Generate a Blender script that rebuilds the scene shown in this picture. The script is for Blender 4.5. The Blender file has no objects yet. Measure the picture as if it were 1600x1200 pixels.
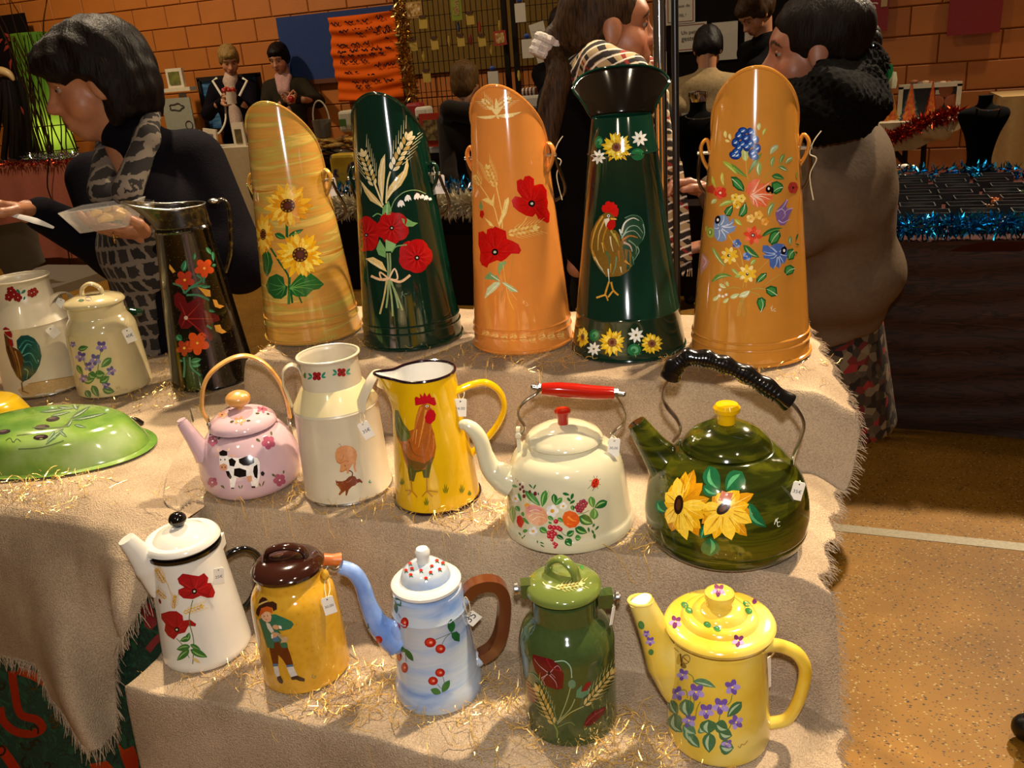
import bpy, bmesh, math, random
import numpy as np
from mathutils import Vector, Matrix
from mathutils.bvhtree import BVHTree
from mathutils.geometry import delaunay_2d_cdt
random.seed(7); RNG = np.random.default_rng(7)
scene = bpy.context.scene
COL = scene.collection
# ------------------------------------------------------------------ camera
FPX = 1338.0; CX, CY = 800.0,600.0; EYE = np.array([0.0,0.0,1.55])
_d1 = -np.array([-3600.0,-210.0, FPX]); _d1 /= np.linalg.norm(_d1)
_dz = -np.array([290.0,3550.0, FPX]); _dz /= np.linalg.norm(_dz)
_d1 -= _dz * (_d1 @ _dz); _d1 /= np.linalg.norm(_d1)
RC = np.stack([_d1, np.cross(_dz, _d1), _dz])      # world = RC @ (right, down, forward)
cam_data = bpy.data.cameras.new('camera'); cam = bpy.data.objects.new('camera', cam_data); COL.objects.link(cam)
_m = Matrix.Identity(4)
for _i in range(3):
    _m[_i][0] = RC[_i, 0]; _m[_i][1] = -RC[_i, 1]; _m[_i][2] = -RC[_i, 2]; _m[_i][3] = EYE[_i]
cam.matrix_world = _m
cam_data.sensor_width = 36.0; cam_data.lens = FPX / 1600.0 * 36.0; cam_data.clip_start = 0.05; cam_data.clip_end = 60
scene.camera = cam
# ------------------------------------------------------------------ light and exposure
scene.view_settings.view_transform = 'Standard'; scene.view_settings.look = 'None'
scene.view_settings.exposure = 0.0; scene.view_settings.gamma = 1.0
try: scene.view_settings.use_curve_mapping = False
except Exception: pass
world = bpy.data.worlds.new('hall_ambient'); scene.world = world; world.use_nodes = True
_bg = world.node_tree.nodes['Background']; _bg.inputs[0].default_value = (0.16,0.095,0.05,1); _bg.inputs[1].default_value = 0.35
def area_light(name, loc, target, size, watts, color, spread=180):
    l = bpy.data.lights.new(name, 'AREA'); l.shape = 'DISK'; l.size = size; l.energy = watts; l.color = color
    l.spread = math.radians(spread)
    o = bpy.data.objects.new(name, l); COL.objects.link(o); o.location = loc
    o.rotation_euler = (Vector(target) - Vector(loc)).to_track_quat('-Z', 'Y').to_euler()
    return o
WARM = (1.0,0.80,0.55)
area_light('ceiling_spot_light', (0.7,2.7,4.6),(-0.45,1.1,0.8),0.16,20, WARM, 46)
area_light('ceiling_spot_light', (-2.3,2.8,4.6),(-1.0,1.15,0.8),0.16,22, WARM, 52)
area_light('ceiling_lamp_light', (1.7,6.4,4.8),(0.9,2.0,0.0),0.22,250, WARM, 120)
area_light('ceiling_lamp_light', (-6.2,4.4,4.6),(-6.0,6.4,1.0),0.3,120, WARM)
area_light('ceiling_lamp_light', (-2.6,4.2,5.0),(-2.6,6.7,1.0),0.3,40, WARM)
area_light('ceiling_lamp_light', (-0.6,-1.6,4.2),(-0.6,0.5,0.6),0.25,22, WARM)
area_light('ceiling_lamp_light', (1.6,-0.6,4.2),(1.2,0.8,0.0),0.25,12, WARM)
area_light('camera_flash', tuple(EYE + np.array([0.02,-0.02,0.11])),(-0.6,1.5,0.95),0.035,13,(1.0,0.97,0.95))
# ------------------------------------------------------------------ pixel helpers (frame 1600 x 1200)
def ray(px, py): return RC @ np.array([px - CX, py - CY, FPX])
def onz(px, py, z):
    d = ray(px, py); return EYE + d * ((z - EYE[2]) / d[2])
def ony(px, py, y):
    d = ray(px, py); return EYE + d * (y / d[1])
def J(px, py, depth): return EYE + ray(px, py) * (depth / FPX)
def proj(p):
    c = RC.T @ (np.asarray(p, float) - EYE); return CX + FPX * c[0] / c[2], CY + FPX * c[1] / c[2], c[2]
def depth_of(p): return proj(p)[2]
def z_at(base, py):
    lo, hi = -0.5,1.6
    for _ in range(40):
        m = (lo + hi) / 2
        if proj(base + np.array([0,0, m]))[1] > py: lo = m
        else: hi = m
    return lo
VIEWH = np.array([RC[0,2], RC[1,2],0.0]); VIEWH /= np.linalg.norm(VIEWH)      # horizontal view direction
RIGHTH = np.array([VIEWH[1],-VIEWH[0],0.0])
def onaxis(px, py, base, off=0.0):
    """point of the pixel ray on the upright plane through a vessel's axis, off metres nearer to the viewer"""
    to = EYE - base; n = np.array([to[0], to[1],0.0]); n /= np.linalg.norm(n)
    d = ray(px, py); q = base + n * off
    return EYE + d * (((q - EYE) @ n) / (d @ n))
# ------------------------------------------------------------------ materials
def lin(c):
    if isinstance(c, str):
        c = c.lstrip('#'); c = [int(c[i:i + 2],16) / 255 for i in (0,2,4)]
        c = [x / 12.92 if x <= 0.04045 else ((x + 0.055) / 1.055) ** 2.4 for x in c]
    return (c[0], c[1], c[2],1.0)
MATS = {}
def base_mat(name):
    m = bpy.data.materials.new(name); m.use_nodes = True
    nt = m.node_tree; return m, nt, nt.nodes['Principled BSDF']
def P(name, col, rough=0.5, metal=0.0, coat=0.0, var=0.06, scale=40.0, bump=0.0, bscale=200.0, emit=None, estr=0.0, trans=0.0, alpha=1.0, sheen=0.0):
    if name in MATS: return MATS[name]
    m, nt, b = base_mat(name); N, L = nt.nodes, nt.links
    c = lin(col)
    tc = N.new('ShaderNodeTexCoord')
    nz = N.new('ShaderNodeTexNoise'); nz.inputs['Scale'].default_value = scale; nz.inputs['Detail'].default_value = 3
    L.new(tc.outputs['Object'], nz.inputs['Vector'])
    r = N.new('ShaderNodeValToRGB')
    r.color_ramp.elements[0].position = 0.3; r.color_ramp.elements[1].position = 0.7
    r.color_ramp.elements[0].color = tuple(max(0, x * (1 - var)) for x in c[:3]) + (1,)
    r.color_ramp.elements[1].color = tuple(min(1, x * (1 + var)) for x in c[:3]) + (1,)
    L.new(nz.outputs['Fac'], r.inputs['Fac']); L.new(r.outputs['Color'], b.inputs['Base Color'])
    b.inputs['Roughness'].default_value = rough; b.inputs['Metallic'].default_value = metal
    if rough >= 0.69: b.inputs['Specular IOR Level'].default_value = 0.06
    b.inputs['Coat Weight'].default_value = coat; b.inputs['Coat Roughness'].default_value = 0.04
    if sheen: b.inputs['Sheen Weight'].default_value = sheen
    if trans: b.inputs['Transmission Weight'].default_value = trans
    b.inputs['Alpha'].default_value = alpha
    if emit: b.inputs['Emission Color'].default_value = lin(emit); b.inputs['Emission Strength'].default_value = estr
    if bump:
        n2 = N.new('ShaderNodeTexNoise'); n2.inputs['Scale'].default_value = bscale; n2.inputs['Detail'].default_value = 4
        L.new(tc.outputs['Object'], n2.inputs['Vector'])
        bp = N.new('ShaderNodeBump'); bp.inputs['Strength'].default_value = bump; bp.inputs['Distance'].default_value = 0.003
        L.new(n2.outputs['Fac'], bp.inputs['Height']); L.new(bp.outputs['Normal'], b.inputs['Normal'])
    MATS[name] = m; return m
def ramp_mat(name, stops, vscale=(1,1,1), scale=5.0, detail=4.0, rough=0.15, coat=0.3, metal=0.0, distortion=0.0, kind='noise', bump=0.0):
    """noise (optionally stretched by vscale) through a colour ramp"""
    if name in MATS: return MATS[name]
    m, nt, b = base_mat(name); N, L = nt.nodes, nt.links
    tc = N.new('ShaderNodeTexCoord'); mp = N.new('ShaderNodeMapping'); mp.inputs['Scale'].default_value = vscale
    L.new(tc.outputs['Object'], mp.inputs['Vector'])
    if kind == 'noise':
        t = N.new('ShaderNodeTexNoise'); t.inputs['Scale'].default_value = scale; t.inputs['Detail'].default_value = detail; t.inputs['Distortion'].default_value = distortion; out = t.outputs['Fac']
    elif kind == 'voronoi':
        t = N.new('ShaderNodeTexVoronoi'); t.inputs['Scale'].default_value = scale; out = t.outputs['Distance']
    elif kind == 'cell':
        t = N.new('ShaderNodeTexVoronoi'); t.inputs['Scale'].default_value = scale
        s = N.new('ShaderNodeSeparateColor'); L.new(t.outputs['Color'], s.inputs[0]); out = s.outputs[0]
    else:
        t = N.new('ShaderNodeTexWave'); t.inputs['Scale'].default_value = scale; t.inputs['Distortion'].default_value = distortion; t.inputs['Detail'].default_value = detail; out = t.outputs['Fac']
    L.new(mp.outputs['Vector'], t.inputs['Vector'])
    r = N.new('ShaderNodeValToRGB'); cr = r.color_ramp
    while len(cr.elements) < len(stops): cr.elements.new(0.5)
    for e, (p, c) in zip(cr.elements, stops): e.position = p; e.color = lin(c)
    L.new(out, r.inputs['Fac']); L.new(r.outputs['Color'], b.inputs['Base Color'])
    b.inputs['Roughness'].default_value = rough; b.inputs['Coat Weight'].default_value = coat; b.inputs['Coat Roughness'].default_value = 0.04; b.inputs['Metallic'].default_value = metal
    if bump:
        bp = N.new('ShaderNodeBump'); bp.inputs['Strength'].default_value = bump; bp.inputs['Distance'].default_value = 0.004
        L.new(out, bp.inputs['Height']); L.new(bp.outputs['Normal'], b.inputs['Normal'])
    MATS[name] = m; return m
def col_mat(name, rough=0.35, coat=0.0, metal=0.0, bump=0.0, bscale=300, bstretch=(1,1,1), var=0.12):
    """colour from the mesh's own colour attribute, with a little procedural variation"""
    if name in MATS: return MATS[name]
    m, nt, b = base_mat(name); N, L = nt.nodes, nt.links
    a = N.new('ShaderNodeVertexColor'); a.layer_name = 'Col'
    tc = N.new('ShaderNodeTexCoord'); mp = N.new('ShaderNodeMapping'); mp.inputs['Scale'].default_value = bstretch
    nz = N.new('ShaderNodeTexNoise'); nz.inputs['Scale'].default_value = bscale; nz.inputs['Detail'].default_value = 3
    L.new(tc.outputs['Object'], mp.inputs['Vector']); L.new(mp.outputs['Vector'], nz.inputs['Vector'])
    mr = N.new('ShaderNodeMapRange'); mr.inputs[3].default_value = 1 - var; mr.inputs[4].default_value = 1 + var; mr.inputs[1].default_value = 0.3; mr.inputs[2].default_value = 0.7
    L.new(nz.outputs['Fac'], mr.inputs[0])
    mx = N.new('ShaderNodeMix'); mx.data_type = 'RGBA'; mx.blend_type = 'MULTIPLY'; mx.inputs[0].default_value = 1.0
    L.new(a.outputs['Color'], mx.inputs[6]); L.new(mr.outputs[0], mx.inputs[7]); L.new(mx.outputs[2], b.inputs['Base Color'])
    b.inputs['Roughness'].default_value = rough; b.inputs['Coat Weight'].default_value = coat; b.inputs['Metallic'].default_value = metal; b.inputs['Coat Roughness'].default_value = 0.04
    if bump:
        bp = N.new('ShaderNodeBump'); bp.inputs['Strength'].default_value = bump; bp.inputs['Distance'].default_value = 0.003
        L.new(nz.outputs['Fac'], bp.inputs['Height']); L.new(bp.outputs['Normal'], b.inputs['Normal'])
    MATS[name] = m; return m
# ------------------------------------------------------------------ mesh helpers
def tag(o, label=None, cat=None, group=None, kind=None):
    if label: o['label'] = label
    if cat: o['category'] = cat
    if group: o['group'] = group
    if kind: o['kind'] = kind
    return o
def empty(name, loc, label, cat, group=None):
    o = bpy.data.objects.new(name, None); COL.objects.link(o); o.location = loc; o.empty_display_size = 0.05
    return tag(o, label, cat, group)
def root_loc(o):
    l = np.zeros(3)
    while o is not None: l = l + np.array(o.location); o = o.parent
    return l
def mk(name, verts, faces, mat, parent=None, loc=None, smooth=True, cols=None, sharp=40):
    """one mesh object from world-space vertices; origin at its parent's origin, or at loc"""
    v = np.asarray(verts, float)
    org = root_loc(parent) if parent is not None else (np.asarray(loc, float) if loc is not None else np.zeros(3))
    me = bpy.data.meshes.new(name); me.from_pydata((v - org).tolist(),[],[tuple(f) for f in faces])
    if cols is not None:
        a = me.attributes.new('Col', 'FLOAT_COLOR', 'POINT'); a.data.foreach_set('color', np.asarray(cols, 'f').ravel())
    if smooth:
        me.polygons.foreach_set('use_smooth', [True] * len(me.polygons))
        if sharp: me.set_sharp_from_angle(angle=math.radians(sharp))
    me.update()
    o = bpy.data.objects.new(name, me); COL.objects.link(o)
    if mat is not None: me.materials.append(mat)
    if parent is not None: o.parent = parent
    else: o.location = org
    return o
class MB:
    """collects verts and faces in world space"""
    def __init__(s): s.v = []; s.f = []; s.c = []
    def add(s, v, f, col=None):
        n = len(s.v); s.v += [tuple(x) for x in v]; s.f += [tuple(i + n for i in q) for q in f]
        if col is not None: s.c += [lin(col)] * len(v)
        return s
    def box(s, c, size, rz=0.0, col=None, M=None):
        c = np.asarray(c, float); h = np.asarray(size, float) / 2
        p = np.array([[x, y, z] for x in (-1,1) for y in (-1,1) for z in (-1,1)]) * h
        if M is not None: p = p @ np.asarray(M).T
        elif rz:
            a, b = math.cos(rz), math.sin(rz); p = p @ np.array([[a, b, 0],[-b, a, 0],[0,0,1]])
        return s.add(p + c, [(0,1,3,2),(4,6,7,5),(0,4,5,1),(2,3,7,6),(0,2,6,4),(1,5,7,3)], col)
    def sweep(s, pts, ra, rb=None, normal=None, seg=10, caps=True, closed=False, col=None, square=False):
        v, f = sweep_geo(pts, ra, rb, normal, seg, caps, closed, square); return s.add(v, f, col)
    def ball(s, c, r, seg=14, rings=9, col=None, M=None):
        r = np.asarray([r] * 3 if np.isscalar(r) else r, float); v = [(0,0,1)]; f = []
        for i in range(1, rings):
            t = math.pi * i / rings
            for j in range(seg):
                a = 2 * math.pi * j / seg; v.append((math.sin(t) * math.cos(a), math.sin(t) * math.sin(a), math.cos(t)))
        v.append((0,0,-1)); v = np.array(v) * r
        if M is not None: v = v @ np.asarray(M).T
        for j in range(seg): f.append((0,1 + j, 1 + (j + 1) % seg))
        for i in range(rings - 2):
            for j in range(seg):
                a = 1 + i * seg + j; b = 1 + i * seg + (j + 1) % seg; f.append((a, a + seg, b + seg, b))
        n = len(v) - 1; k = 1 + (rings - 2) * seg
        for j in range(seg): f.append((k + j, n, k + (j + 1) % seg))
        return s.add(v + np.asarray(c, float), f, col)
    def lathe(s, base, prof, seg=64, col=None, phase=0.0, sx=1.0, sy=1.0, rz=0.0):
        v, f = lathe_geo(base, prof, seg, sx, sy, rz); return s.add(v, f, col)
    def build(s, name, mat, parent=None, loc=None, smooth=True, sharp=40):
        return mk(name, s.v, s.f, mat, parent, loc, smooth, s.c if len(s.c) == len(s.v) and s.c else None, sharp)
def catmull(pts, n=6, closed=False):
    p = np.asarray(pts, float); k = len(p); out = []
    for i in range(k if closed else k - 1):
        a, b, c, d = (p[(i - 1) % k], p[i], p[(i + 1) % k], p[(i + 2) % k]) if closed else (p[max(i - 1,0)], p[i], p[i + 1], p[min(i + 2, k - 1)])
        for t in np.linspace(0,1, n, endpoint=False):
            out.append(0.5 * ((2 * b) + (c - a) * t + (2 * a - 5 * b + 4 * c - d) * t * t + (3 * b - a - 3 * c + d) * t ** 3))
    if not closed: out.append(p[-1])
    return np.array(out)
def sweep_geo(pts, ra, rb=None, normal=None, seg=10, caps=True, closed=False, square=False):
    p = np.asarray(pts, float); n = len(p)
    ra = np.full(n, ra, float) if np.isscalar(ra) else np.interp(np.linspace(0,1, n), np.linspace(0,1, len(ra)), ra)
    rb = ra if rb is None else (np.full(n, rb, float) if np.isscalar(rb) else np.interp(np.linspace(0,1, n), np.linspace(0,1, len(rb)), rb))
    t = (np.roll(p, -1,0) - np.roll(p, 1,0)) if closed else np.gradient(p, axis=0)
    t /= np.linalg.norm(t, axis=1)[:, None] + 1e-12
    if normal is None:
        nn = np.cross(t[0],[0,0,1.0]);
        if np.linalg.norm(nn) < 1e-3: nn = np.cross(t[0],[1.0,0,0])
    else: nn = np.asarray(normal, float)
    v = []; f = []
    ang = np.linspace(0,2 * math.pi, seg, endpoint=False) + (math.pi / 4 if square else 0)
    for i in range(n):
        b = nn - t[i] * (nn @ t[i]); b /= np.linalg.norm(b) + 1e-12
        if normal is None: nn = b
        a = np.cross(b, t[i])
        for q in ang:
            ca, sa = math.cos(q), math.sin(q)
            if square:
                m = max(abs(ca), abs(sa)); ca, sa = ca / m, sa / m
            v.append(p[i] + a * ra[i] * ca + b * rb[i] * sa)
    rows = n if closed else n - 1
    for i in range(rows):
        for j in range(seg):
            a0 = i * seg + j; a1 = i * seg + (j + 1) % seg; k = (i + 1) % n
            f.append((a0, a1, k * seg + (j + 1) % seg, k * seg + j))
    if caps and not closed:
        f.append(tuple(range(seg - 1,-1,-1))); f.append(tuple(range((n - 1) * seg, n * seg)))
    return np.array(v), f
def lathe_geo(base, prof, seg=64, sx=1.0, sy=1.0, rz=0.0):
    v = []; f = []; base = np.asarray(base, float); ca, sa = math.cos(rz), math.sin(rz); rows = []
    for r, z in prof:
        if r < 1e-6: rows.append([len(v)]); v.append(base + np.array([0,0, z])); continue
        row = []
        for j in range(seg):
            a = 2 * math.pi * j / seg; x, y = r * math.cos(a) * sx, r * math.sin(a) * sy
            row.append(len(v)); v.append(base + np.array([x * ca - y * sa, x * sa + y * ca, z]))
        rows.append(row)
    for a, b in zip(rows[:-1], rows[1:]):
        for j in range(seg):
            k = (j + 1) % seg
            if len(a) == 1: f.append((a[0], b[k], b[j]))
            elif len(b) == 1: f.append((a[j], a[k], b[0]))
            else: f.append((a[j], a[k], b[k], b[j]))
    return np.array(v), f
def grid_faces(nu, nv):
    return [(i * nv + j, (i + 1) * nv + j, (i + 1) * nv + j + 1, i * nv + j + 1) for i in range(nu - 1) for j in range(nv - 1)]
# ================================================================== THE HALL
WALLY = 7.3
def struct(o): o['kind'] = 'structure'; return o
m_floor, _nt, _b = base_mat('terrazzo'); MATS['terrazzo'] = m_floor
def _terrazzo():
    N, L = _nt.nodes, _nt.links
    tc = N.new('ShaderNodeTexCoord')
    nz = N.new('ShaderNodeTexNoise'); nz.inputs['Scale'].default_value = 3.0; nz.inputs['Detail'].default_value = 6
    L.new(tc.outputs['Object'], nz.inputs['Vector'])
    r0 = N.new('ShaderNodeValToRGB'); r0.color_ramp.elements[0].color = lin('#7a5314'); r0.color_ramp.elements[1].color = lin('#94681e')
    r0.color_ramp.elements[0].position = .3; r0.color_ramp.elements[1].position = .7
    L.new(nz.outputs['Fac'], r0.inputs['Fac']); cur = r0.outputs['Color']
    for sc, thr, c, seed in ((95,0.14,'#2a2118',0.0),(120,0.13,'#b09a64',3.3),(150,0.13,'#40301c',7.1),(210,0.2,'#90682e',5.2)):
        mp = N.new('ShaderNodeMapping'); mp.inputs['Location'].default_value = (seed, seed * 2,0); mp.inputs['Rotation'].default_value = (0,0, seed); mp.inputs['Scale'].default_value = (1,1.6,1)
        L.new(tc.outputs['Object'], mp.inputs['Vector'])
        v = N.new('ShaderNodeTexVoronoi'); v.inputs['Scale'].default_value = sc; L.new(mp.outputs['Vector'], v.inputs['Vector'])
        s = N.new('ShaderNodeSeparateColor'); L.new(v.outputs['Color'], s.inputs[0])
        lt = N.new('ShaderNodeMath'); lt.operation = 'LESS_THAN'; lt.inputs[1].default_value = thr; L.new(s.outputs[1], lt.inputs[0])
        l2 = N.new('ShaderNodeMath'); l2.operation = 'LESS_THAN'; l2.inputs[1].default_value = 0.36; L.new(v.outputs['Distance'], l2.inputs[0])
        mu = N.new('ShaderNodeMath'); mu.operation = 'MULTIPLY'; L.new(lt.outputs[0], mu.inputs[0]); L.new(l2.outputs[0], mu.inputs[1])
        mx = N.new('ShaderNodeMix'); mx.data_type = 'RGBA'; mx.inputs[7].default_value = lin(c)
        L.new(mu.outputs[0], mx.inputs[0]); L.new(cur, mx.inputs[6]); cur = mx.outputs[2]
    L.new(cur, _b.inputs['Base Color']); _b.inputs['Roughness'].default_value = 0.6; _b.inputs['Specular IOR Level'].default_value = 0.2
_terrazzo()
struct(MB().box((-4,2.0,-0.05),(26,14,0.1)).build('floor', m_floor, smooth=False))
struct(MB().box((0.6,2.713,0.0006),(12,0.048,0.0012)).build('trim_1', P('line_paint', '#8f8262',0.5, var=0.2, scale=90), smooth=False))
# orange painted block wall: every block its own piece, joints recessed
m_wall = P('orange_wall_paint', '#a8601e',0.55, var=0.10, scale=3.0, bump=0.35, bscale=90)
m_joint = P('wall_joint', '#8c501a',0.7)
wall = struct(MB().box((-4.0, WALLY + 0.11,2.0),(26,0.2,4.0)).build('wall_back', m_joint, smooth=False))
def block_mesh(w, h):
    mb = MB(); c = 0.006; d = 0.012
    v = [(-w, 0,-h),(w, 0,-h),(w, 0, h),(-w, 0, h),(-w, -d + c, -h),(w, -d + c, -h),(w, -d + c, h),(-w, -d + c, h),(-w + c, -d, -h + c),(w - c, -d, -h + c),(w - c, -d, h - c),(-w + c, -d, h - c)]
    f = [(8,9,10,11),(4,5,9,8),(5,6,10,9),(6,7,11,10),(7,4,8,11),(0,1,5,4),(1,2,6,5),(2,3,7,6),(3,0,4,7)]
    me = bpy.data.meshes.new('block'); me.from_pydata(v, [], f); me.materials.append(m_wall); me.update(); return me
_bm = block_mesh(0.1965,0.0965)
for _k in range(-1,11):
    zc = 0.4 + 0.2 * _k + 0.2
    if zc < 0.45: continue
    for _i in range(27):
        xc = -9.2 + 0.4 * _i + (0.2 if _k % 2 else 0.0)
        if xc > 1.7: continue
        _p = proj((xc, WALLY, zc))
        if _p[0] < -80 or _p[0] > 1680 or _p[1] < -40: continue
        o = bpy.data.objects.new('block', _bm); COL.objects.link(o); o.parent = wall
        o.location = (xc, WALLY + 0.010 - random.random() * 0.003, zc)
# ================================================================== THE DISPLAY STAND
Z1, Z2, Z3, ZL = 0.70,0.88,1.01,0.90
m_wood = ramp_mat('plain_wood', [(0.3,'#6b4a2a'),(0.7,'#8a6238')],(1,1,12),4, rough=0.5, coat=0)
st = empty('stepped_stand', (-0.5,1.3,0), 'wooden stepped stand hidden under the beige cloth', 'stand')
def board(name, x0, x1, y0, y1, z0, z1, par):
    return MB().box(((x0 + x1) / 2,(y0 + y1) / 2,(z0 + z1) / 2),(x1 - x0, y1 - y0, z1 - z0)).build(name, m_wood, par, smooth=False)
board('step',-0.985,-0.03,0.80,1.04,0.66, Z1 - 0.012, st)
board('step',-1.02,-0.03,1.06,1.42,0.62, Z2 - 0.012, st)
board('step',-1.165,-0.06,1.42,1.72,0.62, Z3 - 0.012, st)
for _x in (-0.93,-0.10):
    board('leg', _x - 0.03, _x + 0.03,0.84,0.90,0,0.66, st); board('leg', _x - 0.03, _x + 0.03,1.60,1.66,0,0.62, st)
tb = empty('trestle_table', (-1.9,1.3,0), 'table under the beige cloth and green holly cloth at left', 'table')
board('table_top',-2.9,-1.19,0.96,1.66, ZL - 0.05, ZL - 0.014, tb)
for _x in (-2.8,-1.30):
    for _y in (1.0,1.60): board('leg', _x - 0.025, _x + 0.025, _y - 0.025, _y + 0.025,0, ZL - 0.05, tb)
def fabric(name, col, dark, scale=420, bump=0.9):
    if name in MATS: return MATS[name]
    m, nt, b = base_mat(name); N, L = nt.nodes, nt.links
    tc = N.new('ShaderNodeTexCoord')
    n1 = N.new('ShaderNodeTexNoise'); n1.inputs['Scale'].default_value = scale; n1.inputs['Detail'].default_value = 4
    n2 = N.new('ShaderNodeTexNoise'); n2.inputs['Scale'].default_value = 9; n2.inputs['Detail'].default_value = 5
    L.new(tc.outputs['Object'], n1.inputs['Vector']); L.new(tc.outputs['Object'], n2.inputs['Vector'])
    mx = N.new('ShaderNodeMath'); mx.operation = 'MULTIPLY_ADD'; mx.inputs[1].default_value = 0.55; L.new(n1.outputs['Fac'], mx.inputs[0])
    m2 = N.new('ShaderNodeMath'); m2.operation = 'MULTIPLY'; m2.inputs[1].default_value = 0.45; L.new(n2.outputs['Fac'], m2.inputs[0]); L.new(m2.outputs[0], mx.inputs[2])
    r = N.new('ShaderNodeValToRGB'); r.color_ramp.elements[0].position = 0.38; r.color_ramp.elements[1].position = 0.6
    r.color_ramp.elements[0].color = lin(dark); r.color_ramp.elements[1].color = lin(col); L.new(mx.outputs[0], r.inputs['Fac']); L.new(r.outputs['Color'], b.inputs['Base Color'])
    b.inputs['Roughness'].default_value = 0.9; b.inputs['Specular IOR Level'].default_value = 0.1
    bp = N.new('ShaderNodeBump'); bp.inputs['Strength'].default_value = bump; bp.inputs['Distance'].default_value = 0.0035
    L.new(n1.outputs['Fac'], bp.inputs['Height']); L.new(bp.outputs['Normal'], b.inputs['Normal'])
    MATS[name] = m; return m
m_cloth = fabric('beige_cloth', '#bfa88a', '#98826a')
def sstep(a, b, x):
    t = np.clip((x - a) / (b - a),0,1); return t * t * (3 - 2 * t)
def vnoise(x, y, s, seed=0):
    r = np.random.default_rng(seed); out = 0
    for k in range(5):
        a, b, p = r.uniform(-1,1), r.uniform(-1,1), r.uniform(0,6.28); out = out + np.sin((a * x + b * y) * s * (1 + 0.5 * k) + p)
    return out / 5
def tier_height(X, Y):
    wob = 0.012 * vnoise(X, Y * 0.3,14,3)
    h = np.full_like(X, 0.22)
    def put(h, x0, y0, z, run=0.022, rx=None):
        a = sstep(y0 - run, y0 + run * 0.4, Y + wob)
        if x0 is not None: a = a * sstep(x0 - (rx or run), x0 + run * 0.4, X + 0.01 * vnoise(X * 0.3, Y, 15,5))
        return h + (np.maximum(z, h) - h) * a
    h = put(h, -1.0,0.775, Z1)
    h = np.maximum(h, put(np.full_like(X, 0.22),-1.30,1.03, ZL - 0.012) * (X < -1.03)) if False else h
    h = put(h, -1.035,1.03, Z2)
    h = put(h, -1.165,1.385, Z3,0.03,0.125)
    # left of the tiers the cloth settles on the table beside them
    side = (X < -1.03) & (Y > 1.0)
    h = np.where(side, np.maximum(h, ZL + 0.002 - 0.02 * sstep(-1.12,-1.03, X)), h)
    return h - 0.002 + 0.0022 * vnoise(X, Y, 26,9) + 0.0008 * vnoise(X, Y, 60,11)
def right_edge(Y):
    return np.interp(Y, [0.6,0.74,0.80,0.89,1.00,1.03,1.06,1.16,1.34,1.38,1.42,1.47,1.58,1.72,1.8],[0.02,0.035,0.04,0.04,0.042,0.025,0.004,0.012,0.022,0.045,0.035,0.02,-0.01,-0.05,-0.06])
NU, NV = 190,260
_ys = np.concatenate([np.linspace(0.735,0.80,26), np.linspace(0.805,0.995,34), np.linspace(1.0,1.045,36), np.linspace(1.05,1.34,50), np.linspace(1.345,1.41,40), np.linspace(1.415,1.80,60)]); NV = len(_ys)
_us = np.linspace(0,1, NU)
def left_edge(Y): return np.where(Y < 1.0,-1.03, np.interp(Y, [1.0,1.02,1.10,1.3,1.8],[-1.06,-1.10,-1.16,-1.23,-1.25]))
U, YY = np.meshgrid(_us, _ys, indexing='ij')
XL = np.where(YY < 0.985,-1.028, np.interp(YY, [0.985,1.01,1.10,1.30,1.36,1.8],[-1.028,-1.07,-1.13,-1.24,-1.30,-1.31]))
XX = XL + U * (right_edge(YY) + 0.006 * np.sin(YY * 70) - XL)
ZZ = tier_height(XX, YY)
# right end: the cloth sags a little beyond the boards
ZZ = ZZ - 0.035 * sstep(-0.03,0.05, XX)
YYb = YY.copy()
TIERV = np.stack([XX, YYb, ZZ],-1).reshape(-1,3)
tier = mk('stepped_tablecloth', TIERV, grid_faces(NU, NV), m_cloth, loc=(-0.5,1.3, Z1), sharp=None)
tag(tier, 'beige fringed cloth draped down the three steps under the painted pots', 'tablecloth')
def fringe_mesh(edge_pts, out_dirs, length, name, parent, per=0.0022, rad=0.0006, seed=1):
    r = np.random.default_rng(seed); mb = MB(); e = np.asarray(edge_pts, float); o = np.asarray(out_dirs, float)
    seg = np.linalg.norm(np.diff(e, axis=0), axis=1); s = np.concatenate([[0], np.cumsum(seg)])
    n = int(s[-1] / per)
    for q in np.linspace(0, s[-1], n):
        p = np.array([np.interp(q, s, e[:, k]) for k in range(3)]); d = np.array([np.interp(q, s, o[:, k]) for k in range(3)])
        d = d + r.normal(0,0.28,3); d /= np.linalg.norm(d); L = length * r.uniform(0.6,1.15)
        g = np.array([0,0,-1.0]) * L * r.uniform(0.1,0.5)
        mb.sweep([p - d * 0.003, p + d * L * 0.5 + g * 0.2, p + d * L + g],[rad, rad, rad * 0.5], seg=3, caps=False)
    return tag(mb.build(name, m_cloth, parent), kind='stuff')
_re = TIERV.reshape(NU, NV, 3)[-1]
fringe_mesh(_re, np.tile([0.9,-0.12,-0.35],(NV, 1)),0.016, 'fringe', tier)
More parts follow.
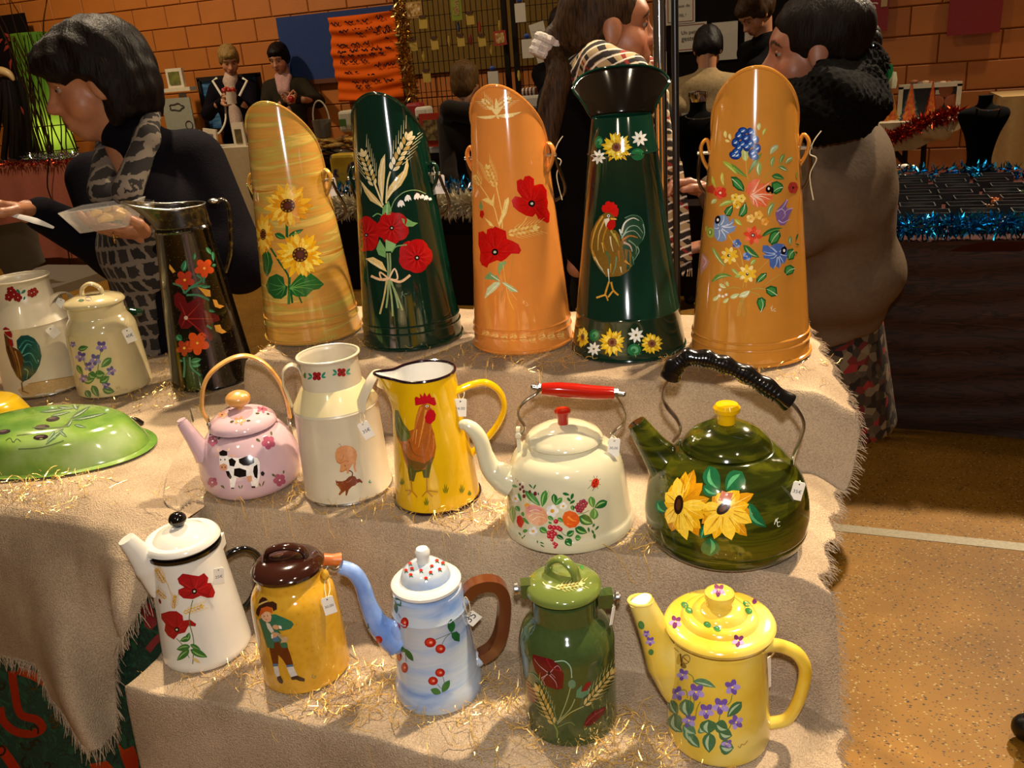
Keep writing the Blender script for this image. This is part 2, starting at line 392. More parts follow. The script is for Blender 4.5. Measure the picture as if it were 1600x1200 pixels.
# cloth on the left table: flat top, then a folded drop in front with a fringed hem
def left_top(X, Y): return ZL - 0.004 + 0.003 * vnoise(X, Y, 20,21) - 0.05 * sstep(1.0,0.93, Y) ** 2 * 0.4
_xs = np.linspace(-2.85,-1.0,120); _yy = np.linspace(0.94,1.69,60)
U, V = np.meshgrid(_xs, _yy, indexing='ij')
Zt = left_top(U, V) - 0.022 * sstep(-1.13,-1.02, U)
HX = [-2.85,-1.60,-1.46,-1.365,-1.355,-1.20,-1.175,-1.15,-1.12,-1.085,-1.04,-0.99]
HZ = [0.58,0.56,0.55,0.565,0.49,0.475,0.60,0.67,0.69,0.715,0.775,0.835]
def drape(x, t):
    """t 0 at the table edge .. 1 at the hem"""
    zh = np.interp(x, HX, HZ); z0 = left_top(x, np.full_like(x, 0.94)) - 0.022 * sstep(-1.13,-1.02, x)
    bump1 = np.exp(-((x + 1.265) / 0.060) ** 2); bump2 = np.exp(-((x + 1.085) / 0.036) ** 2); dip = np.exp(-((x + 1.155) / 0.030) ** 2)
    y = 0.94 - 0.030 * np.sqrt(np.clip(t * 4,0,1)) - sstep(0.04,0.85, t) * (0.095 * bump1 + 0.060 * bump2 - 0.014 * dip) - 0.005 * np.sin(x * 31) * t
    return np.stack([x + t * (0.085 * bump1 + 0.02 * bump2), y, z0 + (zh - z0) * t],-1)
top_v = np.stack([U, V, Zt],-1)
_xd = np.linspace(-2.85,-0.99,230); _t = np.linspace(0,1,46)
UD, TD = np.meshgrid(_xd, _t, indexing='ij')
DV = drape(UD, TD)
mb = MB(); mb.add(top_v.reshape(-1,3), grid_faces(120,60)); mb.add(DV.reshape(-1,3),[tuple(reversed(f)) for f in grid_faces(230,46)])
lc = mb.build('draped_tablecloth', m_cloth, loc=(-1.9,1.2, ZL), sharp=None)
tag(lc, 'beige cloth with folded fringed hem hanging over the green holly cloth', 'tablecloth')
_hem = DV[:, -1, :]
_hem = _hem[_hem[:, 0] > -1.9]
fringe_mesh(_hem, np.tile([0.05,-0.15,-1.0],(len(_hem),1)),0.024, 'fringe', lc, per=0.0022, rad=0.0008, seed=4)
m_green = ramp_mat('green_scroll_cloth', [(0.40,'#0c3120'),(0.47,'#124028'),(0.50,'#071c12'),(0.54,'#0f3a25'),(0.62,'#174d2e')],(1,1,1),22,2, rough=0.85, coat=0, distortion=2.2)
_xg = np.linspace(-2.85,-0.99,120); _zg = np.linspace(0.03, ZL - 0.03,60)
U, V = np.meshgrid(_xg, _zg, indexing='ij')
V = V * np.interp(U, [-1.14,-1.04,-0.99],[1.0,0.86,0.80])
YG = 0.937 - 0.012 * np.sin(U * 17) * (1 - V) - 0.05 * (1 - V / 0.9) ** 2
green = mk('holly_tablecloth', np.stack([U, YG, V],-1).reshape(-1,3),[tuple(reversed(f)) for f in grid_faces(120,60)], m_green, loc=(-1.9,0.94,0.4), sharp=None)
tag(green, 'dark green cloth printed with scrolls and red ribbons hanging at lower left', 'tablecloth')
# ================================================================== PAINTED DECORATION
m_paint = col_mat('decor_paint', rough=0.16, coat=0.35, var=0.10, bscale=220)
def inside_poly(x, y, p):
    r = False; n = len(p); j = n - 1
    for i in range(n):
        if (p[i][1] > y) != (p[j][1] > y) and x < (p[j][0] - p[i][0]) * (y - p[i][1]) / (p[j][1] - p[i][1]) + p[i][0]: r = not r
        j = i
    return r
class Deco:
    """paint shapes laid on the curved skin of a vessel: outlines are cast onto the surface, then lifted a hair off it"""
    def __init__(s, vessel, key=('body',)):
        s.vs = vessel; s.keys = key; s.zx, s.zy, s.zs = 0.0,0.0,1.0; s.reset(); s.bvh = vessel.bvh(key)
    def reset(s): s.V = []; s.F = []; s.C = []; s.n = 0; s.S = []
    def view(s, x, y, k): s.zx, s.zy, s.zs = x, y, k; return s
    def cast(s, x, y, lift):
        d = Vector(ray(x, y)).normalized(); h = s.bvh.ray_cast(Vector(EYE), d, 10)
        if h[0] is None: return None
        nrm = h[1]
        if nrm.dot(d) > 0: nrm = -nrm
        if -nrm.dot(d) < 0.04: return None
        return h[0] + nrm * lift
    def poly(s, pts, col, layer=0, step=6.0):
        p = []; pts = [(s.zx + a[0] / s.zs, s.zy + a[1] / s.zs) for a in pts]
        for i in range(len(pts)):
            a = np.array(pts[i], float); b = np.array(pts[(i + 1) % len(pts)], float); k = max(1, int(np.linalg.norm(b - a) / step + 0.5))
            for t in range(k): p.append(tuple(a + (b - a) * t / k))
        q = [Vector(x) for x in p]; n = len(q)
        xs = [a[0] for a in p]; ys = [a[1] for a in p]
        if max(xs) - min(xs) > 9 and max(ys) - min(ys) > 9:
            gx = np.arange(min(xs) + step / 2, max(xs), step); gy = np.arange(min(ys) + step / 2, max(ys), step)
            for a in gx:
                for b in gy:
                    if inside_poly(a, b, p): q.append(Vector((a, b)))
        try: r = delaunay_2d_cdt(q, [(i, (i + 1) % n) for i in range(n)],[],1,1e-4)
        except Exception: return s
        lift = 0.00045 + 0.00022 * layer + 0.000008 * s.n; s.n += 1
        w = [s.cast(v.x, v.y, lift) for v in r[0]]
        idx = {}; c = lin(col); f0 = len(s.F)
        for f in r[2]:
            if any(w[i] is None for i in f): continue
            g = []
            for i in f:
                if i not in idx: idx[i] = len(s.V); s.V.append(tuple(w[i])); s.C.append(c)
                g.append(idx[i])
            a, b, d = (Vector(s.V[i]) for i in g[:3])
            if (b - a).cross(d - a).dot(Vector(EYE) - a) < 0: g.reverse()
            s.F.append(tuple(g))
        if len(s.F) > f0: s.S.append((min(xs), min(ys), max(xs), max(ys), f0, len(s.F)))
        return s
    def dot(s, x, y, rx, ry=None, col='#ffffff', rot=0.0, layer=0, n=12):
        ry = rx if ry is None else ry; c, d = math.cos(rot), math.sin(rot)
        return s.poly([(x + rx * math.cos(a) * c - ry * math.sin(a) * d, y + rx * math.cos(a) * d + ry * math.sin(a) * c) for a in np.linspace(0,2 * math.pi, n, endpoint=False)], col, layer)
    def petal(s, x0, y0, x1, y1, w, col, layer=0, tip=0.5, bend=0.0):
        a = np.array([x0, y0], float); b = np.array([x1, y1], float); d = b - a; L = np.linalg.norm(d); d = d / (L + 1e-9); nn = np.array([-d[1], d[0]])
        ts = np.linspace(0,1,7); l = []; r = []
        for t in ts:
            wd = w * (math.sin(math.pi * t ** (math.log(0.5) / math.log(max(0.15, min(0.85, tip)))) )) ** 0.8 if 0 < t < 1 else 0.25
            c = a + d * L * t + nn * bend * math.sin(math.pi * t)
            l.append(c + nn * wd / 2); r.append(c - nn * wd / 2)
        return s.poly([tuple(q) for q in l + r[::-1]], col, layer)
    def stroke(s, pts, w, col, layer=0, taper=False):
        p = catmull(pts, 5) if len(pts) > 2 else np.array([np.array(pts[0]) + (np.array(pts[1]) - np.array(pts[0])) * t for t in np.linspace(0,1,5)], float)
        t = np.gradient(p, axis=0); t /= np.linalg.norm(t, axis=1)[:, None] + 1e-9; nn = np.stack([-t[:, 1], t[:, 0]],1)
        ww = np.full(len(p), w / 2.0)
        if taper: ww = ww * np.linspace(1,0.25, len(p))
        l = p + nn * ww[:, None]; r = p - nn * ww[:, None]
        for i in range(0, len(p) - 1,4):
            k = min(i + 5, len(p)); s.poly([tuple(q) for q in np.concatenate([l[i:k], r[i:k][::-1]])], col, layer); 
        return s
    def leaf(s, x0, y0, x1, y1, w, col='#2f6b30', light='#6fa565', layer=0, bend=0.0, tip=0.42):
        s.petal(x0, y0, x1, y1, w, col, layer, tip, bend)
        if light:
            s.petal(x0 + (x1 - x0) * .12, y0 + (y1 - y0) * .12, x0 + (x1 - x0) * .92, y0 + (y1 - y0) * .92, max(1.0, w * .22), light, layer + 1,0.45, bend + w * 0.16)
        return s
    def bloom(s, x, y, r, n, col, centre='#f4e9c0', rc=None, ry=None, rot=0.0, wide=1.0, col2=None, layer=0):
        ry = r if ry is None else ry
        for i in range(n):
            a = rot + 2 * math.pi * i / n; k = col if (col2 is None or i % 2 == 0) else col2
            s.dot(x + 0.58 * r * math.cos(a), y + 0.58 * ry * math.sin(a),0.46 * r, 0.46 * r * wide * (ry / r), k, a, layer)
        s.dot(x, y, r * 0.5, ry * 0.5, col, 0, layer)
        if centre: s.dot(x, y, rc or r * .2,(rc or r * .2) * ry / r, centre, 0, layer + 2,8)
        return s
    def sunflower(s, x, y, r, rc, n=18, sy=1.0, cols=('#e0951a', '#f0b52c', '#f7cf52'), centre='#4a2410', layer=0, seed=0, sx=1.0):
        g = np.random.default_rng(seed)
        for ring, (k, f) in enumerate(((0,1.0),(1,0.86),(2,0.68))):
            for i in range(n):
                a = 2 * math.pi * (i + 0.5 * ring) / n + g.uniform(-.12,.12); q = r * f * g.uniform(0.88,1.12)
                s.petal(x + rc * .6 * math.cos(a) * sx, y + rc * .6 * math.sin(a) * sy, x + q * math.cos(a) * sx, y + q * math.sin(a) * sy, r * 0.27 * (1 - .2 * ring), cols[(k + int(g.integers(0,2))) % 3], layer + ring, 0.45, g.uniform(-2,2))
        s.dot(x, y, rc * sx, rc * sy, centre, 0, layer + 3,16)
        for i in range(10):
            a = i * 0.63; s.dot(x + rc * .78 * math.cos(a) * sx, y + rc * .78 * math.sin(a) * sy, max(.8, rc * .13), None, '#a8791e',0, layer + 4,6)
        s.dot(x, y, rc * .42 * sx, rc * .42 * sy, '#5e2a1c',0, layer + 4,10); return s
    def wheat(s, x0, y0, x1, y1, w, col='#e9d7a0', dark='#c9a860', n=6, awn=1.0, layer=0):
        """ear from its foot to its tip"""
        a = np.array([x0, y0], float); b = np.array([x1, y1], float); d = b - a; L = np.linalg.norm(d); d /= L; nn = np.array([-d[1], d[0]])
        for i in range(n):
            c = a + d * L * i / n
            for sg in (-1,1):
                e = c + d * L * 0.24 + nn * sg * w * 0.62
                q = e + d * L * awn * 0.7 + nn * sg * w * 0.55
                if awn: s.stroke([tuple(e), tuple(q)],0.9 * s.zs, col, layer, True)
        for i in range(n):
            c = a + d * L * i / n
            for sg in (-1,1):
                c2 = c + nn * sg * w * .08; e = c + d * L * 1.25 / n + nn * sg * w * 0.5; s.petal(c2[0], c2[1], e[0], e[1], w * 0.36, col if (2 * i + sg) % 3 else dark, layer + 1,0.5); s.stroke([tuple(c2 + (e - c2) * .15), tuple(c2 + (e - c2) * .85)], w * .06, dark, layer + 2, True)
        e = b + d * L * 0.12; s.petal(b[0] - d[0] * L * .15, b[1] - d[1] * L * .15, e[0], e[1], w * .45, col, layer + 2); return s
    def poppy(s, pts, cx, cy, col='#b3121a', dark='#7d0a12', rc=3.0, layer=0, light='#cf2a2a'):
        s.poly(pts, col, layer)
        for i in range(0, len(pts),2):
            x, y = pts[i]; s.stroke([(cx + (x - cx) * .25, cy + (y - cy) * .25),(cx + (x - cx) * .55 + 1, cy + (y - cy) * .55),(cx + (x - cx) * .86, cy + (y - cy) * .86)],0.9 * s.zs, dark if i % 4 else light, layer + 1, True)
        s.dot(cx, cy, rc, rc, '#120c0c',0, layer + 2,9); s.dot(cx + .3, cy - .2, rc * .45, rc * .4,'#cfd0b8',0, layer + 3,7); return s
    def violet(s, x, y, r, rot=0.0, c1='#6a4fa0', c2='#a58fce', layer=0):
        for i, (a, k) in enumerate(((-2.2, c1),(-0.9, c1),(2.7, c2),(0.4, c2),(1.57, c1))):
            a += rot; s.dot(x + .55 * r * math.cos(a), y + .55 * r * math.sin(a),.55 * r, .38 * r, k, a, layer)
        s.dot(x, y, r * .16, None, '#f3d34a',0, layer + 2,6); return s
    def end(s, name, label=None):
        """one object for each cluster of touching strokes"""
        n = len(s.S); par = list(range(n))
        def find(a):
            while par[a] != a: a = par[a]
            return a
        for i in range(n):
            for j in range(i):
                a, b = s.S[i], s.S[j]
                if a[0] <= b[2] + 1 and b[0] <= a[2] + 1 and a[1] <= b[3] + 1 and b[1] <= a[3] + 1: par[find(i)] = find(j)
        groups = {}
        for i in range(n): groups.setdefault(find(i),[]).append(i)
        for g in groups.values():
            F = [f for i in g for f in s.F[s.S[i][4]:s.S[i][5]]]; used = sorted({k for f in F for k in f}); m = {k: q for q, k in enumerate(used)}
            o = mk(name, [s.V[k] for k in used],[tuple(m[k] for k in f) for f in F], m_paint, s.vs.root, smooth=True, cols=[s.C[k] for k in used], sharp=None)
            if label: o['label'] = label
        s.reset(); return s
class Vessel:
    def __init__(s, name, label, cat, px, py, z, group=None):
        s.base = onz(px, py, z + 0.001); s.root = empty(name, s.base, label, cat, group); s.geo = {}
        s.d0 = depth_of(s.base)
    def prof(s, lst):
        out = []
        for py, hw in lst:
            z = z_at(s.base, py); out.append((hw * depth_of(s.base + np.array([0,0, z])) / FPX, z))
        z0 = out[0][1]
        return [(r, z - z0) for r, z in out]
    def rz(s, py, hw):
        z = z_at(s.base, py); return hw * depth_of(s.base + np.array([0,0, z])) / FPX, z
    def mpp(s, py): return depth_of(s.base + np.array([0,0, z_at(s.base, py)])) / FPX
    def at(s, px, py, off=0.0): return onaxis(px, py, s.base, off)
    def line(s, pts, off=0.0, n=8):
        return catmull([s.at(p[0], p[1], p[2] if len(p) > 2 else off) for p in pts], n)
    def nrm(s):
        to = EYE - s.base; n = np.array([to[0], to[1],0.0]); return n / np.linalg.norm(n)
    def lathe(s, name, prof, mat, parent=None, seg=72, key=None, dx=(0,0,0)):
        v, f = lathe_geo(s.base + np.asarray(dx, float), prof, seg)
        o = mk(name, v, f, mat, parent or s.root)
        s.geo.setdefault(key or name, []).append((v, f)); return o
    def sweep(s, name, pts, ra, mat, rb=None, normal=None, seg=12, parent=None, caps=True, key=None, square=False, closed=False):
        v, f = sweep_geo(pts, ra, rb, s.nrm() if normal is None else normal, seg, caps, closed, square)
        o = mk(name, v, f, mat, parent or s.root); s.geo.setdefault(key or name, []).append((v, f)); return o
    def bvh(s, keys):
        V = []; F = []
        for k in keys:
            for v, f in s.geo.get(k, []):
                n = len(V); V += [tuple(x) for x in v]; F += [tuple(i + n for i in q) for q in f]
        return BVHTree.FromPolygons(V, F, all_triangles=False)
def smoothprof(p, n=4): return [(max(0.0, a[0]), a[1]) for a in catmull(p, n)]
def open_body(outer, t=0.0016):
    """outer profile from base centre to rim, closed by an inner wall"""
    inner = [(max(r - t, 0.001), max(z, t)) for r, z in reversed(outer)]
    return [(0.0,0.0)] + outer + [(outer[-1][0] - t * .5, outer[-1][1] + t * .6)] + inner + [(0.0, t * 2)]
def ring_on(v, name, py, hw, thick, mat, parent=None):
    r, z = v.rz(py, hw); p = [v.base + np.array([r * math.cos(a), r * math.sin(a), z]) for a in np.linspace(0,2 * math.pi, 72, endpoint=False)]
    vv, f = sweep_geo(p, thick, None, (0,0,1),8, False, True); return mk(name, vv, f, mat, parent or v.root)
# ================================================================== PAINTED VESSELS
def enamel(name, col, rough=0.10, var=0.03, scale=25): return P(name, col, rough, 0.0,0.5, var, scale)
m_steel = P('steel', '#b9b7b2',0.25,1.0, var=0.05)
m_darksteel = P('dark_steel', '#4a4038',0.35,1.0)
m_chrome = P('chrome', '#d8d8d8',0.08,1.0)
m_black = enamel('black_enamel', '#0b0807'); m_white_in = enamel('white_inside', '#e6e2d8')
m_tagcard = P('tag_card', '#e9e1d2',0.6); m_string = P('tag_string', '#cfc1a0',0.8); m_ink = P('ink', '#3a3a4a',0.7)
def price_tag(px, py, w, h, ang, label, vessel, text=None, hang=None, off=0.006, turn=0.0, depth=None):
    """card hanging on a string loop; px, py its centre"""
    b = vessel.bvh([k for k in vessel.geo])
    hit = b.ray_cast(Vector(EYE), Vector(ray(px, py)).normalized(),10)
    c = np.array(hit[0]) if hit[0] is not None and depth is None else vessel.at(px, py)
    d = ray(px, py); d /= np.linalg.norm(d); c = c - d * (off + 0.004)
    mpp = depth_of(c) / FPX; W, H = w * mpp, h * mpp
    n = vessel.nrm(); n = n * math.cos(turn) + np.cross([0,0,1], n) * math.sin(turn); x = np.cross([0,0,1], n)
    ca, sa = math.cos(ang), math.sin(ang); ax = x * ca + np.array([0,0,1]) * sa; ay = np.array([0,0,1]) * ca - x * sa; an = np.cross(ax, ay)
    M = np.stack([ax, ay, an],1); t = 0.0004
    out = [(-W / 2,-H / 2),(W / 2,-H / 2),(W / 2, H / 2 - W * .12),(W / 2 - W * .12, H / 2),(-W / 2 + W * .12, H / 2),(-W / 2, H / 2 - W * .12)]
    v = [c + M @ np.array([a, bb, t]) for a, bb in out] + [c + M @ np.array([a, bb, -t]) for a, bb in out]
    f = [tuple(range(6)), tuple(range(11,5,-1))] + [(i, i + 6,(i + 1) % 6 + 6,(i + 1) % 6) for i in range(6)]
    o = mk('price_tag', v, f, m_tagcard, loc=c, smooth=False); tag(o, label, 'price tag', 'price tags hanging from the painted pots')
    hole = c + M @ np.array([0, H / 2 - W * .22, t * 2]); mb = MB(); mb.ball(hole, (W * .07, W * .07, W * .02),8,5, M=M); mb.build('eyelet', m_ink, o)
    top = vessel.at(hang[0], hang[1], hang[2] if len(hang) > 2 else 0.03) if hang else hole + np.array([0,0, H * .8])
    s1 = catmull([hole, (hole + top) / 2 + ax * W * .25 + an * .002, top + ax * W * .1, top - ax * W * .1,(hole + top) / 2 - ax * W * .18 + an * .002, hole],6)
    mb = MB(); mb.sweep(s1,0.0007, seg=6); mb.build('string', m_string, o)
    if text: writing(text, c + M @ np.array([-W * .36,-H * .12, t + 0.0003]), ax, ay, W * .72, o)
    return o
def text_geo(body):
    cu = bpy.data.curves.new('t', 'FONT'); cu.body = body; cu.size = 1.0; cu.resolution_u = 3
    ob = bpy.data.objects.new('t', cu); COL.objects.link(ob); dg = bpy.context.evaluated_depsgraph_get()
    me = bpy.data.meshes.new_from_object(ob.evaluated_get(dg)); v = np.array([tuple(p.co) for p in me.vertices]); f = [tuple(p.vertices) for p in me.polygons]
    bpy.data.objects.remove(ob); bpy.data.meshes.remove(me); bpy.data.curves.remove(cu); return v, f
def writing(body, org, ax, ay, width, parent, mat=None, name='handwriting', height=None):
    v, f = text_geo(body); lo, hi = v.min(0), v.max(0); k = width / (hi[0] - lo[0]); ky = k if height is None else height / (hi[1] - lo[1])
    w = [np.asarray(org) + ax * (a[0] - lo[0]) * k + ay * (a[1] - lo[1]) * ky for a in v]
    return mk(name, w, f, mat or m_ink, parent, smooth=False)
# ---------------------------------------------------------------- tall coal scuttles (top step)
def scuttle(name, label, px, py, hw, ytop_hw, peak, psi, mat, amp, rings=(24,34), lug_y=None, cutmat=None):
    v = Vessel(name, label, 'coal scuttle', px, py, Z3)
    r0 = hw * v.d0 / FPX; yt, ht = ytop_hw; r1, z1 = v.rz(yt, ht)
    az0 = math.atan2(*(EYE - v.base)[1::-1]) + psi
    fr = np.array([math.cos(az0), math.sin(az0),0]); rz = lambda z: r0 + (r1 - r0) * z / z1
    lo, hi = 0.2,0.9
    for _ in range(40):
        m = (lo + hi) / 2
        if proj(v.base + fr * rz(m) + np.array([0,0, m]))[1] > peak: lo = m
        else: hi = m
    zt = lo; seg = 96; nz = 26
    def ztop(a): return zt - amp * (1 - math.cos(a - az0)) - 0.10 * max(0.0,-math.cos(a - az0)) ** 1.5
    V = []; F = []
    for side in (0,1):
        n0 = len(V)
        for i in range(nz + 1):
            for j in range(seg):
                a = 2 * math.pi * j / seg; z = ztop(a) * i / nz; r = rz(z) - (0.0018 if side else 0)
                V.append(v.base + np.array([r * math.cos(a), r * math.sin(a), max(z, 0.003 * side)]))
        for i in range(nz):
            for j in range(seg):
                q = (n0 + i * seg + j, n0 + i * seg + (j + 1) % seg, n0 + (i + 1) * seg + (j + 1) % seg, n0 + (i + 1) * seg + j); F.append(q if not side else q[::-1])
        if side == 0: outer = (list(V), list(F))
        F.append(tuple(range(n0 + seg - 1, n0 - 1,-1)) if not side else tuple(range(n0, n0 + seg)))
    mk('body', V, F, mat, v.root); v.geo['body'] = [outer]
    rim = [v.base + np.array([rz(ztop(a)) * math.cos(a), rz(ztop(a)) * math.sin(a), ztop(a)]) for a in np.linspace(0,2 * math.pi, 120, endpoint=False)]
    vv, f = sweep_geo(rim, 0.0030, None, (0,0,1),8, False, True); mk('rim', vv, f, mat, v.root)
    mb = MB(); k = v.d0 / FPX
    for a_, th in ((3,0.0035),(rings[0],0.0022),(rings[1],0.0022)):
        z = max(0.0036, a_ * k * 1.05); r = rz(z); mb.sweep([v.base + np.array([r * math.cos(a), r * math.sin(a), z]) for a in np.linspace(0,2 * math.pi, 96, endpoint=False)], th, None, (0,0,1),8, False, True)
    mb.build('base_band', mat, v.root)
    zl = z_at(v.base, lug_y or (yt + 60)); v.lug = []
    for sg in (-1,1):
        a = az0 + sg * math.pi / 2; dr = np.array([math.cos(a), math.sin(a),0]); p = v.base + dr * rz(zl) + np.array([0,0, zl])
        e = MB(); e.sweep(catmull([p + np.array([0,0,-.03]), p + dr * .010 + np.array([0,0,-.012]), p + dr * .014 + np.array([0,0,.01]), p + dr * .004 + np.array([0,0,.022]), p - dr * .002],6),0.0035,0.008, np.cross(dr, [0,0,1]),10)
        e.build('lug', mat, v.root); mb = MB(); mb.sweep([p, p + dr * .02],0.0035, seg=8); mb.build('pivot', m_steel, v.root)
        v.lug.append(p + dr * .016)
    hp = []
    for t in np.linspace(0, math.pi, 25):
        a = az0 - math.pi / 2 - t; r = (rz(zl) + .016) + 0.03 * math.sin(t); hp.append(v.base + np.array([r * math.cos(a), r * math.sin(a), zl - 0.11 * math.sin(t) ** 0.7]))
    v.sweep('bail_handle', hp, 0.0032, m_darksteel, normal=(0,0,1), seg=8)
    return v
m_s1 = ramp_mat('streaked_ochre', [(0.30,'#b9852c'),(0.42,'#cf9a45'),(0.50,'#c98d3f'),(0.56,'#b8a24a'),(0.62,'#dcb65c'),(0.72,'#b3711f')],(1.2,1.2,14),3.4,6, rough=0.12, coat=0.5, distortion=0.6)
m_s2 = enamel('bottle_green', '#06281b'); m_s3 = enamel('warm_orange', '#de8a3c'); m_s5 = enamel('ochre_orange', '#c68432')
s1 = scuttle('coal_scuttle', 'tall ochre streaked coal scuttle painted with three sunflowers',491,517,73,(248,55),160,-0.42, m_s1,0.080, lug_y=285)
s2 = scuttle('coal_scuttle', 'tall bottle green coal scuttle painted with red flowers and wheat',646,525,77,(224,57),146,-0.33, m_s2,0.080, lug_y=275)
s3 = scuttle('coal_scuttle', 'tall orange coal scuttle painted with two red poppies and pale wheat',818,530,77,(222,59),134,-0.36, m_s3,0.078, lug_y=245)
s5 = scuttle('coal_scuttle', 'tall orange-brown coal scuttle painted with a many coloured bouquet',1171,545,90,(173,64),105,0.0, m_s5,0.078, lug_y=235)
# sunflowers on the ochre scuttle
d = Deco(s1).view(390,270,5.4533); G1, G2 = '#1f5a2a', '#5d9a4f'
d.stroke([(318,420),(318,560)],22, G1).stroke([(180,640),(260,770),(330,880),(335,1000)],16, G1).stroke([(340,880),(335,1120)],24,'#3c7a3a').stroke([(350,980),(365,1110)],18, G1).stroke([(420,1050),(445,1110)],14, G1)
d.leaf(215,520,310,560,50, G1, G2).leaf(330,540,460,480,40, G1, G2).end('painted_stem')
d.poly([(140,960),(165,890),(230,860),(290,890),(300,950),(325,970),(315,1040),(270,1075),(210,1070),(160,1020)], G1)
for a in ((170,940),(180,1000),(220,1045),(270,1055),(240,890)): d.stroke([(305,965),((305 + a[0]) / 2,(965 + a[1]) / 2 + 10), a],7, G2,1, True)
d.end('painted_leaf')
d.poly([(335,985),(370,930),(430,860),(490,880),(520,855),(570,890),(635,950),(590,990),(540,1000),(480,1055),(400,1055),(350,1030)], '#236a2c')
for a in ((460,890),(560,910),(620,950),(540,990),(470,1040),(400,1045)): d.stroke([(345,985),((345 + a[0]) / 2,(985 + a[1]) / 2 - 10), a],8,'#66a850',1, True)
d.end('painted_leaf')
d.poly([(105,700),(140,650),(180,690),(200,760),(180,840),(150,890),(120,830)], '#205a28').stroke([(150,680),(165,760),(150,860)],8, G2,1, True).end('painted_leaf')
d.sunflower(120,525,150,42,15,1.15, sx=.62, seed=3).end('painted_sunflower')
d.sunflower(325,280,200,62,19,0.95, seed=1).end('painted_sunflower')
d.sunflower(430,697,205,66,19,0.95, seed=2, cols=('#e9a312', '#f4bf22', '#fada55')).end('painted_sunflower')
# wheat, lily of the valley, red flowers on the green scuttle
d = Deco(s2).view(500,200,5.4538); WH, WD = '#e7d5a2', '#c4a259'
d.wheat(460,490,365,205,70, WH, WD, 7,.5).stroke([(470,480),(540,660)],14, WH, 1).end('painted_wheat_ear')
d.wheat(615,360,765,60,88,'#f0dfae', WD, 7,.45).stroke([(600,370),(575,470),(565,640)],14, WH, 1).end('painted_wheat_ear')
d.poly([(555,220),(520,270),(497,370),(495,470),(515,560),(535,640),(548,480),(556,350)], '#e3c98c').stroke([(545,260),(520,400),(530,600)],9,'#f6e9c2',1).end('painted_leaf')
d.poly([(740,245),(755,320),(740,400),(690,490),(620,550),(572,620),(565,590),(590,500),(650,420),(715,360),(730,300)], '#e6cb85').stroke([(735,300),(690,430),(580,590)],10,'#f7ebc5',1).end('painted_leaf')
d.poly([(340,440),(400,510),(470,580),(520,640),(545,690),(500,660),(430,620),(385,550)], '#d6ba78').stroke([(360,465),(450,590),(530,670)],8,'#f2e2b4',1).end('painted_leaf')
d.stroke([(605,690),(640,610),(720,545),(820,530),(900,560)],8,'#7ea06b').end('painted_stem')
for x, y, r in ((690,645,32),(748,598,30),(828,583,30),(872,585,20),(905,595,22),(938,605,14)):
    d.poly([(x - r, y + r * .6),(x - r * .8, y - r * .3),(x - r * .2, y - r),(x + r * .5, y - r * .8),(x + r * .9, y),(x + r, y + r * .7),(x + r * .5, y + r * .3),(x + r * .2, y + r),(x - r * .2, y + r * .5),(x - r * .6, y + r)], '#f4f2ec').end('painted_lily_bell')
GL = '#74a765'
d.poly([(585,620),(535,680),(530,740),(600,740),(610,700)], GL).stroke([(575,650),(570,730)],12,'#a9cc95',1).poly([(695,770),(740,770),(790,800),(835,810),(790,840),(740,840),(710,810)], GL).poly([(510,950),(480,1030),(500,1080),(560,1105),(560,1030)], GL).poly([(560,950),(560,1050),(620,1050),(650,990)], '#8dbb7c').stroke([(450,755),(490,730),(530,745)],9, GL).stroke([(610,1060),(650,1010),(740,995)],10, GL).end('painted_leaf')
RD, RK = '#b10f12', '#7a080b'
def red5(x, y, r, sx=1.0, seed=0):
    g = np.random.default_rng(seed); pts = []
    for i in range(40):
        a = 2 * math.pi * i / 40; q = r * (0.86 + 0.14 * abs(math.cos(2.5 * a + seed)) ** .6 + g.uniform(-.015,.015)); pts.append((x + q * math.cos(a) * sx, y + q * math.sin(a)))
    return pts
d.poppy(red5(400,905,155,.72,1),398,912, RD, RK, 16).end('painted_red_flower')
d.poppy(red5(620,850,142,1,2),612,852, RD, RK, 20).end('painted_red_flower')
d.poppy(red5(812,1090,148,1,3),825,1106, RD, RK, 22).end('painted_red_flower')
d.view(370,140,2.8583)
d.poly([(575,755),(610,748),(650,770),(672,815),(640,800),(600,775)], '#e6cb85').stroke([(590,760),(650,800)],5,'#f5e7bf',1).end('painted_leaf')
for a, b in (((672,730),(675,850)),((684,730),(683,850)),((680,850),(697,1012)),((684,850),(740,985)),((676,850),(668,975)),((670,850),(640,1002)),((688,850),(722,975))): d.stroke([a, ((a[0] + b[0]) / 2 + 3,(a[1] + b[1]) / 2), b],8,'#bfae74' if a[0] % 4 else '#8aa070')
d.end('painted_stem')
d.stroke([(600,832),(640,848),(680,845),(730,858),(775,828)],11,'#e8bf94').stroke([(680,845),(640,815),(650,850),(680,845)],7,'#e8bf94').stroke([(680,845),(705,800),(718,845),(685,848)],7,'#f1cfa9',1).end('painted_ribbon_bow')
d.stroke([(735,905),(750,925)],2.5,'#5f7d68').stroke([(742,900),(734,930)],2.5,'#5f7d68').stroke([(748,912),(762,912)],2.5,'#5f7d68').end('painted_signature')
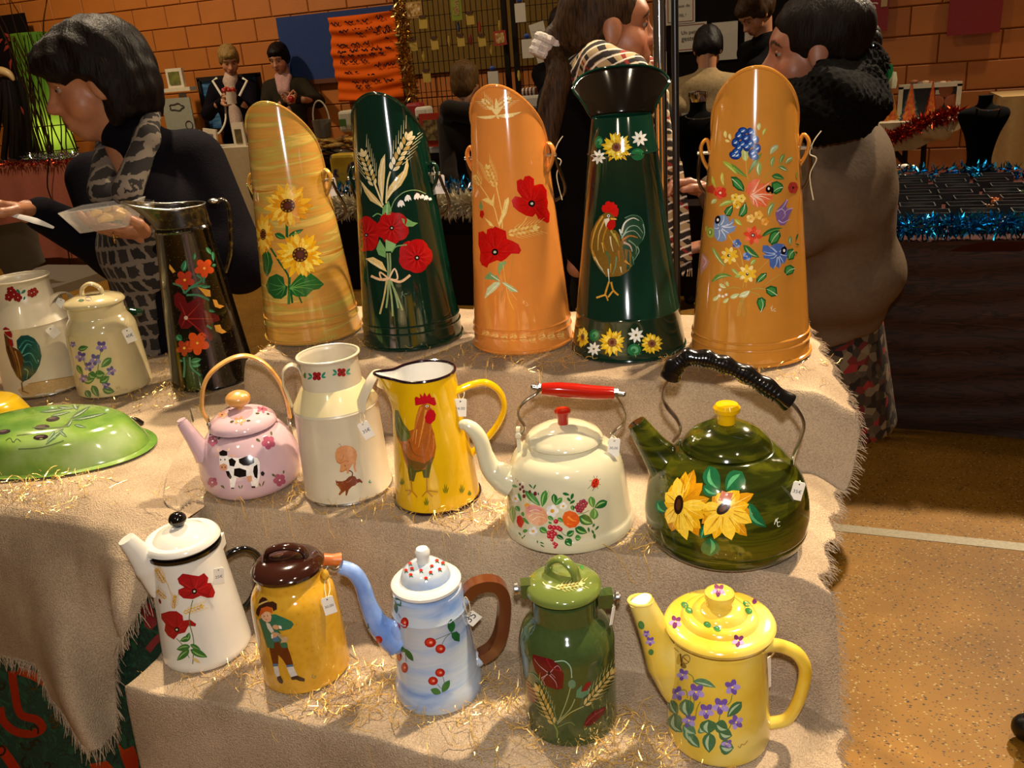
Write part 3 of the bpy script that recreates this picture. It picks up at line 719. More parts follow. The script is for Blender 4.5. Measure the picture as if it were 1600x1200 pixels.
# poppies and pale wheat on the orange scuttle
d = Deco(s3).view(730,240,4.8); Y1, Y2 = '#f4d27c', '#e8b452'
d.wheat(215,250,150,95,46, Y1, Y2,6,.6).stroke([(218,240),(240,340),(260,430)],7, Y1).stroke([(260,430),(265,560)],7, Y1).end('painted_wheat_ear')
d.wheat(100,235,62,165,34, Y1, Y2,5,.5).stroke([(100,240),(160,330),(205,410),(235,530)],6, Y1).end('painted_wheat_ear')
d.wheat(310,600,520,555,52, Y1, Y2,7,.35).stroke([(450,470),(420,520),(350,590)],5, Y1).end('painted_wheat_ear')
d.poly([(110,345),(150,330),(185,350),(205,295),(200,400),(170,380)], Y1).poly([(310,325),(315,360),(295,450),(260,510),(240,555),(235,520),(265,430),(280,350)], Y1).poly([(130,480),(180,515),(205,550),(170,540)], Y1).stroke([(305,345),(280,440),(245,530)],6,'#fbe6ae',1).end('painted_leaf')
d.stroke([(345,750),(330,880),(315,980)],4,'#c98a3a').stroke([(270,830),(285,950),(310,1080),(350,1170)],6, Y2).stroke([(262,1030),(255,1120)],4,'#a8873f').stroke([(330,1040),(375,1100)],4, Y2).end('painted_stem')
d.poly([(100,345),(90,400),(105,430),(120,400)], '#7f9a5c').poly([(98,430),(95,470),(115,488),(130,455),(120,425)], '#c01812').end('painted_bud')
d.poly([(235,820),(290,805),(290,830),(250,880),(240,920),(230,870)], '#87ad70').poly([(125,940),(160,895),(170,885),(200,910),(225,915),(250,960),(190,945)], '#7da46a').poly([(245,960),(200,965),(150,1010),(130,1090),(165,1060),(205,1030),(250,980)], '#c9d6a8').poly([(255,960),(300,970),(360,1010),(385,1040),(330,1035),(290,1000)], '#a8c08a').stroke([(180,910),(245,955)],6,'#e5ebcf',1).stroke([(240,970),(150,1060)],6,'#f1f1dd',1).stroke([(270,970),(375,1035)],6,'#eef0da',1).end('painted_leaf')
R3 = '#c60f0c'
d.poppy([(370,205),(400,190),(420,200),(430,172),(465,165),(500,190),(500,240),(540,228),(565,230),(595,275),(597,330),(605,365),(600,410),(618,450),(615,510),(600,522),(570,505),(535,495),(512,450),(490,475),(440,465),(380,430),(345,400),(332,350),(360,318),(410,330),(375,280)],482,375, R3,'#8e0a0a',26).end('painted_poppy')
d.poppy([(85,590),(120,580),(145,605),(150,570),(175,558),(195,560),(210,545),(240,560),(290,580),(298,640),(340,655),(385,680),(405,725),(390,752),(330,750),(290,790),(255,810),(225,800),(165,825),(150,857),(110,835),(95,800),(100,740),(85,680)],210,738, R3,'#8e0a0a',26).end('painted_poppy')
d.view(720,90,2.5)
d.wheat(125,200,88,165,22,'#fae3a0', Y2,5,.5).wheat(145,195,192,160,24,'#fae3a0', Y2,5,.6).petal(140,226,62,230,12,'#f9dc92',1,.45,-6).petal(140,226,236,212,13,'#f9dc92',1,.45,6).petal(140,226,210,228,10,'#f9dc92',1,.45,4).petal(140,226,95,236,10,'#f9dc92',1,.45,-3).petal(140,226,138,158,15,'#f9dc92',1,.45,2).petal(140,226,112,190,12,'#f9dc92',1,.45,4).petal(140,226,168,188,12,'#f9dc92',1,.45,-4).petal(140,226,150,240,9,'#f9dc92',1,.45,0).end('painted_wheat_spray')
for i in range(9):
    x = 85 + i * 36; y = 1078 + 26 * (1 - ((x - 230) / 190) ** 2) - 8; d.wheat(x, y + 4, x + 24, y - 8 + (i % 3) * 5,15,'#f4c878', Y2,4,.4)
d.end('painted_wheat_border')
d.stroke([(243,948),(248,965)],2,'#eeb878').stroke([(250,950),(240,960)],2,'#eeb878').stroke([(255,955),(262,966),(254,970)],2,'#eeb878').end('painted_signature')
# bouquet on the orange-brown scuttle
d = Deco(s5).view(1080,180,7.5)
def two(a, b): return dict(col=a, light=b)
d.stroke([(640,530),(655,700),(670,760)],10,'#c9a445').stroke([(940,450),(850,560),(800,720)],8,'#a8973f').stroke([(1100,560),(960,640),(850,740)],9,'#9c9a48').stroke([(960,580),(930,640)],7,'#9c9a48').end('painted_stem')
for i, (x, y) in enumerate(((605,185),(700,200),(560,240),(640,270),(745,280),(520,320),(600,340),(690,330),(770,390),(530,430),(500,470),(560,380),(720,440),(735,480),(650,370),(540,470))):
    d.dot(x, y, 58,46,'#16357e', i, 0); d.dot(x + 8, y - 4,34,24,'#2a62b4', i * .7,1); d.petal(x - 20, y + 12, x + 22, y - 16,16,'#dfe8f4',2, bend=6)
d.end('painted_cornflower')
d.poly([(595,400),(640,390),(670,420),(670,490),(645,545),(605,520),(588,460)], '#b9c272').stroke([(630,410),(635,530)],14,'#d9dfa0',1).end('painted_bud')
for x0, y0, x1, y1, w, c, l, b in ((370,540,545,700,60,'#9fb642', '#d8e08a',-14),(470,570,660,730,46,'#5f8a3a', '#8fb455',8),(830,440,665,700,44,'#5c8038', '#93b25a',10),(795,540,795,715,70,'#8fa653', '#e4ebc0',6),(1020,350,920,460,66,'#a6b584', '#d8dfc0',12),(970,480,940,610,52,'#7f9950', '#c3d09a',8),(1090,450,1040,575,48,'#668f42', '#b8cc8c',8),(1190,490,1100,570,50,'#8ba260', '#d6ddb4',8),(1020,600,1130,655,46,'#5d8a48', '#dfe6c6',-6),(940,710,1090,750,70,'#2f6b32', '#7dac62',-12),(365,665,385,830,40,'#c8c452', '#ece6a0',10),(245,710,290,850,34,'#b6b646', None, 6),(1235,660,1240,750,24,'#8d8a3c', None, 3),(400,180,410,270,40,'#e2d27a', '#f5ecb8',4),(450,215,465,290,36,'#ead888', '#f7efc4',4),(400,290,455,310,34,'#ecd68a', None, 3),(800,90,790,180,48,'#c3c373', '#e8e6b4',4),(875,150,835,240,30,'#a8b84e', '#dfe39a',4),(500,1005,320,1070,50,'#9fb84e', '#dbe59c',10),(300,985,235,1040,50,'#c7d07e', '#f0f2cc',4),(965,1020,900,1190,60,'#7d9a55', '#d9e0b8',10)):
    d.leaf(x0, y0, x1, y1, w, c, l, bend=b).end('painted_leaf')
def rimleaf(pts, vein):
    d.poly(pts, '#1e5a2b'); cx = sum(p[0] for p in pts) / len(pts); cy = sum(p[1] for p in pts) / len(pts)
    d.poly([(cx + (p[0] - cx) * .72, cy + (p[1] - cy) * .72) for p in pts], '#3f8a43',1); d.stroke(vein, 10,'#d3e3bd',2, True); d.end('painted_leaf')
rimleaf([(465,720),(530,720),(590,770),(622,840),(620,895),(550,880),(490,830)],[(480,745),(550,810),(610,880)])
rimleaf([(940,790),(1000,770),(1060,800),(1080,840),(1050,900),(990,930),(940,900)],[(1070,845),(1010,860),(960,900)])
rimleaf([(490,1050),(420,1080),(385,1130),(410,1180),(460,1185),(490,1120)],[(480,1070),(440,1120),(410,1170)])
rimleaf([(635,1015),(660,1090),(655,1150),(600,1195),(555,1180),(570,1100)],[(630,1040),(615,1110),(570,1180)])
d.bloom(345,910,75,5,'#d33524', '#f3e7d0',14, col2='#e5563f', rot=.5).end('painted_red_flower')
d.bloom(1190,850,58,6,'#a3312a', '#2a1414',12,76).end('painted_red_flower')
d.bloom(235,870,50,5,'#c63a26', None).end('painted_red_flower')
for x, y, c in ((515,965,'#f0c63c'),(590,975,'#f3d35e'),(535,1045,'#e8b024')): d.bloom(x, y, 50,5, c, '#8a6a14',9, col2='#f6df86')
d.end('painted_yellow_flower')
d.poly([(680,790),(720,760),(770,745),(810,745),(800,790),(760,800),(880,800),(960,760),(970,750),(930,800),(880,830),(870,880),(900,910),(955,930),(950,980),(900,1010),(890,1060),(850,1085),(810,1060),(780,1085),(740,1070),(720,1010),(690,960),(640,900),(650,830)], '#e2683c')
for a in ((800,755),(960,765),(950,935),(930,990),(880,1060),(780,1080),(730,1050),(880,830),(850,1010)): d.stroke([(700,940),((700 + a[0]) / 2 + 14,(940 + a[1]) / 2 - 12), a],17,'#f6cdb0',1, True); d.stroke([(690,920),((690 + a[0]) / 2 - 10,(920 + a[1]) / 2 + 16), a],12,'#ef8a5c',1, True)
d.dot(905,865,36,44,'#140b08',.3,2); d.dot(905,860,12,16,'#f3e9dc',0,3); d.dot(945,880,18,40,'#140b08',0,2); d.end('painted_orange_tulip')
d.poly([(1125,975),(1130,1010),(1110,1060),(1120,1095),(1190,1085),(1170,1130),(1150,1170),(1120,1250),(1090,1290),(1040,1290),(1000,1230),(985,1150),(1010,1100),(1060,1050)], '#7d5c92')
for p in ([(1125,985),(1085,1060),(1040,1110)],[(1185,1090),(1120,1110),(1080,1160)],[(1000,1130),(1060,1100),(1100,1160),(1060,1220)],[(1020,1230),(1070,1260),(1130,1230),(1165,1225)]): d.stroke(p, 14,'#c3aac8',1, True)
d.end('painted_purple_tulip')
d.view(1080,330,7.5)
d.stroke([(440,280),(500,380),(570,470),(610,640)],9,'#d8ac4a').stroke([(530,600),(580,680)],8,'#d8ac4a').stroke([(900,580),(780,700)],8,'#c9a048').stroke([(1040,740),(930,810),(860,870)],7,'#b5a050').stroke([(590,800),(570,770)],7,'#c9a048').stroke([(620,820),(605,900)],8,'#c9a048').stroke([(655,820),(640,900)],8,'#c9a048').stroke([(400,920),(500,890),(580,910)],8,'#a9a850').stroke([(700,920),(780,900),(870,915)],8,'#a9a850').stroke([(690,945),(780,970),(810,1010)],8,'#a9a850')
for x in (590,605,620): d.stroke([(x + 10,1000),(x - 30,1100),(x - 55,1230)],6,'#c7a850'); d.stroke([(x - 20,1010),(x + 5,1120),(x + 20,1240)],6,'#b8974a')
d.end('painted_stem')
for x, y, r, cc, c2, pts in ((340,190,0,'#7f97c2', '#dbe3f0', [(275,90),(330,50),(390,40),(440,80),(440,140),(490,80),(505,120),(480,170),(525,170),(510,230),(450,260),(420,270),(415,330),(370,358),(310,350),(275,300),(265,200)]),(1020,500,0,'#4a68ad', '#a9bce0', [(930,410),(1000,375),(1080,385),(1125,440),(1130,520),(1100,590),(1080,620),(1060,600),(1030,670),(990,640),(960,680),(920,640),(915,560),(850,550),(840,515),(880,510),(830,470),(840,400),(900,400),(935,440)])):
    d.poly(pts, cc)
    for i in range(0, len(pts),2):
        a = pts[i]; mx, my = x, y; d.stroke([(mx + (a[0] - mx) * .2, my + (a[1] - my) * .2),(mx + (a[0] - mx) * .6 + 12, my + (a[1] - my) * .6 + 8),(mx + (a[0] - mx) * .92, my + (a[1] - my) * .92)],15, c2,1, True)
    ex, ey = (315,100) if x < 600 else (1080,460)
    d.dot(ex, ey, 32,50,'#120c14',.25,2); d.dot(ex + 3, ey, 13,18,'#f2ede6',0,3); d.end('painted_blue_tulip')
for x, y, r, c, c2 in ((695,85,50,'#f0c05c', '#f7d98e'),(790,45,52,'#eeb143', '#f5c96c'),(862,122,46,'#e89a34', '#f2b75c')): d.bloom(x, y, r, 5, c, '#b57420',8, col2=c2).end('painted_yellow_flower')
d.bloom(722,282,108,8,'#dc4424', '#f2eee4',12, rot=.2, wide=.55, col2='#ee7650').dot(722,282,22,22,'#1a1010',0,1).end('painted_red_flower')
d.bloom(450,520,100,9,'#f0c02c', '#f2eee4',8, rot=.1, wide=.5, col2='#f8df86').dot(442,520,17,17,'#2a1a08',0,1).end('painted_yellow_flower')
d.bloom(660,730,105,9,'#f0c02c', '#f2eee4',8, rot=.4, wide=.5, col2='#f9e59a').dot(657,737,17,17,'#2a1a08',0,1).end('painted_yellow_flower')
for x, y in ((535,380),(655,528)): d.bloom(x, y, 52,5,'#3f63b2', '#e9d14a',7, col2='#8fa9d8').end('painted_blue_flower')
d.poly([(130,490),(180,540),(212,590),(190,650),(150,690),(115,750),(110,640),(120,560)], '#c98f8a').stroke([(140,530),(180,590),(140,660)],12,'#e6bcb4',1).end('painted_pink_tulip')
for x0, y0, x1, y1, w, c, l, b in ((240,410,410,660,44,'#8aa64a', '#e6e9c0',10),(235,830,480,760,60,'#5f8f3c', '#bdd08a',-40),(470,670,590,760,40,'#9ab454', '#e2e8b4',4),(510,770,600,735,40,'#a9bd5e', None, 4),(510,90,595,165,46,'#a6bf4c', '#dfe79c',4),(610,395,800,545,84,'#2f6d33', '#9cc080',14),(820,300,1070,195,52,'#2a6430', '#6da45a',-22),(755,565,695,630,44,'#96b24e', '#dfe6aa',4),(330,850,410,900,44,'#c6d08a', '#eef0cc',4),(415,820,440,885,36,'#c0cc80', None, 4),(255,1050,330,985,46,'#c9d18c', '#f0f1ce',4),(375,1075,440,1015,44,'#c3cd84', '#eef0ca',4),(455,1015,565,965,56,'#c2cf90', '#f1f3d6',6),(560,1005,690,930,70,'#cfd9a4', '#f6f6e2',8),(1160,290,1165,400,44,'#6f8f58', '#c4d2ac',4),(1250,260,1225,350,22,'#3a5f34', None, 2),(1265,400,1215,380,18,'#3a5f34', None, 2),(1240,500,1215,470,24,'#2f5a2f', None, 2),(185,170,175,240,26,'#b3bb58', None, 3)):
    d.leaf(x0, y0, x1, y1, w, c, l, bend=b).end('painted_leaf')
rimleaf([(970,225),(1035,225),(1050,290),(1010,370),(940,400),(900,350),(920,270)],[(1030,240),(970,310),(930,380)])
rimleaf([(1130,450),(1190,435),(1215,500),(1200,560),(1140,575),(1115,520)],[(1200,460),(1160,500),(1140,560)])
rimleaf([(1100,650),(1160,625),(1215,665),(1190,730),(1120,755),(1085,710)],[(1210,670),(1150,690),(1100,740)])
rimleaf([(885,720),(820,730),(765,790),(760,845),(830,820),(880,770)],[(870,735),(810,790),(770,840)])
rimleaf([(870,900),(930,870),(1000,890),(1010,990),(940,1005),(880,960)],[(1005,985),(940,940),(880,910)])
rimleaf([(780,1020),(830,1005),(875,1040),(870,1110),(820,1185),(790,1140),(765,1070)],[(815,1180),(840,1100),(820,1020)])
d.dot(230,250,44,62,'#a8b84a',0).dot(226,248,24,36,'#6f9434',0,1).dot(225,245,10,20,'#e2e7a8',0,2).end('painted_leaf')
for x, y in ((338,920),(330,992),(372,998),(412,978)): d.dot(x, y, 17,17,'#f3efe2')
d.end('painted_berries')
d.stroke([(930,1120),(945,1170)],8,'#e2c9a0').stroke([(950,1105),(940,1150),(955,1170)],8,'#e2c9a0').stroke([(990,1140),(965,1150),(975,1172),(992,1168)],8,'#e2c9a0').end('painted_signature')
# ---------------------------------------------------------------- tall dark green ewer with flared lip
s4 = Vessel('tall_ewer', 'tall dark green ewer with flared dark lip and painted rooster', 'ewer',982,538, Z3)
m_s4 = enamel('ewer_green', '#07291c'); m_s4in = enamel('ewer_lip_dark', '#1a120a',0.14)
pr = s4.prof([(538,86),(534,87),(524,86),(482,79.5),(479,81),(476,79),(240,54.5),(237,56),(234,54),(181,47)])
s4.lathe('body', open_body(pr), m_s4); s4.geo['body'] = [lathe_geo(s4.base, pr, 72)]
rn, zn = pr[-1]
az = math.atan2(*(-s4.nrm())[1::-1]); rows = []
NA, NR = 49,14
lipv = []; zr = z_at(s4.base, 104) - zn
for i in range(NR + 1):
    t = i / NR
    for j in range(NA):
        b = (j / (NA - 1) * 2 - 1); ph = az + b * 1.75
        w = max(0.0,1 - abs(b) ** 2.6); hgt = zr * t * (0.10 + 0.90 * w ** 0.7)
        flare = 0.036 * t ** 1.25 * (0.25 + 0.75 * (1 - 0.45 * (1 - abs(b)) ** 1.2)) * (0.15 + .85 * min(1, w * 2.2))
        r = rn + flare; lipv.append(s4.base + np.array([r * math.cos(ph), r * math.sin(ph), zn + hgt]))
lo = mk('lip', lipv, grid_faces(NR + 1, NA), m_s4in, s4.root, sharp=None); mod = lo.modifiers.new('t', 'SOLIDIFY'); mod.thickness = 0.002
edge = np.array(lipv).reshape(NR + 1, NA, 3)[-1]; s4.sweep('lip_rim', edge, 0.0022, m_s4, normal=(0,0,1), seg=8)
ring_on(s4, 'base_rim',536,87,0.003, m_s4)
hb = s4.base - s4.nrm() * 0; bk = -s4.nrm()
hpts = catmull([s4.base + bk * (rn - .002) + np.array([0,0, zn * .97]), s4.base + bk * (rn + .05) + np.array([0,0, zn * .93]), s4.base + bk * (rn + .075) + np.array([0,0, zn * .7]), s4.base + bk * (rn + .035) + np.array([0,0, zn * .45])],8)
s4.sweep('handle', hpts, 0.006, m_s4, rb=0.011, normal=np.cross([0,0,1], bk), seg=12)
d = Deco(s4).view(900,290,6.315)
d.poly([(255,290),(290,265),(340,270),(390,300),(370,340),(350,350),(340,430),(390,440),(430,490),(440,545),(500,540),(470,620),(540,640),(570,760),(520,840),(440,890),(360,900),(300,900),(230,820),(170,720),(138,600),(150,470),(200,360)], '#7a5a1e')
d.poly([(440,520),(420,440),(450,430),(470,370),(500,320),(560,290),(620,300),(660,350),(680,440),(670,530),(620,590),(630,660),(580,720),(560,790),(500,840),(480,700),(460,600)], '#23452f')
g = np.random.default_rng(5)
for p, c, w in (([(450,470),(480,370),(560,320),(620,345)], '#d8d6c4',20),([(460,500),(520,410),(600,400),(660,470)], '#8fa890',14),([(450,520),(500,460),(580,450),(640,520)], '#a8b8a0',12),([(455,540),(530,495),(610,515)], '#b06a22',26),([(470,560),(530,590),(555,650)], '#c0a288',24),([(520,540),(590,600),(590,680)], '#7c8f6a',14),([(600,600),(620,650),(570,740)], '#8aa48a',10),([(480,320),(560,290),(640,320),(680,430)], '#4f7a5a',10),([(430,430),(450,500)], '#e4e2d4',16),([(660,380),(675,470),(650,540)], '#9ab0a0',8),([(480,740),(530,780)], '#c08a2a',26),([(440,800),(450,860)], '#d8d2b0',16),([(560,700),(570,780)], '#5f8a68',10)): d.stroke(p, w, c, 1, True)
for p, c, w in (([(270,300),(200,420),(160,600),(190,740)], '#c89a3c',22),([(290,330),(230,480),(220,640)], '#d8b060',18),([(310,400),(270,540),(300,640)], '#b87c28',18),([(250,300),(175,440),(150,580)], '#8a5a1c',14),([(345,440),(390,520),(430,600)], '#a8a04a',18),([(340,500),(350,580),(370,650)], '#d9c8a0',16),([(190,700),(230,780),(270,830)], '#e2d2a4',18),([(170,640),(210,740)], '#b88a3a',14),([(300,650),(330,720),(330,800)], '#4a6a48',26),([(400,700),(390,800),(360,880)], '#6a8a6a',16),([(240,800),(290,870)], '#9ab0a0',12),([(420,640),(430,740)], '#a06a2a',20),([(320,820),(330,950)], '#d0d6c8',16),([(345,770),(345,860)], '#c89a3a',12),([(380,470),(420,560)], '#c8a040',14),([(260,560),(280,660)], '#e0b858',12)): d.stroke(p, w, c, 2, True)
d.poly([(255,225),(270,190),(290,195),(295,165),(325,150),(350,165),(375,160),(385,185),(405,190),(408,215),(422,235),(418,280),(405,312),(380,300),(340,268),(270,262)], '#cc1610',3).poly([(330,345),(365,332),(392,350),(392,400),(370,430),(330,442),(308,405),(315,365)], '#b5120e',3).poly([(280,330),(330,318),(335,340),(312,370),(300,410)], '#e9dcc0',3).poly([(345,318),(400,322),(403,338),(345,335)], '#e0b040',4).dot(325,298,14,15,'#d8e0e0',0,4).dot(326,298,7,8,'#1a1a1a',0,5)
d.stroke([(330,945),(300,1040),(290,1090)],18,'#c08a2c',3).stroke([(350,950),(370,1030),(420,1080)],18,'#c08a2c',3).stroke([(300,1075),(205,1105)],18,'#d09a38',3).stroke([(300,1080),(320,1135)],15,'#b88228',3).stroke([(365,1040),(320,1100)],16,'#d09a38',3).end('painted_rooster')
d.view(720,90,2.5); YS = ('#d8a81c', '#f0c828', '#f8e060')
for x, y, r, rc, sy in ((608,350,58,18,1),(592,1112,52,18,1),(745,1117,42,16,.98)): d.sunflower(x, y, r, rc, 15, sy, YS, '#7a4a3a', seed=int(x)).end('painted_sunflower')
d.sunflower(478,1092,42,14,14,1, YS, '#7a4a3a', seed=9, sx=.55).end('painted_sunflower')
for x, y, r in ((538,388,30),(698,316,32),(520,1138,28),(684,1084,32)):
    for i in range(8): a = i * math.pi / 4 + .2; d.petal(x, y, x + r * math.cos(a), y + r * math.sin(a), r * .38,'#f1efe4',0)
    d.dot(x, y, r * .17, None, '#6a5a20',0,1,7).end('painted_edelweiss')
for x, y, rx, ry in ((540,330,17,24),(690,378,26,24),(523,1085,20,24),(677,1142,27,24)): d.dot(x, y, rx, ry, '#1f6a3c').dot(x + 2, y - 2, rx * .6, ry * .55,'#5aa070',.5,1).dot(x - 2, y + 2, rx * .3, ry * .3,'#1f6a3c',0,2).end('painted_leaf')
# ---------------------------------------------------------------- middle step
def lid_on(v, prof, mat, knob=None, name='lid'):
    return v.lathe(name, prof, mat)
# pink kettle with cow
k1 = Vessel('kettle', 'small pink enamel kettle with wooden bail handle and painted cow', 'kettle',398,752, Z2)
m_pink = enamel('pink_enamel', '#cbaab0'); m_beech = ramp_mat('beech_wood', [(0.3,'#c48a42'),(0.7,'#dca45a')],(1,1,10),8, rough=0.3, coat=0.3)
pr = smoothprof(k1.prof([(752,60),(750,66),(742,73),(725,77),(705,75),(685,67),(672,58),(668,53)]))
k1.lathe('body', [(0,0)] + pr + [(pr[-1][0] - .004, pr[-1][1] + .001),(0, pr[-1][1] - .002)], m_pink)
r, z = k1.rz(661,52)
ld = k1.lathe('lid', [(0, z - .004),(r - .004, z - .004),(r, z - .001),(r, z + .003),(r * .93, z + .010),(r * .72, z + .019),(r * .4, z + .026),(0, z + .028)], m_pink)
_, zk = k1.rz(636,10); mb = MB(); mb.ball(k1.base + np.array([0,0, z + .046]),(.0215,.0215,.0145),24,14); mb.sweep([k1.base + np.array([0,0, z + .026]), k1.base + np.array([0,0, z + .036])],.006); mb.build('knob', m_beech, ld)
k1.sweep('spout', k1.line([(322,712),(306,690),(285,660)],0.01),[.020,.014,.0095], m_pink, seg=20)
mb = MB(); p0 = k1.at(286,661,.01); p1 = k1.at(283,656,.01); mb.sweep([p0, p1 + (p1 - p0) * .06],.0075, seg=16); mb.build('spout_mouth', m_pink, k1.root)
hl = k1.line([(326,658),(316,640),(318,605),(332,580),(360,561),(386,556),(412,567),(434,592),(447,622),(453,652)],0.0)
k1.sweep('bail_handle', hl, .0036, m_beech, rb=.0085, seg=10)
for x, y in ((326,660),(452,660)):
    mb = MB(); q = k1.at(x, y, .0); mb.box(q - np.array([0,0,.008]),(.005,.016,.034), math.atan2(k1.nrm()[1], k1.nrm()[0]) + math.pi / 2); mb.ball(q + k1.nrm() * .010,.004,8,6); mb.build('handle_bracket', m_steel, k1.root)
d = Deco(k1,('body',)).view(260,520,4.286)
d.poly([(360,830),(420,830),(480,840),(560,825),(610,840),(625,870),(625,960),(610,1030),(575,1035),(560,985),(530,965),(470,970),(455,1040),(430,1040),(425,985),(405,930),(370,880)], '#f0e8e0').poly([(355,820),(380,800),(410,815),(418,860),(408,905),(375,915),(358,890)], '#f2e6dc',1)
for p in ([(418,850),(440,838),(468,860),(455,895),(425,890)],[(485,845),(540,826),(585,835),(588,870),(550,890),(515,888),(488,870)],[(455,910),(490,905),(535,920),(535,960),(490,968),(453,955)],[(398,925),(420,925),(440,965),(430,980),(410,960)],[(585,895),(608,880),(612,920),(608,975),(590,965),(580,930)],[(355,800),(380,785),(408,795),(410,822),(385,825),(360,822)],[(630,935),(645,925),(658,940),(650,958),(635,955)],[(435,1035),(455,1035),(455,1043),(435,1043)],[(570,1025),(595,1025),(595,1037),(570,1037)]): d.poly(p, '#140d0c',2)
d.poly([(360,885),(385,875),(410,885),(410,915),(385,925),(362,912)], '#d99a72',3).dot(376,900,4,7,'#7a4030',0,4).dot(397,900,4,7,'#7a4030',0,4).dot(367,850,4,6,'#20303a',0,4).dot(395,848,4,6,'#20303a',0,4).petal(350,825,320,818,14,'#d8a890',2).petal(420,822,468,825,16,'#d8a890',2).petal(352,800,345,770,10,'#e2c09a',2).petal(412,795,425,770,10,'#e2c09a',2).poly([(535,960),(570,955),(575,990),(550,1000)], '#d89a74',3).end('painted_cow')
for x, y, r, rx in ((312,725,34,.6),(683,735,46,1),(757,985,42,.9),(310,1000,34,.6)): d.bloom(x, y, r, 5,'#a8526a', '#e8d8d0',6, ry=r, rot=.4).end('painted_pink_flower')
for a in ((345,715,365,695,14),(600,710,630,730,16),(700,660,705,690,14),(705,945,730,962,16),(785,920,783,945,12),(365,1020,385,1040,10),(375,1018,392,1045,8),(482,1020,495,1045,9),(510,1018,500,1045,9),(620,1005,632,1030,9),(655,990,640,1030,9)): d.leaf(a[0], a[1], a[2], a[3], a[4], '#5a5a30', None)
d.end('painted_leaf')
d = Deco(k1,('lid',)).view(260,520,4.286)
for x, y, r, c in ((492,588,40,'#d89a6a'),(640,512,36,'#b8607a'),(375,550,34,'#d89a6a'),(752,540,20,'#d89a6a')): d.bloom(x, y, r, 5, c, '#3a2a20',6, ry=r * .55).end('painted_lid_flower')
for a in ((425,600,455,590,14),(535,590,565,588,12),(595,540,625,540,12),(670,542,692,546,12),(415,520,428,522,8),(695,510,715,512,10)): d.leaf(*a, '#4a4a28', None)
d.end('painted_leaf')
# open milk can with pig
k2 = Vessel('milk_can', 'open cream milk can with two strap handles, painted pig and brown cat', 'milk can',545,758, Z2)
m_can = P('cream_paint', '#c9bca0',0.32,0,0.25,0.06,18); m_can2 = P('cream_paint_yellow', '#d8c795',0.3,0,0.25,0.05,18)
pr = k2.prof([(758,66),(755,68),(752,66.5),(634,65),(630,66.5),(627,65),(600,49),(597,46),(560,45),(556,46),(553,48)])
k2.lathe('body', open_body(pr), m_can); k2.geo['body'] = [lathe_geo(k2.base, pr, 72)]
sh = [(a[0] + .0006, a[1]) for a in pr[5:8]]; k2.lathe('shoulder', sh, m_can2)
ring_on(k2, 'base_rim',757,67.5,.002, m_steel); ring_on(k2, 'neck_rim',553,48,.0022, m_can)
k2.sweep('handle', k2.line([(472,588),(466,574),(454,570),(443,580),(443,600),(449,616),(456,634)],.0,8),.0022, m_can, rb=.010, seg=10)
k2.sweep('handle', k2.line([(563,642,.058),(567,622,.056),(581,592,.05),(592,579,.035),(600,586,.015),(596,606,.0)],.0,8),.0022, m_can, rb=.009, normal=k2.nrm() * .5 + RIGHTH, seg=10)
d = Deco(k2).view(470,640,8)
PG, PG2 = '#c98a58', '#a86a3c'
d.poly([(430,540),(450,490),(500,455),(570,445),(640,460),(690,510),(702,580),(690,640),(640,690),(610,740),(590,770),(560,760),(510,785),(485,770),(500,690),(450,660),(430,600)], PG).poly([(660,660),(690,650),(682,720),(695,770),(675,780),(655,720)], PG).poly([(570,760),(605,745),(598,795),(575,800)], PG)
d.stroke([(450,640),(490,670),(560,640),(600,650)],7, PG2,1).stroke([(540,560),(520,620),(490,640)],6, PG2,1).stroke([(500,460),(490,430),(470,430)],6, PG2,1).dot(553,700,7,7,'#4a2a18',0,2).stroke([(485,770),(530,770),(580,740)],6, PG2,1).end('painted_pig')
d.poly([(435,880),(460,895),(520,895),(560,880),(600,840),(640,825),(680,835),(700,870),(735,862),(770,900),(765,920),(735,905),(700,920),(680,945),(640,960),(600,1000),(575,1075),(560,1070),(560,1010),(520,1040),(490,1070),(470,1060),(500,1010),(470,960),(445,940)], '#7a3a1e').stroke([(640,830),(645,790),(620,765),(600,765)],14,'#5a2a18').stroke([(560,900),(600,900),(640,860)],12,'#9a5a34',1).dot(462,925,5,5,'#f0d890',0,2).end('painted_cat')
d.petal(862,915,860,870,12,'#2a8a6a').petal(862,918,845,895,12,'#2a8a6a').petal(862,918,885,905,12,'#2a8a6a').end('painted_tuft')
d.view(260,520,4.286)
for x, y in ((1008,290),(1172,265)):
    d.bloom(x, y, 32,4,'#8e1a20', '#1a1010',5, rot=.8).end('painted_red_flower')
    for s_ in (-1,1): d.petal(x + s_ * 30, y + 4, x + s_ * 58, y - 24 - s_ * 4,16,'#1f7a62').petal(x + s_ * 30, y + 6, x + s_ * 62, y + 14 - s_ * 6,15,'#2a8a6e')
    d.end('painted_leaf')
d.petal(925,300,930,265,18,'#3a6a3a').petal(925,302,935,290,16,'#3a6a3a').end('painted_leaf')
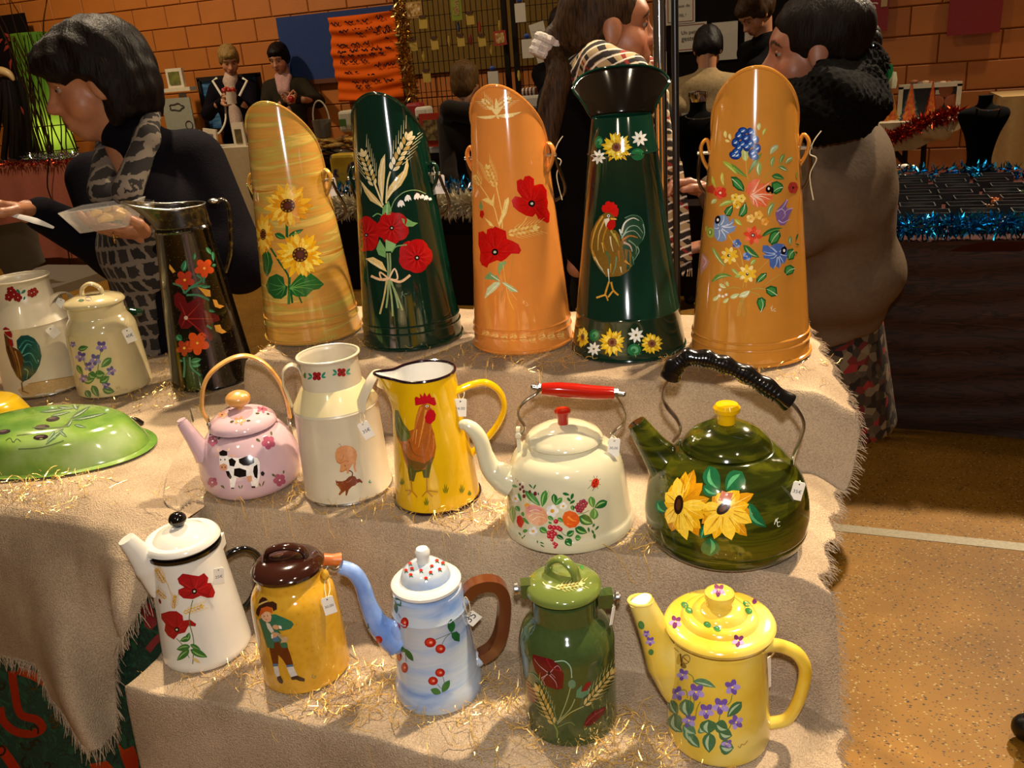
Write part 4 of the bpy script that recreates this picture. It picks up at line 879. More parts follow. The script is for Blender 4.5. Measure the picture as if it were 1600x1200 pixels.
# yellow jug with rooster
k3 = Vessel('enamel_jug', 'bright yellow enamel jug with dark rim and painted orange rooster', 'jug',684,772, Z2)
m_yel = enamel('yellow_enamel', '#d6a70c', var=.05); m_rim = enamel('dark_rim', '#1c0a12')
pr = k3.prof([(772,66),(770,67),(580,50)])
nA = 96; V = []; F = []; H3 = pr[-1][1]; nz = 24; ld = np.array(k3.at(590,575) - k3.base); ad = math.atan2(ld[1], ld[0])
def jr(a, t):
    r = pr[0][0] + (pr[-1][0] - pr[0][0]) * t; da = (a - ad + math.pi) % (2 * math.pi) - math.pi
    return r + 0.026 * math.exp(-(da / 0.30) ** 2) * max(0,(t - .72) / .28) ** 1.6
for i in range(nz + 1):
    for j in range(nA):
        a = 2 * math.pi * j / nA; r = jr(a, i / nz); da = (a - ad + math.pi) % (2 * math.pi) - math.pi
        V.append(k3.base + np.array([r * math.cos(a), r * math.sin(a), H3 * i / nz + 0.006 * math.exp(-(da / .3) ** 2) * (i / nz) ** 6]))
for i in range(nz):
    for j in range(nA): F.append((i * nA + j, i * nA + (j + 1) % nA, (i + 1) * nA + (j + 1) % nA, (i + 1) * nA + j))
k3.geo['body'] = [(np.array(V), list(F))]; F.append(tuple(range(nA - 1,-1,-1))); mk('body', V, F, m_yel, k3.root)
Vi = [k3.base + (np.array(p) - k3.base) * np.array([.972,.972,1]) for p in V]
mk('inner_wall', Vi, [tuple(reversed(f)) for f in F[:-1]] + [tuple(range(nA))], m_white_in, k3.root)
rimp = V[nz * nA:]; k3.sweep('rim', np.array(rimp),.0024, m_rim, normal=(0,0,1), seg=8, closed=True, caps=False)
ring_on(k3, 'base_rim',770.5,67,.0022, m_rim)
k3.sweep('handle', k3.line([(703,617,.02),(718,609,.012),(737,601),(760,598),(780,611),(788,634),(781,657),(764,681),(733,712)],0.0),[.007,.0055,.0055,.005,.005,.005], m_yel, rb=.009, seg=12)
d = Deco(k3).view(570,540,4.287)
d.poly([(205,430),(225,435),(260,520),(300,570),(330,560),(345,470),(365,410),(400,385),(440,400),(450,420),(430,470),(440,520),(465,590),(478,680),(465,750),(440,800),(430,880),(395,885),(385,830),(345,850),(330,910),(300,905),(290,830),(265,760),(245,670),(215,610),(205,520)], '#a8581c')
d.poly([(205,430),(225,435),(260,520),(300,575),(310,610),(280,640),(245,640),(215,600),(203,520)], '#5a5c1c',1).poly([(290,780),(340,830),(400,830),(450,780),(440,830),(430,885),(395,885),(385,840),(345,850),(330,910),(303,905),(290,840)], '#56501c',1).poly([(260,700),(300,760),(400,790),(465,740),(450,790),(380,830),(300,820)], '#6a4a1c',1)
for p, c, w in (([(380,410),(345,520),(320,640)], '#c9752a',18),([(410,430),(390,540),(360,680)], '#d08a38',16),([(440,530),(430,640),(400,740)], '#b5662a',16),([(360,440),(335,560),(290,680)], '#b8702c',12),([(460,600),(460,680),(440,740)], '#c07034',12),([(300,640),(330,720),(400,750)], '#7a4a20',10),([(270,660),(310,740),(380,780)], '#8a6030',9),([(230,480),(260,560),(300,610)], '#75782c',10),([(215,520),(240,590),(280,630)], '#6a7030',8),([(420,600),(400,690),(350,750)], '#9a5a28',9),([(350,560),(340,660)], '#d69a50',7),([(310,820),(315,890)], '#75702c',8),([(415,800),(410,870)], '#75702c',8)): d.stroke(p, w, c, 2, True)
d.poly([(335,350),(345,340),(372,350),(368,318),(390,340),(398,310),(415,340),(432,315),(445,345),(465,345),(478,390),(465,402),(420,385),(370,395),(340,400)], '#b3101c',3).poly([(435,425),(460,430),(475,460),(470,495),(440,525),(410,515),(402,480),(415,445)], '#b3101c',3).poly([(435,400),(478,412),(440,418)], '#d8a030',3).dot(417,404,10,8,'#f0e8d0',0,3).dot(417,404,5,5,'#1a1010',0,4)
for p in ([(312,900),(320,975)],[(415,885),(418,975)],[(320,970),(275,968)],[(320,970),(290,1000)],[(320,975),(355,1015)],[(418,970),(385,1010)],[(418,970),(490,978)],[(418,975),(455,1010)]): d.stroke(p, 8,'#a8701c',2)
d.end('painted_rooster')
for x, y, k_ in ((250,915,1),(540,965,1.3),(648,965,1.2),(412,1050,1.1),(700,990,.7)):
    for dx, h in ((-14,22),(-5,38),(6,36),(16,24)): d.petal(x + dx * .4, y + 20 * k_, x + dx * k_, y + 20 * k_ - h * 1.4 * k_, 7,'#5f6a14')
    d.end('painted_grass_tuft')
# white kettle with fruit
k4 = Vessel('kettle', 'large cream enamel kettle with red bar handle and painted fruit', 'kettle',889,812, Z2)
m_wk = enamel('cream_enamel', '#c8bf9f'); m_redh = enamel('red_handle', '#a1190c')
pr = smoothprof(k4.prof([(812,99),(810,101),(800,100.5),(796,99)]),2) + smoothprof(k4.prof([(812,99),(795,98),(770,95),(735,91),(715,86),(702,78),(694,66),(690,60)])[1:],4)
k4.lathe('body', [(0,0)] + pr + [(pr[-1][0] - .001, pr[-1][1] + .006),(0, pr[-1][1] + .004)], m_wk)
r, z = k4.rz(684,61)
ld = k4.lathe('lid', [(0, z - .003),(r - .002, z - .003),(r, z),(r - .001, z + .003),(r * .9, z + .009),(r * .6, z + .018),(r * .3, z + .0225),(0, z + .024)], m_wk)
mb = MB(); mb.lathe(k4.base, [(0, z + .022),(.008, z + .023),(.0085, z + .033),(.0115, z + .040),(.0125, z + .044),(.010, z + .0465),(0, z + .047)],24); mb.build('knob', m_redh, ld)
k4.sweep('spout', k4.line([(800,752),(786,745),(768,732),(758,710),(750,686),(739,671),(727,664),(719,666)],.012),[.026,.0235,.016,.0125,.0118,.011,.009,.006], m_wk, seg=24)
for pts in ([(815,678),(820,667),(811,652),(811,638),(824,624),(838,615),(845,606)],[(961,616),(971,632),(977,648),(974,661),(963,671),(955,681)]): k4.sweep('handle_strap', k4.line(pts),.0018, m_steel, rb=.0065, seg=10)
k4.sweep('handle_grip', k4.line([(846,608),(880,609),(925,613),(959,614)],.0,6),[.0088,.0108,.0112,.0105,.009], m_redh, seg=20)
for a, b in (((846,607),(833,605)),((959,614),(974,616))):
    mb = MB(); p, q = k4.at(*a), k4.at(*b); mb.sweep([p, p + (q - p) * .4],.0065, seg=6); mb.sweep([p + (q - p) * .4, q],.004, seg=12); mb.ball(q, .0042,10,7); mb.build('bolt', m_steel, k4.root)
for x, y in ((811,690),(958,700)):
    q = k4.at(x, y, .0); mb = MB(); a = math.atan2(k4.nrm()[1], k4.nrm()[0]) + math.pi / 2; mb.box(q + np.array([0,0,.004]),(.006,.018,.034), a); mb.ball(q + np.array([0,0,.014]) + k4.nrm() * .010,.005,10,7); mb.build('lug', m_wk, k4.root)
d = Deco(k4).view(780,730,7.2727)
GD, GM, GLt = '#1f5f2a', '#3f8038', '#8cb468'
for a in ((295,265,470,440,80, GM),(530,260,490,450,80, GM),(620,300,640,430,70, GD),(715,345,640,430,56, GM),(720,295,800,315,34, GD),(840,295,815,370,36, GD),(770,345,815,390,30, GD),(860,375,800,415,30, GD),(1035,330,1070,460,80, GM),(1225,385,1080,460,90, GD),(1075,595,1075,460,100, GM),(905,560,1065,640,120, GD),(860,690,1000,745,90, GD),(770,780,850,720,70, GD),(760,810,820,895,90, GD),(860,800,930,800,70, GM),(650,770,735,815,50,'#1a4a2a'),(460,690,550,740,70, GM),(665,575,730,620,46, GM),(555,555,620,600,46, GM),(560,620,600,640,24, GM),(270,730,330,715,40, GM),(150,430,165,640,70,'#6f8a40'),(100,470,150,530,40,'#9aa860'),(190,440,240,500,50, GM),(265,505,280,560,36, GM),(270,570,345,650,34, GM),(220,290,255,390,30, GM),(150,205,215,225,30, GM),(100,310,130,380,20, GM),(340,190,385,240,16, GD),(420,195,390,250,18, GD),(445,285,450,320,14, GD),(830,430,840,490,46, GD),(1010,680,1020,740,24, GD),(1080,640,1060,680,24, GD),(1130,665,1085,715,22, GD),(1050,710,1075,760,24, GD),(1075,750,1085,820,30, GD),(225,740,255,780,14, GD),(265,790,270,815,14, GD),(300,770,275,800,12, GD),(435,830,440,865,14, GD),(465,850,515,870,14, GD),(470,880,520,905,14, GD)): d.leaf(a[0], a[1], a[2], a[3], a[4], a[5], GLt if a[4] > 40 else None)
d.end('painted_leaf')
d.stroke([(890,530),(960,520),(1020,490)],7, GM).stroke([(550,280),(580,290),(550,350),(560,260)],6,'#9ab070').stroke([(700,720),(730,760),(770,780)],7, GM).end('painted_stem')
d.poly([(300,440),(350,420),(430,430),(510,470),(550,530),(550,610),(500,655),(430,665),(350,630),(310,570),(300,500)], '#d99a70').poly([(305,460),(360,430),(430,440),(500,480),(470,510),(380,500),(320,540)], '#d08078',1)
for p in ([(340,560),(420,520),(520,540)],[(380,600),(450,560),(530,580)],[(350,500),(420,480),(490,510)]): d.stroke(p, 12,'#e9c9a0',2, True)
d.end('painted_peach')
d.dot(318,435,30,26,'#d8902c').end('painted_apricot_bud')
d.poly([(720,560),(745,510),(800,492),(870,515),(915,570),(910,630),(870,680),(800,690),(745,655),(718,610)], '#d8581c').stroke([(780,560),(830,600),(880,610)],26,'#ec8a34',1, True).stroke([(770,640),(820,650)],20,'#e8792c',1, True).end('painted_orange_plum')
d.poly([(205,560),(240,545),(275,580),(285,625),(255,690),(225,675),(200,620)], '#b8281c').end('painted_strawberry')
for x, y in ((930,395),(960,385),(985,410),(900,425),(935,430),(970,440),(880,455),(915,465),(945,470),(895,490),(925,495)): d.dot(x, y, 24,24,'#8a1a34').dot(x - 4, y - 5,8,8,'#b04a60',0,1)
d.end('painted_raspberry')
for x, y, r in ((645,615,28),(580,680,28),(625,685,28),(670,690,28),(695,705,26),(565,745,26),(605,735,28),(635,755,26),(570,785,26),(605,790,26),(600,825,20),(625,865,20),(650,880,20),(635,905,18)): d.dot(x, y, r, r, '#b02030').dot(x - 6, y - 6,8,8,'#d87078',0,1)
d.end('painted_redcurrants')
for x, y, r in ((238,195,16),(268,225,20),(242,250,18),(282,275,20),(285,328,24),(350,278,18),(410,300,26),(210,155,6),(190,133,5)): d.dot(x, y, r * .8, r, '#5e1420')
d.end('painted_dark_berries')
for x, y, r in ((605,495,70),(728,440,44),(388,725,50),(190,355,44)): d.bloom(x, y, r, 5,'#e3ded6', '#d09a2c', r * .34, col2='#d6d0cc').end('painted_white_blossom')
d.dot(1090,180,42,58,'#c02a14',.4).stroke([(1115,130),(1065,235)],5,'#3a0c08',1)
for x, y in ((1070,180),(1100,160),(1085,215),(1110,190)): d.dot(x, y, 7,7,'#3a0c08',0,1)
for p in ([(1080,125),(1072,95)],[(1105,122),(1112,95)],[(1055,150),(1025,155)],[(1130,150),(1150,130)],[(1050,200),(1005,245)],[(1130,190),(1150,200)],[(1080,235),(1055,270)],[(1110,215),(1120,245)]): d.stroke(p, 5,'#4a4a30')
d.end('painted_ladybird')
# dark green kettle with sunflowers
k5 = Vessel('kettle', 'big dark green streaked kettle with black grip and painted sunflowers', 'kettle',1133,838, Z2)
m_gk = ramp_mat('green_streak', [(0.30,'#171a06'),(0.45,'#2b3008'),(0.55,'#4a4a0c'),(0.66,'#343a0a'),(0.78,'#6a6a14')],(1.4,1.4,10),6,6, rough=0.10, coat=0.5, distortion=0.8)
pr = smoothprof(k5.prof([(838,98),(835,104),(826,117),(815,122),(811,121.5),(808,123),(785,125),(755,120),(728,107),(706,86),(697,74)]),4)
k5.lathe('body', [(0,0)] + pr + [(pr[-1][0] - .003, pr[-1][1] + .001),(0, pr[-1][1])], m_gk)
r, z = k5.rz(693,70)
ld = k5.lathe('lid', [(0, z - .002),(r - .002, z - .002),(r, z),(r - .001, z + .002),(r * .93, z + .008),(r * .72, z + .020),(r * .4, z + .030),(0, z + .034)], m_gk)
m_yk = enamel('yellow_knob', '#d0a008')
mb = MB(); mb.lathe(k5.base, [(0, z + .031),(.0125, z + .032),(.0135, z + .047),(.018, z + .049),(.0185, z + .055),(.015, z + .0595),(0, z + .061)],28); mb.build('knob', m_yk, ld)
sp = k5.line([(1040,722),(1020,698),(994,660)],.0); k5.sweep('spout', sp, [.030,.021,.0135], m_gk, seg=24)
mb = MB(); e = sp[-1]; t = sp[-1] - sp[-2]; t /= np.linalg.norm(t); mb.sweep([e - t * .004, e + t * .0004],.0105, seg=20); mb.build('spout_mouth', m_black, k5.root)
for pts in ([(1052,688),(1063,672),(1058,655),(1040,632),(1036,610),(1046,590)],[(1232,626),(1246,640),(1256,662),(1250,688),(1240,714),(1242,745)]): k5.sweep('handle_strap', k5.line(pts),.0022, m_steel, rb=.0085, seg=10)
gp = k5.line([(1047,592),(1054,574),(1072,559),(1100,560),(1130,569),(1165,585),(1200,606),(1234,630)],.0,12); n = len(gp)
rr = [.0118 + .0016 * math.sin(i * 0.55) + (.004 if i < 16 else 0) * max(0,1 - abs(i - 9) / 9) for i in range(n)]
k5.sweep('handle_grip', gp, rr, enamel('black_grip', '#0c0a09',.18), rb=.0125, seg=18)
mb = MB(); nn = k5.nrm()
for i in range(10, n - 8,2):
    t = gp[i + 1] - gp[i]; t /= np.linalg.norm(t); u = np.cross(nn, t); mb.sweep([gp[i] + u * .010 * s_ + nn * (.0125 * math.sqrt(max(0,1 - (s_ * .75) ** 2)) + .0006) for s_ in np.linspace(-.9,.9,7)],.0011, seg=5)
mb.build('grip_ribs', MATS['black_grip'], k5.root)
d = Deco(k5).view(960,530,3.3333); LG = '#1a5a34'
for a in ((490,660,545,790,90,10),(665,690,580,790,110,-6),(690,850,790,980,70,16),(220,840,275,905,60,6),(500,960,450,1040,60,0),(500,1130,500,1030,100,0),(460,770,540,810,60,0)): d.leaf(a[0], a[1], a[2], a[3], a[4], LG, '#4f9a64', bend=a[5]).end('painted_leaf')
YS = ('#c8860e', '#e2a818', '#f0c438')
def wildsun(tips, cx, cy, w, seed, name='painted_sunflower'):
    g = np.random.default_rng(seed)
    for i, (x, y) in enumerate(tips):
        d.petal(cx, cy, x, y, w * g.uniform(.85,1.2), YS[i % 3], i % 3,0.55, g.uniform(-8,8)); d.stroke([(cx + (x - cx) * .35, cy + (y - cy) * .35),(cx + (x - cx) * .9, cy + (y - cy) * .9)],4,'#b06a10' if i % 2 else '#f6d86a',3, True)
wildsun([(415,680),(372,690),(330,720),(460,750),(300,760),(268,800),(495,830),(262,850),(490,870),(262,930),(470,930),(280,960),(300,1000),(340,1010),(380,1045),(440,1025),(450,985),(410,1000),(350,720),(320,985)],340,862,66,1)
d.dot(338,862,24,50,'#2a1408',.1,4,16).dot(338,862,12,30,'#4a2a14',.1,5).end('painted_sunflower')
wildsun([(725,805),(650,790),(610,790),(720,910),(700,860),(715,955),(690,1025),(650,1010),(610,1045),(560,1000),(520,1040),(470,1020),(455,960),(455,900),(470,860),(510,820),(540,800),(570,800),(680,980),(500,990)],570,885,68,2)
d.poly([(540,840),(560,790),(590,800),(620,800),(600,850)], '#b86a4a',3).dot(568,880,42,26,'#2a1408',-.7,4,16).dot(568,880,26,13,'#5a3418',-.7,5).end('painted_sunflower')
d.stroke([(832,965),(842,935),(848,962)],4,'#d8d8c0').stroke([(838,950),(852,930)],4,'#d8d8c0').stroke([(862,950),(848,955),(850,975),(862,970)],4,'#d8d8c0').end('painted_signature')
# ---------------------------------------------------------------- front step
f1 = Vessel('coffee_pot', 'white enamel coffee pot with black knob, black handle and painted poppies', 'coffee pot',325,1008, Z1)
m_wp = enamel('white_enamel', '#d5d0c4')
pr = f1.prof([(1008,65),(1004,67),(1000,66.5),(856,54)])
f1.lathe('body', [(0,0)] + pr + [(pr[-1][0] - .002, pr[-1][1] + .001),(0, pr[-1][1])], m_wp)
r, z = f1.rz(848,55); f1.lathe('black_rim', [(0, z - .006),(r + .002, z - .006),(r + .002, z - .001),(0, z - .001)], m_black)
r, z = f1.rz(843,58)
ld = f1.lathe('lid', [(0, z - .003),(r - .003, z - .003),(r, z),(r - .001, z + .004),(r * .92, z + .008),(r * .74, z + .007),(r * .64, z + .014),(r * .35, z + .022),(0, z + .025)], m_wp)
mb = MB(); mb.ball(f1.base + np.array([0,0, z + .036]),(.0135,.0135,.0115),20,12); mb.sweep([f1.base + np.array([0,0, z + .022]), f1.base + np.array([0,0, z + .03])],.006); mb.build('knob', m_black, ld)
V = []; F = []
tops = [(237,905),(228,880),(214,858),(199,841)]
sp = f1.line([(246,930),(232,888),(214,861),(197,842)],.012,8); f1.sweep('spout', sp, [.008,.020,.0165,.0125], m_wp, rb=[.006,.015,.013,.0115], seg=20)
f1.sweep('handle', f1.line([(344,882),(352,870),(368,861),(386,859),(402,869),(408,890),(402,915),(390,940),(372,957)],0.0),[.005,.006,.006,.006,.0055,.005], m_black, seg=14)
mb = MB(); q = f1.at(341,846); mb.box(q, (.016,.02,.02), math.atan2(RIGHTH[1], RIGHTH[0])); mb.ball(q + f1.nrm() * .011 - np.array([0,0,.004]),.0025,8,5); mb.build('hinge', m_wp, f1.root)
d = Deco(f1).view(180,780,3.75)
R1, R1k = '#98101a', '#66080f'
d.stroke([(455,590),(440,650),(435,720),(460,830),(455,965)],5,'#4a6a34').stroke([(360,815),(400,860),(435,930)],4,'#4a6a34').stroke([(345,600),(300,480),(270,440)],4,'#c8a04a').stroke([(345,640),(350,560)],4,'#c8a04a').end('painted_stem')
d.wheat(290,490,245,410,26,'#d0a040', '#b8862c',6,.5).end('painted_wheat_ear'); d.wheat(300,580,250,535,22,'#d0a040', '#b8862c',5,.4).end('painted_wheat_ear'); d.wheat(342,640,352,565,22,'#c89a3a', '#b8862c',5,.3).end('painted_wheat_ear'); d.wheat(400,665,510,625,24,'#d8b050', '#c09034',6,.4).end('painted_wheat_ear')
d.poppy([(365,465),(395,435),(430,440),(455,445),(490,450),(520,432),(545,460),(540,490),(560,490),(585,545),(575,575),(540,578),(500,565),(455,585),(400,580),(370,555),(370,530),(405,515),(375,495)],463,538, R1, R1k, 16).end('painted_poppy')
d.poppy([(270,670),(320,655),(360,655),(395,680),(400,710),(440,705),(475,730),(470,745),(430,740),(410,780),(370,790),(345,822),(310,800),(290,770),(295,730),(272,700)],363,762, R1, R1k, 15).end('painted_poppy')
d.dot(263,597,7,16,'#7a1a1a',-.3).end('painted_bud')
for a in ((440,810,380,830,34),(440,860,360,880,40),(435,880,362,945,40),(440,880,540,925,44),(440,850,500,880,26),(420,830,435,780,30)): d.leaf(*a, '#2f6a2c', '#7aa860')
d.leaf(455,930,500,960,20,'#c8b070', None).end('painted_leaf')
f2 = Vessel('milk_can', 'mustard yellow lidded can with brown lid and painted boy in green jacket', 'milk can',480,1040, Z1)
m_must = ramp_mat('mustard_speckle', [(0.0,'#5a3a10'),(0.05,'#8a6418'),(0.085,'#bf8d22'),(1.0,'#cc9a2c')],(1,1,1),110,2, rough=0.09, coat=0.5, kind='voronoi')
m_brown = enamel('brown_lid', '#2c130c')
pr = smoothprof(f2.prof([(1040,62),(1037,66),(1030,66.5),(950,66),(925,64),(914,59),(906,52),(902,50),(892,50)]),4)
f2.lathe('body', [(0,0)] + pr + [(pr[-1][0] - .002, pr[-1][1] + .001),(0, pr[-1][1])], m_must)
r, z = f2.rz(884,55)
ld = f2.lathe('lid', [(0, z - .006),(r - .004, z - .006),(r, z - .003),(r + .001, z + .002),(r * .96, z + .007),(r * .8, z + .013),(r * .5, z + .016),(0, z + .017)], m_brown)
c0 = f2.base + np.array([0,0, z + .014])
mb = MB(); mb.sweep(catmull([c0 - RIGHTH * .030, c0 - RIGHTH * .024 + np.array([0,0,.013]), c0 + np.array([0,0,.019]), c0 + RIGHTH * .024 + np.array([0,0,.013]), c0 + RIGHTH * .030],8),.0045,.009, VIEWH, 12); mb.build('lid_loop', m_brown, ld)
gr = ramp_mat('orange_wood', [(0.3,'#a8501a'),(0.7,'#c06a28')],(8,1,1),9, rough=0.4, coat=0.2)
mb = MB(); a, b = f2.at(505,874,-.02), f2.at(532,874,-.02); mb.sweep(catmull([a, (a + b) / 2, b],6),[.0095,.0085,.0105], seg=16); mb.build('wooden_grip', gr, f2.root)
f2.sweep('bail_wire', f2.line([(506,896,.012),(512,886,.01),(522,890,0),(531,884,-.01),(533,875,-.02)],0,6),.0018, m_steel, seg=8)
mb = MB(); q = f2.at(508,898,.02); mb.ball(q, (.006,.006,.009),10,8); mb.build('lug', m_must, f2.root)
d = Deco(f2).view(390,900,6.665)
d.poly([(205,740),(250,690),(330,680),(390,720),(430,830),(455,920),(385,930),(340,860),(300,820),(300,920),(245,925),(225,840)], '#5a2810').poly([(250,935),(298,930),(320,1040),(290,1055),(265,1010)], '#c8c4bc',1).poly([(385,940),(452,930),(500,1035),(440,1060),(410,1010)], '#c8c4bc',1).poly([(243,910),(298,908),(298,935),(250,940)], '#4a6a8a',2).poly([(385,925),(452,915),(455,938),(388,948)], '#4a6a8a',2).poly([(290,1045),(325,1035),(352,1090),(345,1120),(315,1110),(290,1075)], '#2a1410',2).poly([(430,1050),(495,1032),(575,1065),(570,1095),(520,1090),(490,1075),(440,1078)], '#2a1410',2)
d.poly([(105,450),(140,430),(230,400),(270,395),(380,440),(440,470),(460,500),(430,545),(350,565),(310,560),(340,640),(395,700),(400,740),(340,745),(310,680),(260,690),(260,750),(190,740),(160,640),(130,540)], '#2a6448',3).poly([(240,640),(300,620),(315,670),(250,675)], '#3a6a88',4).poly([(175,480),(215,490),(260,570),(230,590),(195,540)], '#cfc4ae',4)
d.stroke([(240,590),(300,600),(350,650)],30,'#a8906a',5).poly([(340,640),(380,620),(412,650),(390,680),(330,690)], '#b8986e',5).dot(280,525,36,24,'#c8966a',.2,6).poly([(305,505),(335,515),(340,545),(315,540)], '#e0dace',6).dot(262,610,32,26,'#c8966a',0,6).poly([(232,600),(248,600),(250,645),(235,640)], '#e0dace',6)
d.poly([(130,400),(170,370),(215,375),(235,420),(225,465),(190,480),(150,455),(128,425)], '#d6a47c',5).poly([(110,380),(130,330),(190,312),(240,330),(245,380),(225,375),(180,360),(140,390),(115,410)], '#b8501a',6).poly([(80,385),(85,345),(110,310),(180,275),(250,265),(290,290),(290,345),(255,365),(245,330),(190,315),(130,335),(105,420)], '#3a1c10',7).poly([(100,300),(115,250),(145,220),(180,230),(205,265),(150,285)], '#3a1c10',7).stroke([(105,300),(150,280),(200,262)],14,'#c8a860',8)
d.dot(165,412,6,4,'#4a2a1a',0,8).dot(198,408,6,4,'#4a2a1a',0,8).stroke([(175,445),(198,443)],5,'#a8503a',8).end('painted_boy')
d.stroke([(660,1020),(650,1055),(680,1060),(690,1035)],6,'#5a7a6a').stroke([(670,1040),(690,1045)],6,'#5a7a6a').end('painted_signature')
f3 = Vessel('coffee_pot', 'pale blue washed coffee pot with brown handle and painted cherries', 'coffee pot',687,1070, Z1)
m_blue = ramp_mat('blue_wash', [(0.30,'#6f8cbe'),(0.45,'#9fafc8'),(0.56,'#b6bdc2'),(0.68,'#a6b3c8'),(0.8,'#c2c4c2')],(1.2,1.2,7),6,5, rough=0.12, coat=0.5, distortion=0.5)
m_dblue = ramp_mat('blue_spout', [(0.3,'#4a6fb5'),(0.55,'#7795cc'),(0.75,'#9fb3d8')],(3,3,2),8,5, rough=0.12, coat=0.5)
pr = f3.prof([(1070,67),(1066,68),(1050,66.5),(1046,63.5),(950,57.5),(946,59),(942,57),(918,54)])
f3.lathe('body', [(0,0)] + pr + [(pr[-1][0] - .002, pr[-1][1] + .001),(0, pr[-1][1])], m_blue)
r, z = f3.rz(908,55)
m_cream = enamel('lid_white', '#d2cfc6')
ld = f3.lathe('lid', [(0, z - .006),(r - .003, z - .005),(r, z - .002),(r, z + .002),(r * .92, z + .006),(r * .72, z + .008)], m_cream)
f3.lathe('lid_dome', [(r * .73, z + .007),(r * .70, z + .012),(r * .62, z + .021),(r * .42, z + .029),(r * .22, z + .032),(0, z + .033)], m_blue, ld)
mb = MB(); mb.lathe(f3.base, [(0, z + .031),(.0095, z + .032),(.009, z + .040),(.0105, z + .043),(.0105, z + .049),(.008, z + .053),(0, z + .054)],24); mb.build('knob', m_cream, ld)
f3.sweep('spout', f3.line([(622,1000),(610,992),(590,974),(576,945),(566,914),(552,894),(532,886)],.012),[.024,.021,.0155,.0118,.0108,.0105,.0095], m_dblue, seg=24)
mb = MB(); mb.ball(f3.at(621,996,.02),(.012,.012,.028),14,10); mb.build('spout_collar', m_dblue, f3.root)
m_bh = P('brown_bakelite', '#5a2c12',0.22,0,0.3,.05)
f3.sweep('handle', f3.line([(728,930),(740,917),(760,911),(778,915),(787,932),(787,960),(782,990),(770,1013),(751,1026)],0.0),.0085, m_bh, rb=.0105, seg=4, square=True)
for x, y in ((722,934),(744,1030)):
    mb = MB(); q = f3.at(x, y); mb.ball(q, (.014,.012,.012),12,8); mb.ball(q + f3.nrm() * .011,.003,8,5); mb.build('handle_mount', m_blue, f3.root)
d = Deco(f3).view(520,840,4.137); CR = '#9c1418'
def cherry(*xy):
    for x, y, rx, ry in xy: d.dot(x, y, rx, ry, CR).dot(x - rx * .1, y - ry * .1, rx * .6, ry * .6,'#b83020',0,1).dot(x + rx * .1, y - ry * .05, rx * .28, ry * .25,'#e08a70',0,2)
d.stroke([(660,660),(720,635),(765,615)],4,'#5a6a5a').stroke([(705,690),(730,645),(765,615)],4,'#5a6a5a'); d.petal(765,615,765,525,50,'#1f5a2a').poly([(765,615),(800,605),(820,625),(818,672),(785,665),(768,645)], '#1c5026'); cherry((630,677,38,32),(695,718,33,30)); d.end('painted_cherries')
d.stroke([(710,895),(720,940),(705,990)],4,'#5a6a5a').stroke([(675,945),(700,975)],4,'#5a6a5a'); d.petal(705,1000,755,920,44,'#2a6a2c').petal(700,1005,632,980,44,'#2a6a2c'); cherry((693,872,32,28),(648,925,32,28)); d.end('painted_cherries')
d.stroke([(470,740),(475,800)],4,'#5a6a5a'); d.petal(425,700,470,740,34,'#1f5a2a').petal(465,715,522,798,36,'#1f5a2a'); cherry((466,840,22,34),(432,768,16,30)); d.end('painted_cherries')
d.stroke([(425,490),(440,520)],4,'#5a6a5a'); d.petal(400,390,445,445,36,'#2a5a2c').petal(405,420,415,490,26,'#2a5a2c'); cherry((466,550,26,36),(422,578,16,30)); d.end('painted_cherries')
d = Deco(f3,('spout',)).view(520,840,4.137); d.petal(190,500,235,610,34,'#1f5a2a').dot(295,660,26,26, CR).dot(295,660,14,14,'#b83020',0,1).end('painted_cherries')
d = Deco(f3,('lid_dome', 'lid')).view(520,840,4.137)
for x, y in ((505,240),(570,213),(602,262),(640,185),(690,205),(512,200),(632,225),(500,168),(672,150),(710,165),(475,212)): d.dot(x, y, 12,10,'#b8281c').petal(x - 2, y + 4, x + 16, y + 16,7,'#1f4a20').petal(x, y + 4, x - 8, y + 18,6,'#1f4a20')
d.end('painted_small_cherries')
f4 = Vessel('milk_can', 'olive green speckled milk can with loop lid, painted poppies and wheat', 'milk can',893,1116, Z1)
m_ol = ramp_mat('olive_speckle', [(0.0,'#8a8a50'),(0.05,'#4a5a30'),(0.08,'#36451f'),(1.0,'#3c4b25')],(1,1,1),150,2, rough=0.08, coat=0.6, kind='voronoi')
m_ol2 = enamel('olive_lid', '#606c30')
pr = smoothprof(f4.prof([(1116,66),(1112,70),(1104,71),(1010,74.5),(990,74),(974,68),(962,57),(956,52.5),(950,51.5),(928,51)]),4)
f4.lathe('body', [(0,0)] + pr + [(pr[-1][0] - .002, pr[-1][1] + .001),(0, pr[-1][1])], m_ol)
r, z = f4.rz(915,60)
ld = f4.lathe('lid', [(0, z - .005),(r - .004, z - .005),(r, z - .002),(r, z + .002),(r * .93, z + .007),(r * .7, z + .013),(r * .4, z + .0165),(0, z + .018)], m_ol2)
c0 = f4.base + np.array([0,0, z + .014])
ax_ = RIGHTH * .8 - VIEWH * .6
mb = MB(); mb.sweep(catmull([c0 - ax_ * .022, c0 - ax_ * .017 + np.array([0,0,.016]), c0 + np.array([0,0,.026]), c0 + ax_ * .017 + np.array([0,0,.016]), c0 + ax_ * .022],8),.0045,.008, np.cross(ax_, [0,0,1]),12); mb.build('lid_loop', m_ol2, ld)
